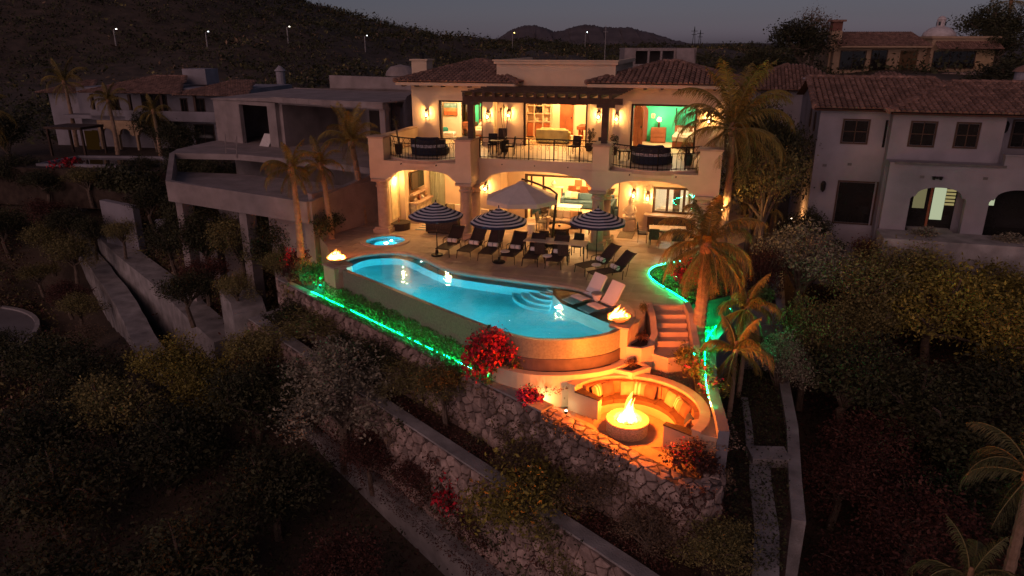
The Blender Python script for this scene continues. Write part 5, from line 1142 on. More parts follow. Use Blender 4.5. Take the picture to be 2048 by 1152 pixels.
P(B().box(3.02,10.4,-1.25,-.601,3.62,3.9), 'arcade_roof', white_wall); P(B().box(3.2,7.6,-1.62,-1.56,3.84,3.94), 'ledge', M('dark_ledge', (.12,.11,.11), .9))
P(B().box(7.5,10.4,-1.55,-1.2,3.9,4.35).box(7.45,10.4,-1.6,-1.15,4.35,4.42), 'parapet', white_wall)
for x0, x1, y, z0, z1 in ((1.03,2.22,0,4.46,5.62),(3.78,4.88,-.6,4.5,5.66),(5.62,6.6,-.6,4.5,5.66),(8.3,9.4,.9,4.4,5.7)): win(wh, x0, x1, y, z0, z1)
lit_pane = EM('dim_lit_pane', (.75,.62,.25), .10)
b_ = win(wh, 1.2,3.0,0,.6,2.72,1,1,dwood,darkpane,name='terrace_door'); P(B().box(2.84,2.90,-.08,-.05,.6,2.72), 'door_edge', white_wall, b_)
for y, z in ((1.6,5.3),(3.6,5.3)):
    o = P(B().lathe([(.28,0),(.28,.05)], n=18), 'oval_window', dwood, loc=(0,y,z)); o.rotation_euler = (0, rad(-90), 0); o.scale = (1.7,1,1)
P(B().box(2.86,2.96,-.03,-.003,4.35,5.6), 'slot_window', darkpane); P(B().tube([(7.62,.82,6.0),(7.62,.82,.0)], .05, 6), 'downpipe', M('dark_ledge', (0,0,0)))
for x, z in ((.5,3.4),(1.6,3.5),(4.4,3.3),(6.9,3.35)): P(B().box(x-.09,x+.09,(-.03 if x < 3 else -1.58),(-.003 if x < 3 else -1.553),z-.06,z+.06), 'wall_vent', M('dark_ledge', (0,0,0)))
# lit hall behind the arcade
hall = P(B().box(4.2,6.2,-.62,-.605,.3,2.75), 'hall_opening', darkpane); P(B().box(5.25,5.75,-.65,-.63,1.2,2.75), 'lit_wall', EM('hall_wall_glow', (.70,.78,.50), .32), hall); P(B().box(4.45,4.95,-.65,-.63,1.7,2.75), 'lit_panel', EM('hall_panel_glow', (.5,.45,.22), .16), hall); P(B().box(5.1,5.2,-.68,-.63,.3,2.75), 'door_post', rwood, hall)
for k in range(5): P(B().box(5.76,6.15,-.66-.0,-.64,1.9+k*.16,2.0+k*.16), 'stair', EM('hall_stair_glow', (.75,.62,.25), .22), hall)
hall2 = P(B().box(7.4,9.5,-.62,-.605,.3,2.75), 'hall_opening', darkpane)
P(B().box(7.45,7.75,-.65,-.63,2.0,2.6), 'lit_panel', EM('hall_wall_glow', (0,0,0), 0), hall2)
for x, z, y, lab in ((.55,2.45,-.05,'unlit wall lantern beside the dark terrace door of the white house'),(8.0,5.4,.85,'unlit wall lantern high on the recessed wall of the white house')):
    t = thing('wall_lantern', lab, 'wall lantern', (14.6+x*ca-y*sa, 34.5+x*sa+y*ca, z), HA); put(B().box(-.05,.05,-.05,0,-.1,.2), 'bracket', iron, t); put(B().lathe([(.03,-.3),(.1,-.2),(.12,.1),(.05,.22)], (0,-.16,0), 8), 'body', iron, t)
t = thing('flood_light', 'twin dark flood lights above the arcade of the white house', 'flood light', (14.6+5.0*ca+1.57*sa, 34.5+5.0*sa-1.57*ca, 3.3), HA); put(B().box(-.05,.05,-.08,0,-.05,.05), 'bracket', iron, t)
for x in (-.14,.14): put(B().lathe([(.05,0),(.09,.14)], (x,-.1,-.08), 8), 'lamp_head', iron, t)
f1 = hip_faces(-.35,8.5,-.35,9.3,6.08,(-.35+.01,4.3,7.25),(5.6,4.3,7.25))
f1[3] = [f1[3][0], f1[3][1], f1[3][2]]
roof(wh, [f1[0], f1[2]], [0], [], [((-.3,4.3,7.27),(5.6,4.3,7.27)),((-.33,-.3,6.1),(-.33,4.3,7.27))], cap=160)
f2 = hip_faces(2.7,13.5,-1.0,9,6.03,(6.2,3.6,7.12),(13,3.6,7.12))
roof(wh, [f2[0], f2[3], f2[1]], [0], [1], [((2.7,-1.0,6.05),(6.2,3.6,7.14)),((6.2,3.6,7.14),(13,3.6,7.14))], cap=140)
P(B().box(-.3,2.9,-.3,-.003,5.98,6.06).box(2.9,13.4,-.95,-.605,5.93,6.01), 'eave', M('dark_eave', (.07,.035,.025), .9))
t = P(B().lathe([(.42,7.0),(.42,7.62)], (9.9,5.6,0), 14), 'roof_turret', white_wall); P(B().lathe([(.55,7.62),(.4,7.8),(.08,7.95)], (9.9,5.6,0), 14), 'turret_cap', clay_rows, t); P(B().box(9.83,9.97,5.16,5.2,7.2,7.45), 'turret_opening', darkpane, t)
P(B().box(2.9,10.6,-3.4,-1.56,-4,.82), 'front_terrace', conc_path); P(B().box(4.3,6.1,-1.54,-.62,.25,.82), 'porch_floor', conc_path)
# garden walls of the white house
gw2 = put(B().wall([(18.9,33.2),(20.6,32.9),(21.9,32.4)], .35, -4, [-.75,-.72,-.8]), 'garden_wall', white_wall); tag(gw2, 'short white garden wall below the arcade of the white house', 'garden wall')
gw2 = put(B().wall([(16.9,31.2),(17.9,30.4),(18.6,30.3)], .35, -5, [-1.5,-1.45,-1.6]), 'garden_wall', white_wall); tag(gw2, 'small pale garden wall half hidden by the big yellow green tree', 'garden wall')
put(B().wall([(21.5,30.2),(24,29.0),(27,27.4)], 2.2, -5, [-1.3,-1.3,-1.35]), 'path', conc_path, kind='structure')
# ---- second tiled house just behind it
h2 = thing('tiled_house', 'low white house with tiled roof right behind the white house', 'house', (19.5,49,0), HA)
P2 = lambda b, n, m, par=None, **k: put(b, n, m, par or h2, **k)
P2(B().box(-5,8,0,8,-2,6.0), 'wall', white_wall)
roof(h2, [hip_faces(-5.6,3.6,-.6,8.6,6.0,(-1,4,7.5),(0,4,7.5))[0]], [], [0], [((-5.6,-.6,6.02),(-1,4,7.5))]); roof(h2, [hip_faces(2,9,-.6,8.6,6.0,(5,4,7.0),(6,4,7.0))[0]], [], [0], [])
P2(B().box(-.2,2.6,1.2,3.4,6.0,6.75), 'roof_box', white_wall)
# ---- hilltop house, upper right
hh = thing('hilltop_house', 'hilltop house with brick chimney, tiled roofs and white cupola', 'house', (35.4,80,0), rad(-4))
P3 = lambda b, n, m, par=None, **k: put(b, n, m, par or hh, **k)
sand = M('sand_stucco', (.36,.25,.16), .9, .1)
P3(B().box(-1,8.6,0,10,3,8.7), 'wall', sand); P3(B().box(8.61,15.1,-.8,10,3,9.4), 'wall', sand); P3(B().box(8.4,15.4,-1.0,9.9,9.4,9.62), 'cornice', sand)
roof(hh, [[Vector((-.9,-1.2,8.65)),Vector((8.5,-1.2,8.65)),Vector((8.5,4,10.0)),Vector((-.2,4,10.0))]], [], [0], []); roof(hh, [[Vector((8.7,-2.2,8.35)),Vector((15.2,-2.2,8.35)),Vector((15.0,-.82,9.05)),Vector((8.9,-.82,9.05))]], [], [0], [])
P3(B().box(-.9,8.5,-1.25,-1.15,8.5,8.66), 'fascia', sand)
c = P3(B().box(-1.2,-.1,.8,1.9,6,10.2), 'chimney', sand); P3(B().box(-1.15,-.15,.85,1.85,10.2,11.1), 'brick_stack', M('dull_brick', (.17,.075,.055), .9, .3, 8), c); P3(B().box(-1.4,.1,.6,2.1,11.1,11.3), 'cap', clay_rows, c)
d = P3(B().lathe([(1.75,9.5),(1.6,10.0),(1.1,10.45),(.5,10.65)], (11.2,3.5,0), 20), 'dome', M('dome_white', (.5,.45,.44), .9), smooth=True); P3(B().lathe([(.42,10.6),(.42,11.3),(.5,11.35),(.3,11.65),(.05,11.75)], (11.2,3.5,0), 12), 'lantern_turret', M('dome_white', (0,0,0)), d)
for k in range(4): a = k*1.57+.8; P3(B().cbox((11.2+.42*math.cos(a),3.5+.42*math.sin(a),10.95), (.1,.2,.4), rz=a), 'opening', darkpane, d)
for x0, x1, z0, z1 in ((-.3,2.4,6.2,8.2),(2.9,4.6,6.0,8.3)): win(hh, x0, x1, 0, z0, z1, 2, 1)
win(hh, 5.9,7.7,0,6.0,8.2,2,1,M('oak_door', (.12,.07,.03),.6),M('oak_panel', (.10,.055,.022),.6),name='front_door'); win(hh, 8.9,13.2,-.8,6.4,8.2,5,1)
P3(B().box(13.3,15.08,-.83,-.801,6.3,8.3), 'painted_lit_patch', M('sand_stucco_lit', (.45,.31,.17), .9))  # lamplight on the wall painted in as a lighter, warmer stucco patch
tw = put(B().wall([(42,76.5),(47,75.5),(51,75)], .8, 2, [5.9,6.2,6.0]), 'stone_wall', stone_mix); tag(tw, 'rough stone terrace wall under the hilltop house', 'stone wall')
# ---- unfinished concrete block behind the villa roof
cb = thing('concrete_building', 'unfinished concrete building shell behind the villa roof', 'building', (14.3,95,0), rad(-3))
P4 = lambda b, n, m: put(b, n, m, cb)
P4(B().box(0,9,0,.3,8.0,8.35).box(0,9,.3,8,8.1,8.3), 'roof_slab', concrete); P4(B().box(0,1.4,0,.3,3,8.0).box(6.2,9,0,.3,3,8.0).box(1.4,6.2,0,.3,3,6.4), 'wall', concrete); P4(B().box(0,9,7,7.3,3,8.1).box(0,.3,.3,7,3,8.1), 'rear_wall', concrete)
for x in (2.9,4.5): P4(B().box(x,x+.25,.02,.28,6.4,8.0), 'pier', concrete)
P4(B().xprism([(-2.6,5.0),(-2.2,5.0),(-.05,8.3),(-.4,8.3)], 6.4, 8.6), 'stair_flight', concrete)
# ---- unfinished concrete house on the left
CA = rad(-33); ch_ = thing('concrete_house', 'unfinished grey concrete house with empty pool deck left of the villa', 'house', (-7.2,41.2,0), CA)
P5 = lambda b, n, m, par=None, **k: put(b, n, m, par or ch_, **k)
split(B().box(-15.6,-12.9,0,.3,2.6,5.4).box(-10.1,-9.3,0,.3,2.6,5.4).box(-12.9,-10.1,0,.3,5.15,5.4).box(-.4,0,0,.35,2.6,5.55), 'wall', concrete, ch_)
for k in range(2):
    for j in range(3): P5(B().box(-15.55+1.32*k,-14.27+1.32*k,-.008,.002,2.65+.9*j,3.5+.9*j), 'form_panel', concrete)
for k in range(8): P5(B().box(-9.25+1.16*k,-8.13+1.16*k,-.262,-.248,5.47,5.76), 'form_panel', concrete)
P5(B().box(-9.3,-9.0,.3,5,2.6,5.4).box(-15.6,-15.3,.3,7,2.6,5.4).box(-15.3,-.3,6.8,7,2.6,5.8).box(-4.6,-4.3,3.2,6.8,2.6,5.6), 'inner_wall', concrete)
P5(B().box(-9.3,.1,-.25,.25,5.45,5.78).box(-9.3,-.0,.25,.5,5.3,5.5), 'beam', concrete)
P5(B().add([(-15.7,-.1,5.42),(-9.3,-.1,5.72),(.2,-.3,5.84),(.2,7.2,5.9),(-6,7.2,6.0),(-15.7,7.2,5.75),(-15.7,-.1,5.36),(-9.3,-.1,5.46),(.2,-.3,5.79),(.2,7.2,5.6),(-6,7.2,5.6),(-15.7,7.2,5.6)], [(0,1,2,3,4,5),(11,10,9,8,7,6),(0,6,7,1),(1,7,8,2),(2,8,9,3),(3,9,10,4),(4,10,11,5),(5,11,6,0)]), 'roof_slab', concrete)
P5(B().box(-12,2.2,7.3,7.6,5.0,6.75).box(2.0,2.3,5,7.3,5.0,6.75), 'back_parapet', concrete)
dm_ = P5(B().lathe([(1.0,6.2),(1.0,6.75),(1.1,6.8),(1.0,7.1),(.7,7.4),(.05,7.55)], (-6.6,9.0,0), 18), 'dome', concrete, smooth=False)
P5(B().prism([(-14.2,-4.0),(-13.0,-5.2),(-9,-3.3),(-3,-2.6),(2.0,-2.6),(2.0,0),(2,7),(-15.6,7),(-15.6,-.5)], 2.25, 2.6), 'floor_slab', concrete)
P5(B().prism([(-13.4,-5.0),(-7.9,-8.6),(2.4,-8.0),(1.8,-2.6),(-3,-2.6),(-9,-3.3)], 1.2, 1.4), 'basin_floor', concrete); P5(B().wall([(-13.0,-5.1),(-7.9,-8.7),(2.4,-8.1)], .3, [.9,.85,.85], [2.6,1.95,1.9]), 'basin_wall', concrete); P5(B().wall([(2.4,-8.1),(1.9,-2.5)], .3, .85, [1.9,2.6]), 'basin_wall', concrete)
for x, y in ((-12.6,-5.0),(-7.6,-8.2),(-2.6,-7.9),(2.0,-7.6),(-9,-3.2),(-3,-2.6),(1.8,-2.4)): P5(B().cbox((x,y,-2.0), (.6,.6,5.9)), 'column', concrete)
P5(B().box(-14,2,0,.3,-4,2.25).box(2.01,2.3,-7.8,6,-4,2.2), 'lower_wall', concrete)
P5(B().box(-10.8,-8.2,-6.2,-5.9,-5,-.8), 'low_pier', concrete); P5(B().box(-1.6,1.4,-7.4,-7.0,-5,.84), 'low_pier', concrete); P5(B().box(-6.9,-5.2,-6.6,-6.2,-5,.84), 'low_pier', concrete)
t = thing('wooden_pallets', 'leaning pale slatted boards in the doorway of the concrete house', 'boards', (-7.2-10.6*math.cos(CA)-.2*math.sin(CA), 41.2-10.6*math.sin(CA)+.2*math.cos(CA), 2.6), CA)
for k in range(7): put(B().cbox((k*.13-.4, -.1, .35), (.1,.04,.95), rx=-.6, rz=.0), 'slat', towel_w, t)
put(B().cbox((0,-.05,.2), (.95,.05,.07)), 'cross_bar', towel_w, t)
sc = thing('scaffold', 'thin grey scaffold frame standing on the concrete pool deck', 'scaffold', (-7.2-9.6*math.cos(CA)+3.4*math.sin(CA), 41.2-9.6*math.sin(CA)-3.4*math.cos(CA), 2.6), CA)
for x in (-.5,.5): put(B().tube([(x,0,-.2),(x*1.1,.15,1.1)], .03, 5), 'leg', concrete, sc)
for z in (.3,.8): put(B().tube([(-.52,.05,z),(.52,.05,z)], .025, 5), 'rung', concrete, sc)
dc = thing('shade_cloth', 'dark mesh cloth hanging between the concrete house and the villa', 'cloth', (-6.8,41.8,0), HA)
vs = [(lerp(-.3,2.2,i/8), .5*math.sin(i*1.3)+.3*j/6, lerp(-1,5.9-.5*math.sin(i*.9),j/6)) for j in range(7) for i in range(9)]; put(B().add(vs, [(j*9+i, j*9+i+1, (j+1)*9+i+1, (j+1)*9+i) for j in range(6) for i in range(8)]), 'cloth', M('mesh_cloth', (.055,.05,.06), .95), dc, smooth=True)
# ---- far Spanish house on the left
LA = rad(-12); lh = thing('spanish_house', 'long white tile roofed house with balconies and arches far left', 'house', (-36.5,66,0), LA)
P6 = lambda b, n, m, par=None, **k: put(b, n, m, par or lh, **k)
P6(B().box(-3,14,0,8,-1,5.2).box(-8,-3.01,2,9,-1,4.6), 'wall', white_wall)
P6(B().box(-.5,14.2,-1.6,-.01,2.55,2.85).box(-.5,14.2,-1.6,-1.5,2.85,3.4), 'balcony', white_wall)
P6(B().box(-3.5,3.0,-1.6,-.02,2.6,2.9), 'balcony', white_wall)
for x in (-.4,3.4,6.6,9.8,13.8): P6(B().box(x,x+.22,-1.45,-1.25,2.85,4.75), 'post', dwood)
for x in (.2,2.0,3.9,5.7): 
    P6(B().yprism(arch_poly(x-.2,x+1.6,x,x+1.4,1.2,.6,2.5), -1.62,-1.35), 'arch', M('dim_stucco', (.40,.28,.17), .9)); P6(B().box(x-.2,x,-1.61,-1.36,-1,1.2), 'arch_pier', M('dim_stucco', (0,0,0)))
for x0, x1, z0, z1 in ((3.6,6.2,3.0,4.7),(7.5,8.2,3.0,4.4),(9.0,9.9,3.0,4.4),(10.8,11.6,3.0,4.4),(.4,1.3,3.1,4.5),(8.5,10.5,.2,2.2),(11.5,13,.2,2.2)): win(lh, x0, x1, 0, z0, z1, 2, 1)
roof(lh, [hip_faces(-1.2,9.0,-1.9,9,4.85,(2.5,3.4,6.0),(6,3.4,6.0))[0], hip_faces(-1.2,9.0,-1.9,9,4.85,(2.5,3.4,6.0),(6,3.4,6.0))[3]], [], [0,1], [((2.5,3.4,6.02),(6,3.4,6.02))]); roof(lh, [hip_faces(8.2,15.2,-1.9,9,4.75,(11,3.4,5.7),(13,3.4,5.7))[0]], [], [0], [((8.2,-1.9,4.77),(11,3.4,5.7))]); roof(lh, [hip_faces(-8.6,-2.6,1.2,9.6,4.55,(-6,5,5.5),(-5,5,5.5))[0]], [], [0], [])
P6(B().box(5.2,7.6,4,6,5.3,6.7), 'chimney', white_wall); t = P6(B().lathe([(.4,5.4),(.4,6.5),(.55,6.55),(.1,7.0)], (14.6,5,0), 12), 'roof_turret', white_wall)
P6(B().box(-8,16,-11.5,0,-3,-.05), 'terrace_base', soil)
pt_ = P6(B().prism([(2,-10.5),(9,-10.0),(12,-8.0),(9,-5.5),(2,-6.5)], -.049, .0), 'garden_pool', darkpane); P6(B().wall([(2,-10.5),(9,-10.0),(12,-8.0),(9,-5.5),(2,-6.5)], .3, -.5, .15, closed=True), 'pool_rim', white_wall, pt_)
kp = P6(B().box(-1.2,2.4,-6.2,-3.6,2.2,2.4), 'poolside_pavilion', dwood)
for x in (-1.1,2.2):
    for y in (-6.1,-3.8): P6(B().box(x,x+.16,y,y+.16,-.05,2.2), 'post', dwood, kp)
P6(B().box(.3,1.6,-3.59,-3.55,.2,1.8), 'lit_bar', EM('dim_bar_glow', (.9,.42,.10), .008), kp); P6(B().box(11.0,12.6,-.06,-.052,.5,1.3), 'lit_window', EM('orange_window_glow', (1,.42,.08), .5)); P6(B().box(-2.1,-1.5,-.08,-.055,.3,1.4), 'lit_window', EM('dim_bar_glow', (0,0,0), 0))
gl = put(B().wall(smooth_path([(-40.9,58.7),(-36.8,57.4),(-33.6,54.9)], 4), .5, -7, [-.4,-.45,-.5,-.6,-.7,-.85,-1.0,-1.2,-1.4]), 'garden_wall', white_wall); tag(gl, 'curving pale garden wall below the far left pool terrace', 'garden wall')
gl = put(B().wall([(-29.5,50.5),(-26.3,48.8)], .5, -7, [-1.7,-1.8]), 'garden_wall', white_wall); tag(gl, 'short white garden wall under the dark hedge far left', 'garden wall')
ub = thing('utility_box', 'small white utility box among the shrubs beside the channel', 'utility box', (-22.9,45.7,-3.3), .3); put(B().cbox((0,0,.6), (1.0,.7,1.2)), 'cabinet', white_wall, ub); put(B().cbox((0,0,1.23), (1.1,.8,.06)), 'lid', white_wall, ub)
# ---- street lamps on the hillside and plain
def street_lamp(u, y, z, h, lab, col, es):
    x = u; t = thing('street_lamp', lab, 'street lamp', (x, y, z), 0, 'street lamps along the hillside road'); put(B().tube([(0,0,0),(0,0,h)], [.16,.12], 6), 'pole', M('lamp_post', (.30,.28,.27), .5), t)
    put(B().tube([(0,0,h),(.9,0,h+.25)], .08, 5), 'arm', M('lamp_post', (0,0,0)), t); put(B().cbox((.7,0,h+.2), (.26,.24,.18)), 'lamp_head', EM('street_glow_'+lab.split()[0].lower(), col, es), t); put(B().cbox((.7,0,h+.36), (.42,.36,.08)), 'hood', iron, t)
for (u, v, D, lab, col, es) in ((232,90,260,'first street lamp on the dark hillside, at the foot of the steep slope',(1,.95,.8),4),(415,95,262,'second street lamp on the dark hillside, above the long tiled house',(.9,.95,1),2.5),(577,90,264,'third street lamp on the dark hillside, above the concrete house dome',(1,.9,.75),3),(731,104,266,'fourth street lamp on the dark hillside, beside the villa chimney',(.9,.95,1),2.5),(1025,99,320,'yellow street lamp on the plain under the mountains',(1,.8,.2),8),(1170,97,330,'small white street lamp behind the trees on the plain',(.8,1,1),6)):
    a_, b_ = (u-1024)/1422, (576-v)/1422; dx, dy, dz = a_, .9452+b_*.3264, -.3264+b_*.9452; q = 150.
    while q < 520 and 9+dz*q/dy*1 > ground_z(dx*q/dy, q)+.3: q += 2
    street_lamp(dx*q/dy, q, ground_z(dx*q/dy, q), 5.2*q/260, lab, col, es)
mast = thing('radio_mast', 'thin pale mast rising behind the concrete shell building', 'mast', (18.6,150,0)); put(B().tube([(0,0,0),(0,0,12.3)], [.14,.05], 5), 'pole', M('lamp_post', (0,0,0)), mast); put(B().tube([(-.5,0,11),(.5,0,11)], .05, 4), 'cross_arm', M('lamp_post', (0,0,0)), mast)
for k, (u, D) in enumerate(((1388,700),(1400,705))):
    x = (u-1024)/1422*D/1.06; t = thing('pylon', ['taller lattice pylon on the horizon','shorter lattice pylon on the horizon'][k], 'pylon', (x, D, 4)); put(B().tube([(-1.5,0,0),(0,0,19-3*k)], .25, 4).tube([(1.5,0,0),(0,0,19-3*k)], .25, 4), 'mast', iron, t); put(B().tube([(-3,0,15-2*k),(3,0,15-2*k)], .2, 4).tube([(-2.4,0,12-2*k),(2.4,0,12-2*k)], .2, 4), 'cross_arm', iron, t)
# ================================================================ vegetation
def tree_proto(key, seed, h, blobs, twigs, per, size, spread, leaf, tr=.14, bark=None):
    """crown + trunk meshes for a tree about h high"""
    rng = random.Random(seed); cr = quads_mesh(key+'_crown', crown_quads(seed, blobs, twigs, per, size, spread, .25), leaf)
    b = B(); zc = h*.38; pts = [(0,0,-.6),(.06*h*rng.uniform(-1,1),.06*h*rng.uniform(-1,1),zc*.55),(.05*h*rng.uniform(-1,1),.05*h*rng.uniform(-1,1),zc)]; b.tube(pts, [tr*1.3,tr,tr*.75], 7)
    for bl in blobs: 
        e = Vector(bl[:3]); s_ = Vector(pts[1]).lerp(Vector(pts[2]), rng.random()); m = s_.lerp(e, .5)+Vector((rng.uniform(-.15,.15), rng.uniform(-.15,.15), .1)); b.tube([s_, m, e], [tr*.6,tr*.4,tr*.12], 5)
        for q in range(2): d = Vector((rng.uniform(-1,1)*bl[3], rng.uniform(-1,1)*bl[4], rng.uniform(.1,.9)*bl[5])); b.tube([m.lerp(e,.5), e+d*.45, e+d*.8], [tr*.3,tr*.18,tr*.06], 4)
    return cr, b.mesh(key+'_trunk', bark or trunk_m)
def blobs_round(seed, n, R_, zc, zr, br): 
    r = random.Random(seed); out = []
    for k in range(n): a = 2.4*k+r.uniform(-.3,.3); d = R_*math.sqrt((k+.5)/n)*r.uniform(.75,1.05); out.append((d*math.cos(a), d*math.sin(a), zc+zr*(1-(d/R_)**2)*.6+r.uniform(-zr,zr)*.35, br*r.uniform(.75,1.2), br*r.uniform(.75,1.2), br*r.uniform(.55,.85)))
    return out
PROTO = {}
def proto(key, *a, **k): PROTO[key] = tree_proto(key, *a, **k)
proto('dark', 1, 4, blobs_round(1, 14, 1.5, 1.9, 1.5, .8), 820, 11, .06, .15, leafA)
proto('dark2', 2, 4, blobs_round(2, 12, 1.4, 1.8, 1.6, .8), 760, 11, .062, .15, leafA)
proto('olive', 3, 4, blobs_round(3, 13, 1.6, 2.2, 1.2, .72), 820, 11, .052, .16, leafB)
proto('yellow', 4, 4, blobs_round(4, 14, 1.7, 1.9, 1.5, .78), 900, 11, .055, .16, leafC)
proto('grey', 5, 4, blobs_round(5, 13, 1.6, 2.3, 1.1, .72), 850, 11, .05, .16, leafG)
proto('red', 6, 4, blobs_round(6, 13, 1.5, 1.8, 1.5, .78), 760, 11, .055, .16, leafR)
proto('dry', 7, 4, blobs_round(7, 12, 1.5, 1.9, 1.3, .65), 480, 10, .045, .2, leafD)
def tree(kind, x, y, z, h, w, label, rz=0, cat='tree', name='tree', group=None):
    t = thing(name, label, cat, (x, y, z), rz, group); c, tr = PROTO[kind]; s = (w/3.9, w/3.9, h/3.75)
    obj('crown', c, t, scale=s); obj('trunk', tr, t, scale=s); return t
def shrub_proto(key, seed, leaf, twigs=110, per=9, size=.05, spread=.09):
    rng = np.random.default_rng(seed); bl = blobs_round(seed, 6, .42, .42, .3, .34); cr = quads_mesh(key+'_foliage', leaf_quads(np.repeat(blob_points(twigs, bl, rng, .4), per, 0)+rng.normal(size=(twigs*per, 3))*spread, size, rng, .2), leaf); b = B(); r = random.Random(seed)
    for k in range(6): a = r.uniform(0, 6.28); b.tube([(0,0,-.1),(.15*math.cos(a),.15*math.sin(a),.25),(.36*math.cos(a),.36*math.sin(a),.6)], [.03,.02,.008], 4)
    PROTO[key] = (cr, b.mesh(key+'_stem', trunk_m))
shrub_proto('sh_green', 31, hedge_m); shrub_proto('sh_olive', 32, leafB); shrub_proto('sh_dark', 33, leafA); shrub_proto('sh_red', 34, leafR); shrub_proto('sh_grey', 35, leafG); shrub_proto('sh_yellow', 36, leafC)
def shrub(kind, x, y, z, h, w, label, flowers=None, nf=500, rz=0, name='shrub', cat='shrub', fsize=.035, top=.35):
    t = thing(name, label, cat, (x, y, z), rz); c, st_ = PROTO[kind]; s = (w/1.5, w/1.5, h/1.05); obj('foliage', c, t, scale=s); obj('stem', st_, t, scale=s)
    if flowers:
        sd = int(abs(x*37+y*91)); rng = np.random.default_rng(sd); bl = blobs_round(sd % 50, 8, .46, .48, .34, .33); Pn = np.repeat(blob_points(nf//9, bl, rng, top+.35), 9, 0)+rng.normal(size=((nf//9)*9, 3))*.055; Pn = Pn[Pn[:, 2] > .12]
        obj('flowers', quads_mesh('flowers', leaf_quads(Pn*np.array(s), fsize, rng, .1, .8), flowers), t)
    return t
# --- palms
def frond(L, el, droop, seed, n=40, wl=.42, leaf=None):
    r = random.Random(seed); p = Vector((0,0,0)); a = el; pts = [p.copy()]; dirs = []
    for k in range(n): d = Vector((math.cos(a), 0, math.sin(a))); p = p+d*(L/n); pts.append(p.copy()); dirs.append(d); a -= droop/n*(.4+1.3*k/n)
    Q = []
    for k in range(4, n):
        f = k/n
        for h in range(2):
            ll = wl*math.sin(math.pi*min(1, .12+f*.93))**.6*r.uniform(.75,1.15); d = dirs[k-1]; base = pts[k]-d*(L/n*.5*h)
            for s in (-1,1):
                if r.random() < .05: continue
                v = (Vector((0,s,0))*r.uniform(.55,.85)+d*r.uniform(.5,.8)).normalized()*ll; dr = ll*r.uniform(.35,.95)
                mid = base+v*.5-Vector((0,0,dr*.22)); tip = base+v*.9-Vector((0,0,dr)); sd = d*.013+Vector((0,0,.006))
                Q.append([base-sd*.7, base+sd*.7, mid+sd, mid-sd]); Q.append([mid-sd, mid+sd, tip+sd*.15, tip-sd*.15])
    co = np.array([[list(p_) for p_ in q] for q in Q]); me = quads_mesh('frond', co, leaf or frond_m)
    tb = B().tube([tuple(q) for q in pts[::3]], [.035-.028*k/(len(pts[::3])-1) for k in range(len(pts[::3]))], 4); bm = bmesh.new(); bm.from_mesh(me); tm = tb.mesh('rachis', M('palm_rachis', (.20,.16,.06), .7)); me.materials.append(M('palm_rachis', (0,0,0))); bm.from_mesh(tm); bm.faces.ensure_lookup_table()
    for fa in bm.faces[len(Q):]: fa.material_index = 1
    bm.to_mesh(me); bm.free(); return me
FR_ = {}
def fronds(kind, L, wl, leaf=None):
    FR_[kind] = [frond(L*q, rad(e), d, 10+i, 40, wl, leaf) for i, (e, d, q) in enumerate(((84,1.0,.9),(68,2.0,1.0),(52,2.6,1.0),(34,2.8,1.0),(12,2.3,.95),(-14,1.5,.9),(-48,.7,.8)))]
fronds('coco', 3.6, .75); fronds('queen', 2.9, .62); fdark = M('palm_leaflet_dark', (.085,.085,.028), .6, .3, 2, isl=.4, ov=.2); fronds('dcoco', 3.6, .75, fdark); fronds('dqueen', 2.9, .62, fdark); fronds('small', 1.7, .40); fronds('feather', 1.6, .40)
def palm(kind, base, top, n, label, tr=.15, seed=1, up=0, cat='palm tree', spread=None, group=None, scale=1, dead=0):
    t = thing('palm_tree', label, cat, base, 0, group); r = random.Random(seed); b0, t0 = Vector((0,0,-.3)), Vector(top)-Vector(base); k = 16; pts = []; rs = []
    for i in range(k*2+1): f = i/(k*2); q = b0.lerp(t0, f)+Vector((.12*math.sin(f*3)*t0.z*.12,0,0)); pts.append(q); rs.append(tr*(1.35-.55*f)*(1.09 if i % 2 else .95))
    put(B().tube(pts, rs, 10), 'trunk', ptrunk_m, t); put(B().lathe([(tr*.8,-.3),(tr*1.3,-.1),(tr*1.1,.15),(.04,.4)], tuple(t0), 9), 'crown_shaft', M('palm_boot', (.26,.15,.08), .9, .4, 6), t, smooth=True)
    for i in range(n):
        a = i*2.39996+r.uniform(-.25,.25); f = (i+.5)/n; vi = min(6, max(0, int(f*7-up+r.uniform(-.4,.4)))); o = obj('frond', FR_[kind][vi], t, tuple(t0), a, scale=scale*r.uniform(.88,1.08)); o.rotation_euler[0] = r.uniform(-.12,.12)
    for i in range(dead): o = obj('dead_frond', FR_['dead'][i % 2], t, tuple(t0-Vector((0,0,.12))), i*1.9+.4, scale=scale*r.uniform(.5,.75))
    return t
FR_['dead'] = [frond(2.0, rad(-62), .5, 91, 26, .34, leafD), frond(1.8, rad(-72), .3, 92, 26, .3, leafD)]
palm('queen', (6.45,22.95,-1.0), (6.55,23.1,2.5), 28, 'big palm with drooping orange lit fronds beside the garden steps', .19, 3, -.5, scale=.86, dead=3)
palm('coco', (9.75,32.0,0), (9.75,32.0,5.35), 30, 'tall coconut palm against the right end of the villa', .16, 5, .6, dead=5, scale=1.08)
palm('queen', (-9.68,31.3,0), (-9.75,31.4,3.7), 18, 'slender palm with lit trunk behind the far fire bowl', .13, 7, 0, scale=.62, dead=5)
palm('queen', (-8.75,33.4,0), (-9.0,33.5,3.5), 16, 'leaning palm behind the slender lit one at the terrace corner', .12, 8, -.2, scale=.6)
palm('coco', (-7.75,36.4,0), (-8.1,36.3,4.2), 16, 'upright palm beside the fireplace arcade wall', .15, 9, 1.3, scale=.72)
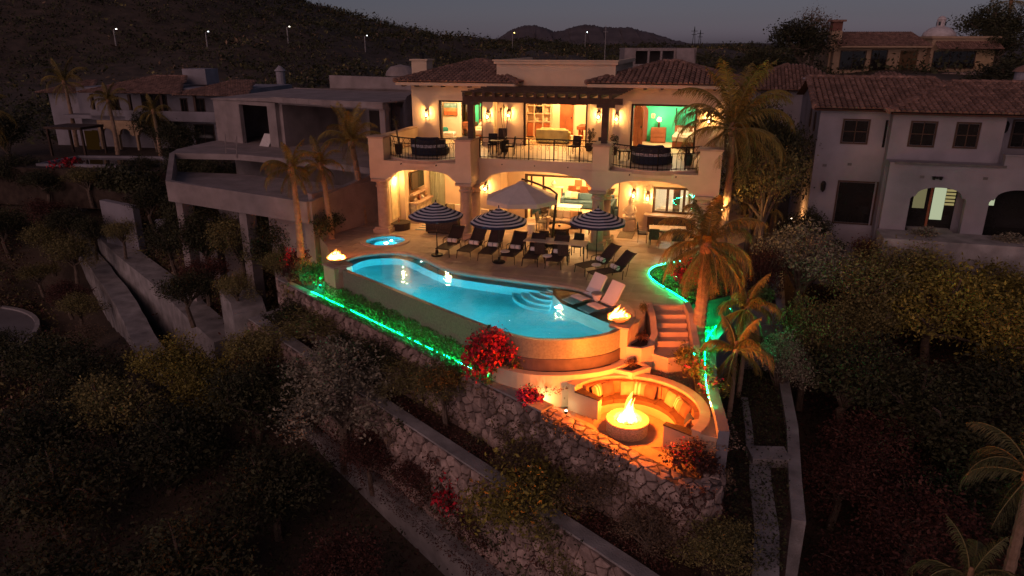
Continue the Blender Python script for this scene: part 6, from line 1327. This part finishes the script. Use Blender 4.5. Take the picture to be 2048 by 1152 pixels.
palm('small', (8.3,23.4,-3.3), (8.3,23.5,.1), 13, 'small palm behind the green lit wall, under the big palm', .07, 11, .3)
palm('feather', (7.45,21.7,-3.3), (7.45,21.7,-.75), 10, 'young feathery palm with orange lit leaves right of the fire pit', .07, 13, .2, scale=1.1)
palm('coco', (-38.5,52,-2.5), (-38.4,52,4.0), 16, 'blurred tall palm at the far left edge', .16, 15, .3); palm('queen', (-33.6,61,-.5), (-33.6,61,4.4), 14, 'palm standing before the arches of the far left house', .15, 16, 0, scale=.75); palm('coco', (-40,66,-.5), (-40,66,5.6), 14, 'palm left of the far tiled house', .16, 17, 0, scale=.8); palm('queen', (-29.5,60,-.5), (-29.5,60,3.6), 12, 'short palm at the right end of the far left arches', .14, 18, 0, scale=.7)
palm('dcoco', (13.6,15.9,-7.3), (13.4,15.8,-1.6), 14, 'palm with twin pale stems low at the right edge of the photo', .14, 21, -.3, scale=.6); palm('dqueen', (11.6,14.6,-7.6), (11.4,14.4,-3.7), 12, 'low palm with pale fronds in the bottom right corner', .12, 22, 0, scale=.7)
palm('coco', (60,92,7), (60,92,13.6), 16, 'palm on the skyline right of the hilltop house', .2, 24, 0)
palm('queen', (11.6,33.3,-.3), (11.9,33.3,1.4), 12, 'low palm clump behind the dining arcade at the villa end', .1, 25, 0, scale=.6)
# --- individually placed trees
T = tree
T('grey', -6.5,24.0,-6.2, 4.6,5.0, 'broad grey green tree in front of the middle of the retaining walls', .3)
T('olive', -2.3,22.0,-3.7, 2.6,2.6, 'small twisted tree with orange lit twigs below the long wall', 1.2); T('olive', -8.2,28.5,-3.6, 1.9,4.3, 'low spreading tree covering the stone wall under the hedge', 2.0); T('dark', -9.7,29.7,-3.6, 1.9,2.6, 'dark bushy tree by the timber boards at the wall end', .2)
T('dark2', -4.9,25.1,-3.7, 2.1,2.8, 'dark tree with bare lower branches before the long stone wall', 1.0); T('olive', -3.4,23.5,-3.7, 1.9,2.8, 'grey olive tree beside the orange lit twigs', 2.2)
T('yellow', -3.0,23.1,-6.3, 2.3,1.3, 'narrow bright green columnar bush against the lowest wall', .7, name='shrub', cat='shrub'); T('yellow', .6,18.3,-6.8, 4.3,4.2, 'rounded green tree overhanging the lowest stone wall at bottom centre', 2.5); T('olive', 5.3,14.9,-4.6, 2.3,2.2, 'olive bush below the rounded end of the fire pit wall', 1.4)
T('red', -1.0,19.4,-6.9, 2.0,2.0, 'dark reddish bush between the kerb strip and the round green tree', .4, name='shrub', cat='shrub')
shrub('sh_red', -1.75,20.3,-6.5, 2.5,2.3, 'red bougainvillea by the lowest stone wall', flowR, 2000, fsize=.05, name='bougainvillea', cat='bougainvillea')
for a in (('yellow',-13.4,28.6,-8.2,4.2,4.4,'yellow green tree standing nearest the end of the pale channel wall'),('yellow',-15.9,30.4,-8.0,4.2,4.2,'yellow green tree under the foot of the channel wall'),('yellow',-12.0,30.6,-7.0,3.6,3.0,'yellow green tree close to the start of the lowest stone wall'),('olive',-17.5,27.5,-8.8,4.2,4.5,'olive tree in the dark grove on the side of the round road'),('dark',-20.5,30.5,-9,4.2,4.5,'dark tree overlapping the edge of the round road'),('dark2',-23.5,33.0,-9,4.4,4.8,'dark tree at the left edge just below the round road'),
    ('dark',-10.6,26.0,-7.2,4.3,4.0,'black tree crown against the concrete kerb strip'),('red',-10.9,28.6,-6.8,3.4,3.0,'reddish dark tree before the corner of the lowest stone wall'),('dark2',-13.5,24.5,-9,4.6,4.8,'black tree in the middle of the lower grove'),('dark',-16.8,22.5,-9.5,4.6,5,'black tree at the lower left of the grove'),('dark2',-8.6,21.8,-8.5,4.0,4.2,'black tree beside the lower kerb strip'),('dark',-10.5,18.6,-9.5,4.4,4.8,'black tree at the bottom of the grove'),('red',-5.3,18.4,-8.6,3.0,3.2,'dark red speckled tree beside the kerb near the bottom edge'),('dark2',-6.6,14.8,-9.5,3.8,4.0,'black tree at the bottom edge left of the kerb'),('dark2',-19.5,25.5,-9.3,4.6,4.8,'black tree by the left edge, midway down the grove'),('dark',-14,17.5,-10,4.6,5,'black tree in the bottom left corner'),('dark',-3.2,15.5,-8.6,2.8,3.0,'low black tree at the bottom edge beside the kerb end')):
    T(*a, rz=R.uniform(0,6))
# right garden
for a in (('grey',13.2,30.5,-2.9,4.3,4.6,'large grey green tree just below the white house'),('red',10.9,29.4,-3.4,4.6,2.0,'dark red creeper covered tree beside the box planters'),('olive',11.6,25.6,-4.4,4.2,3.2,'olive tree leaning over the boundary wall'),('grey',10.0,23.9,-4.2,3.2,2.4,'pale green tree right beside the boundary wall'),('yellow',17.6,27.4,-4.0,4.9,5.2,'large yellow green tree in the right garden'),('yellow',20.6,27.8,-3.6,4.2,4.4,'yellow green tree at the right edge under the white house path'),('olive',14.0,27.0,-4.4,3.8,3.4,'olive tree between the grey green and the yellow green trees'),('dark2',17.6,23.0,-5.2,4.0,4.6,'dark tree below the large yellow green one'),('dark',20.8,24.0,-5.2,4.2,4.6,'dark tree at the right edge below the yellow green one'),('red',10.8,20.2,-6.2,2.6,3.2,'dark red shrubby tree beside the lower boundary wall'),('red',12.6,21.6,-6.0,3.0,3.6,'dark red tree in the middle of the right slope'),('dark',15.0,19.8,-6.6,3.2,4.2,'black tree on the lower right slope'),('red',10.2,16.8,-7.2,2.6,3.4,'dark red shrub tree near the bottom right path'),('dark2',17.0,17.6,-7,3.2,4.2,'black tree beside the right edge palm'),
    ('dark',14.4,33.8,-1.6,3.2,2.6,'dark tree at the base of the white house corner'),('red',16.9,31.9,-1.9,2.5,2.6,'dark red bush under the terrace door of the white house'),
    ('dark',11.2,33.0,-.2,5.8,2.9,'tall dark tree filling the gap between the villa and the white house'),('dark2',12.4,34.6,-.2,6.6,3.0,'taller dark tree behind the one at the villa end'),('dark2',12.8,38.4,0,6.9,3.4,'dark tree behind the coconut palm crown')):
    T(*a, rz=R.uniform(0,6))
# left middle ground
for a in (('dark',-15.8,39.2,-3.4,3.4,3.6,'dark tree under the concrete pool deck'),('olive',-18.0,41.6,-3.6,3.2,3.0,'olive tree at the corner column of the concrete house'),('dark2',-13.4,36.6,-3.3,3.0,3.0,'dark tree between the concrete house and the palms'),('olive',-11.8,34.6,-3.2,2.4,2.4,'olive shrub tree behind the timber boards'),('red',-16.5,36.4,-4.2,2.4,3.2,'reddish bushy tree beside the smooth channel bank'),('dark',-21.5,46.0,-3.4,3.4,3.6,'dark tree beside the white utility box'),('dark2',-25.2,48.8,-3.2,3.2,3.4,'dark tree under the short white garden wall'),('olive',-30,46.5,-6.5,3.2,3.6,'olive tree at the head of the drainage channel'),('olive',-33.5,49.5,-6.6,3.6,4.0,'olive tree left of the channel head'),('dark2',-37.5,51,-5.8,3.6,4,'dark tree at the left edge under the curving garden wall'),('olive',-27.2,41.8,-8.2,2.4,3.0,'olive shrub tree on the slope left of the pale channel wall'),('dry',-25.2,38.6,-8.8,2.4,3.2,'dry brown tree on the slope beside the round road'),('dry',-22.6,35.5,-8.9,2.4,3.2,'dry brown tree at the foot of the pale channel wall'),('red',-29.2,44.0,-8.0,2.4,3.0,'reddish shrub tree between the road and the channel wall'),('dark2',-26.6,57.2,-1,4.4,3.6,'dark tree right of the far left arches'),('dark',-31,62.5,-.5,4.6,3.6,'dark tree before the far left balcony'),('dark2',-42.5,60,-1,5,4.6,'dark tree at the left end of the far tiled house'),('dark',-22.5,60.5,-.6,4.6,3.8,'dark tree between the far tiled house and the concrete house')):
    T(*a, rz=R.uniform(0,6))
shrub('sh_red', -34.6,55.2,-1.6, 2.6,3.0, 'red bougainvillea beside the far left curving wall', flowR, 900, fsize=.09, name='bougainvillea', cat='bougainvillea')
hb = thing('hedge', 'clipped dark hedge above the short white garden wall far left', 'hedge', (-28.0,51.5,-1.3), rad(-30)); rng = np.random.default_rng(8); Pn = rng.uniform((-3,-.9,0),(3,.9,1.7), (2600,3)); obj('foliage', quads_mesh('hedge_far', leaf_quads(Pn, .13, rng), leafA), hb)
# upper right and skyline trees
for a in (('dark2',30.0,78,5.2,6.6,8,'dark tree left of the brick chimney on the hilltop'),('dark',26.5,80,4.6,4.0,6,'lower dark tree at the end of the hilltop terrace'),('dry',33.5,84,6,7.4,6,'thin dark tree right beside the brick chimney'),('dark',55,86,6.6,7.2,9,'dark tree right of the hilltop house'),('dark2',51,79,6.2,4.6,6,'dark bush at the right end of the hilltop house'),('dark2',62,84,6.6,7.0,9,'dark tree at the right edge of the skyline'),('dark',44,66,3.6,4,7,'dark bush below the hilltop house'),('dark2',23.5,60,.6,4.6,6,'dark tree behind the coconut palm, below the hilltop'),('dark',19,72,1.5,4.8,6,'dark tree right of the concrete shell building'),('dark2',8,88,0,5.4,7,'dark tree left of the concrete shell building'),('dark',-2,92,0,5.6,8,'dark tree behind the middle of the villa roof')):
    T(*a, rz=R.uniform(0,6))
# --- shrubs close to the villa and pool
shrub('sh_green', -8.75,29.9,-1.3, 1.5,1.5, 'leafy bush lit green and orange beside the far fire bowl'); shrub('sh_olive', -9.5,30.6,-1.3, 1.25,1.4, 'olive bush lit green left of the far fire bowl bush'); shrub('sh_red', -10.1,31.8,-1.3, 1.5,1.6, 'reddish flowering bush at the foot of the slender lit palm', flowR, 350); shrub('sh_red', -10.2,30.9,-1.36, 1.0,1.2, 'low dark red bush on top of the stone wall corner'); shrub('sh_dark', -9.0,33.0,-.1, 1.6,1.5, 'dark bush beside the leaning palm'); shrub('sh_dark', -8.9,34.4,0, 1.3,1.6, 'dark bush by the terrace corner column')
shrub('sh_dark', -.75,21.55,-1.75, 1.9,2.1, 'crimson bougainvillea bush at the bend of the infinity edge', flowR, 3000, fsize=.05, name='bougainvillea', cat='bougainvillea', top=.5); shrub('sh_yellow', .1,21.35,-1.75, 1.1,.9, 'yellow green flowering bush beside the crimson bougainvillea', flowR, 120); shrub('sh_dark', .55,20.15,-2.15, .95,1.0, 'pink bougainvillea on the wall by the little garden light', flowP, 1200, fsize=.04, name='bougainvillea', cat='bougainvillea', top=.5)
shrub('sh_dark', 6.85,26.4,-.1, 1.2,1.35, 'crimson bougainvillea in the terrace edge bed behind the palm', flowR, 1500, fsize=.045, name='bougainvillea', cat='bougainvillea', top=.5); shrub('sh_dark', 7.1,27.6,-.1, 1.5,1.0, 'dark spiky shrub at the top of the terrace edge bed'); shrub('sh_olive', 7.6,25.6,-.6, 1.1,1.3, 'olive shrub with few red flowers behind the palm trunk', flowR, 90)
shrub('sh_yellow', 5.75,21.75,-1.4, 1.0,1.3, 'round green shrub at the bottom of the garden steps'); shrub('sh_yellow', 6.05,20.9,-1.4, .75,1.3, 'yellow green flowering shrub behind the middle of the curved sofa', flowP, 120); shrub('sh_yellow', 6.25,19.9,-1.4, .6,1.1, 'yellow green flowering shrub at the palm end of the curved sofa', flowP, 160); shrub('sh_red', 4.75,17.0,-2.2, 1.0,1.7, 'reddish glowing bush between the curved sofa end and the stone wall', flowR, 260, fsize=.03); shrub('sh_red', 5.2,16.6,-2.2, .8,1.1, 'low reddish bush in the rounded stone wall end')
shrub('sh_red', 4.4,22.4,-.7, .5,.6, 'small dark shrub in the upper cream planter'); shrub('sh_dark', 4.55,23.2,-.1, .5,.4, 'stone urn shrub beside the top of the garden steps') if False else shrub('sh_dark', 4.62,23.35,-.05, .5,.45, 'small dark plant at the top of the garden steps'); shrub('sh_red', 3.95,21.5,-1.2, .4,.55, 'low red plant in the lower cream planter')
shrub('sh_green', 10.9,28.9,-1.9, 1.2,1.1, 'green shrub in the middle box planter'); shrub('sh_olive', 11.4,31.2,-1.2, 1.3,1.2, 'olive shrub in the upper box planter'); shrub('sh_dark', 15.6,33.0,-.9, 1.1,1.4, 'dark shrub under the corner lantern of the white house'); shrub('sh_grey', 18.5,31.0,.5, .8,1.5, 'grey shrub before the first arch of the white house'); shrub('sh_grey', 21.6,30.0,.5, .75,1.7, 'grey shrub before the second arch of the white house')
# --- clipped hedge and ground cover along the infinity edge
hd = thing('hedge', 'low clipped hedge running below the infinity edge', 'hedge', (0,0,0)); rng = np.random.default_rng(4); n_ = 13000; f_ = rng.random(n_); off = rng.uniform(.04,.40,n_); Pn = np.stack([lerp(-7.9,-.1,f_)-off*.7, lerp(29.2,21.6,f_)-off*.7+0*f_, lerp(-1.42,-1.66,f_)+rng.random(n_)*.68+.06*np.sin(f_*60)], 1); obj('foliage', quads_mesh('hedge_foliage', leaf_quads(Pn, .04, rng), hedge_m), hd)
n_ = 9000; f_ = rng.random(n_); off = rng.uniform(.40,.86,n_); Pn = np.stack([lerp(-7.9,-.2,f_)-off*.7, lerp(29.2,21.6,f_)-off*.7, lerp(-1.42,-1.66,f_)+rng.random(n_)**1.5*.26], 1); obj('ground_cover', quads_mesh('ground_cover', leaf_quads(Pn, .034, rng, .3), hedge_m), kind='stuff')
# ground cover in the right-hand beds
def cover(name, poly, n_, zf, size, m, hgt, seed):
    rng = np.random.default_rng(seed); xs = [p[0] for p in poly]; ys = [p[1] for p in poly]; out = []
    def inside(x, y):
        c = False
        for i in range(len(poly)):
            (x1, y1), (x2, y2) = poly[i-1], poly[i]
            if (y1 > y) != (y2 > y) and x < (x2-x1)*(y-y1)/(y2-y1)+x1: c = not c
        return c
    while len(out) < n_:
        x, y = rng.uniform(min(xs), max(xs)), rng.uniform(min(ys), max(ys))
        if inside(x, y): out.append((x, y, zf(x, y)+rng.random()**1.5*hgt))
    obj(name, quads_mesh(name, leaf_quads(np.array(out), size, rng, .35), m), kind='stuff')
cover('ground_cover', [(5.75,27.7),(6.2,28.6),(7.0,29.2),(8.6,29.6),(8.8,27),(8.2,25.3),(6.6,24.4),(6.2,25.5)], 5000, lambda x, y: -.03, .045, hedge_m, .22, 5); cover('ground_cover', [(6.5,24.1),(8.1,25.0),(7.1,23.3),(6.5,21.3),(6.0,19.4),(5.95,20.4),(6.3,22.4)], 5200, lambda x, y: -1.25, .04, hedge_m, .3, 6)
cover('undergrowth', [(-11.4,31.3),(-8.0,27.8),(-4.0,23.6),(.1,19.5),(3.8,15.8),(4.4,15.4),(3.9,14.9),(3.2,15.4),(-.2,18.9),(-4.5,23.3),(-8.4,27.3),(-11.6,30.9)], 14000, lambda x, y: -3.62-.025*(x+11), .035, leafR, .4, 7); cover('undergrowth', [(9.2,28.8),(11.4,29),(9.3,21),(8.1,17.8),(6.6,14),(5.0,14.2),(5.8,17.1),(6.6,21.4),(8.2,25.1)], 14000, lambda x, y: -3.28, .04, leafA, .35, 8)
cover('undergrowth', [(-10.6,27.6),(-3.6,20.5),(1.2,15.4),(2.6,14.4),(1.5,16.8),(-3.6,21.6),(-9.2,27.4)], 9000, lambda x, y: -6.35-.06*(x+10), .032, leafR, .35, 12)
# wild scrub over the slopes (uncountable)
def scrub(name, n_, box, size, m, h, seed, keep=None, per=7):
    rng = np.random.default_rng(seed); c = []
    while len(c) < n_:
        x, y = rng.uniform(box[0], box[1]), rng.uniform(box[2], box[3])
        if keep is None or keep(x, y): c.append((x, y, ground_z(x, y), rng.uniform(.4, 1.3)))
    c = np.array(c); Pn = np.repeat(c[:, :3], per, 0); s = np.repeat(c[:, 3], per)[:, None]; d = rng.normal(size=Pn.shape)*np.array([.5,.5,.42])*h*s; d[:, 2] = np.abs(d[:, 2]); q = leaf_quads(Pn+d, 1, rng, .2); ctr = q.mean(1, keepdims=True); q = ctr+(q-ctr)*(size*s)[:, None]; obj(name, quads_mesh(name, q, m), kind='stuff')
def slopeR(x, y): return x > 9.6+.36*(y-20)+.4 and x < 26 and not (y > 33)
def slopeL(x, y): return x+y < 17.2 and math.hypot(x+38.2, y-40.5) > 8.2
def slopeLM(x, y): return x < -9-(y-34)*.45 and math.hypot(x+38.2, y-40.5) > 8 and not (-16-(y-34)*.86-6 < x < -15-(y-34)*.8)
scrub('undergrowth', 4200, (9,26,12,34), .06, leafR, .8, 41, slopeR, 16); scrub('undergrowth', 3200, (9,26,12,34), .06, leafA, .8, 42, slopeR, 16); scrub('undergrowth', 3600, (-22,3,8,38), .06, leafA, .8, 43, slopeL, 16); scrub('undergrowth', 1500, (-22,0,8,38), .06, leafR, .8, 45, slopeL, 16)
scrub('undergrowth', 4200, (-44,-9,33,58), .085, leafB, .9, 44, slopeLM, 13); scrub('undergrowth', 3200, (-44,-9,33,58), .085, leafR, .9, 46, slopeLM, 13); scrub('undergrowth', 3600, (-44,-9,33,58), .075, leafD, .8, 47, slopeLM, 12)
back = lambda x, y: y > 74 or (x < -22 and y > 72) or (-20 < x < 14 and y > 62)
scrub('hillside_scrub', 4200, (-75,80,58,130), .2, leafA, 1.9, 51, back, 22); patch = lambda x, y: math.sin(x*.05+1.3*math.sin(y*.03))*math.sin(y*.045+x*.02) > -.35+.9*((x*7.31+y*3.17) % 1-.5)
scrub('hillside_scrub', 7000, (-170,120,120,240), .30, leafA, 2.0, 52, patch, 16); scrub('hillside_scrub', 11000, (-330,150,230,430), .42, leafA, 2.2, 53, patch, 12); scrub('hillside_scrub', 2600, (-330,150,140,430), .34, leafD, 1.6, 57, None, 12); scrub('hillside_scrub', 900, (-200,100,90,330), .32, leafB, 2.0, 54, None, 14)
scrub('treeline', 1500, (-60,200,330,520), .5, leafA, 2.2, 55, None, 12)
for a in (('dark',-39,55.5,-2.5,3.6,4.2,'dark tree before the left end of the far pool terrace'),('dark2',-35.5,53.5,-2.6,2.8,3.6,'dark tree under the far pool terrace, left of the red bougainvillea'),('olive',-31.8,53,-2.4,2.8,3.2,'olive tree under the far pool terrace, right of the red bougainvillea'),('dark',-28.5,54.5,-1.6,2.6,3.4,'dark tree at the right end of the far pool terrace'),('dark2',-24.6,53,-1.8,3.4,3.6,'dark tree between the far pool terrace and the concrete pool deck'),('dark',-21.0,50,-2,3.6,3.4,'dark tree behind the corner of the concrete pool deck'),('dark',-19.6,39.6,-3.8,3.6,3.0,'dark tree in front of the outer concrete column'),('dark2',-11.0,38.6,-2.6,3.6,2.8,'dark tree in the shade beneath the concrete pool deck'),('dark',-37,47,-7.5,2.4,3.4,'dark shrubby tree above the round road'),('olive',-33,47.2,-7.6,2.2,3.0,'olive shrubby tree uphill of the round road'),('dark',-29.6,37.5,-9,2.6,3.2,'dark tree beside the round road, towards the channel')):
    T(*a, rz=R.uniform(0,6))
for a in (('dark',-29.6,48.6,-5.2,3.0,2.6,'dark tree in front of the short white garden wall'),('dark2',-31.8,49.8,-5.4,3.6,3.0,'dark tree in front of the curving garden wall'),('red',-34.5,51.5,-4.6,3.0,3.2,'reddish tree in front of the curving garden wall'),('olive',-26.4,46.6,-4.6,2.4,2.4,'olive tree between the short white garden wall and the channel bank'),('olive',-13.6,33.0,-3.6,2.0,2.2,'olive shrub tree beside the landing at the wall end')):
    T(*a, rz=R.uniform(0,6))

for a in (('olive',1.9,17.1,-7.0,3.2,2.6,'olive bush tree overhanging the lowest stone wall, close to the rounded green one'),('grey',-1.5,20.9,-6.4,2.8,2.0,'grey green bush against the lowest stone wall behind the red bougainvillea'),('red',-5.2,22.6,-6.6,2.4,2.4,'reddish bush on the kerb side of the broad grey green tree'),('dry',2.2,17.3,-4.1,1.7,2.6,'dry brushwood heaped under the fire pit wall'),('dry',.2,19.3,-4.0,1.5,2.2,'dry brushwood under the long wall beside the fire pit wall'),('dry',3.6,15.8,-4.2,1.7,2.2,'dry brushwood near the rounded end of the fire pit wall')):
    T(*a, rz=R.uniform(0,6))

for a in (('dark2',-6.5,26.9,-3.7,1.7,2.4,'dark bushy tree between the low spreading tree and the bare branched one'),('olive',-11.0,28.9,-6.2,3.6,3.2,'olive tree in front of the corner of the lowest stone wall'),('dark',-8.9,26.3,-6.4,3.2,3.0,'dark tree against the start of the concrete kerb strip'),('red',-3.2,21.2,-6.6,2.2,2.2,'reddish bush by the kerb strip under the narrow columnar bush'),
    ('dark',-17.2,38.2,-3.6,4.2,3.6,'dark tree hiding the outer columns of the concrete house'),('olive',-14.6,36.6,-3.4,4.0,3.4,'olive tree in front of the middle columns of the concrete house'),('dark2',-12.2,36.2,-3.2,4.0,3.2,'dark tree in front of the inner columns of the concrete house'),('red',-10.2,35.6,-2.6,3.0,2.4,'reddish tree at the near end of the concrete house'),('dark',-19.4,40.4,-3.6,3.8,3.2,'dark tree under the outer corner of the concrete pool deck'),('olive',-13.6,39.4,-3,3.8,3.4,'olive tree in the shade behind the concrete columns'),('dark2',-16.6,34.4,-4.6,2.8,3.0,'dark bushy tree beside the lower end of the channel bank'),
    ('dark',18.2,31.2,-2.2,2.4,2.4,'dark bushy tree under the first arch of the white house'),('olive',20.4,30.6,-2.4,2.6,2.6,'olive bushy tree between the arches of the white house'),('dark2',22.6,29.8,-2.4,2.6,2.8,'dark bushy tree under the second arch of the white house')):
    T(*a, rz=R.uniform(0,6))

# dry creepers and weeds clinging to the stone walls
def creeper(name, path, zlo, m, clumps, per, size, seed, out=.25, hang=.6):
    rng = np.random.default_rng(seed); f, L = pathmap(path); Pn = []
    for k in range(clumps):
        s = rng.uniform(0, L); p, d = f(s); t = rng.random()**1.2; zc = lerp(zlo(s/L), p.z, t); w = rng.uniform(.2,.6)
        for q in range(per):
            ds, dz, o = rng.normal()*w, rng.normal()*w*hang, abs(rng.normal())*out*.5+.05
            Pn.append((p.x+d.x*ds+d.y*o, p.y+d.y*ds-d.x*o, min(zc+dz, p.z+.12)))
    obj(name, quads_mesh(name, leaf_quads(np.array(Pn), size, rng, .1), m), kind='stuff')
pw1 = [(*p, z) for p, z in zip(WP[3:], WZ[3:])]; pw3 = [(*p, z) for p, z in zip(W3[1:], (-3.15,-3.35,-3.55,-3.75,-3.9,-4.0))]; pw2 = [(*p, z) for p, z in zip(W2, (-1.74,-1.86,-1.95,-1.97,-1.97,-1.97,-1.95,-1.9))]
creeper('creepers', pw1, lambda t: lerp(-3.6,-4.0,t), leafD, 18, 130, .045, 71); creeper('creepers', pw1, lambda t: lerp(-3.6,-3.9,t), leafB, 10, 130, .05, 72)
creeper('creepers', pw2, lambda t: lerp(-4.1,-4.6,t), leafD, 26, 150, .045, 73); creeper('creepers', pw2, lambda t: -4.3, leafR, 16, 150, .045, 74)
creeper('creepers', pw3, lambda t: lerp(-6.0,-7.2,t), leafD, 20, 150, .05, 75, .3); creeper('creepers', pw3, lambda t: lerp(-6.0,-7.2,t), leafA, 20, 150, .05, 76, .35); creeper('creepers', pw3, lambda t: lerp(-6.0,-7.0,t), leafR, 18, 150, .05, 77, .3)

for a in (('olive',11.6,32.0,-.6,5.6,3.8,'dense green tree at the end of the villa before taller dark ones'),('dark',13.3,35.6,-.4,6.2,3.8,'dense dark tree close to the shaded side wall of the white house'),('olive',15.4,28.6,-3.8,4.6,4.6,'full olive tree on the right slope under the large grey green tree'),('dark2',12.6,23.6,-5.0,4.2,4.2,'full dark tree on the right slope beside the leaning olive tree'),('yellow',19.2,25.2,-4.6,4.8,5.0,'full yellow green tree behind the dark trees at the right edge'),('dark',14.6,22.6,-5.6,4.0,4.6,'full dark tree low on the right slope below the leaning olive tree'),('red',12.4,18.2,-7,3.4,4.2,'full dark red tree low on the right slope'),('dark2',16.4,20.4,-6.4,4.0,4.8,'full black tree by the right edge above the corner palms'),('olive',17.4,30.2,-3.0,4.0,4.2,'full olive tree just below the small pale garden wall')):
    T(*a, rz=R.uniform(0,6))

T('olive', .95,18.1,-6.8, 4.1,3.4, 'dense olive bush tree growing into the rounded green tree', 1.1)
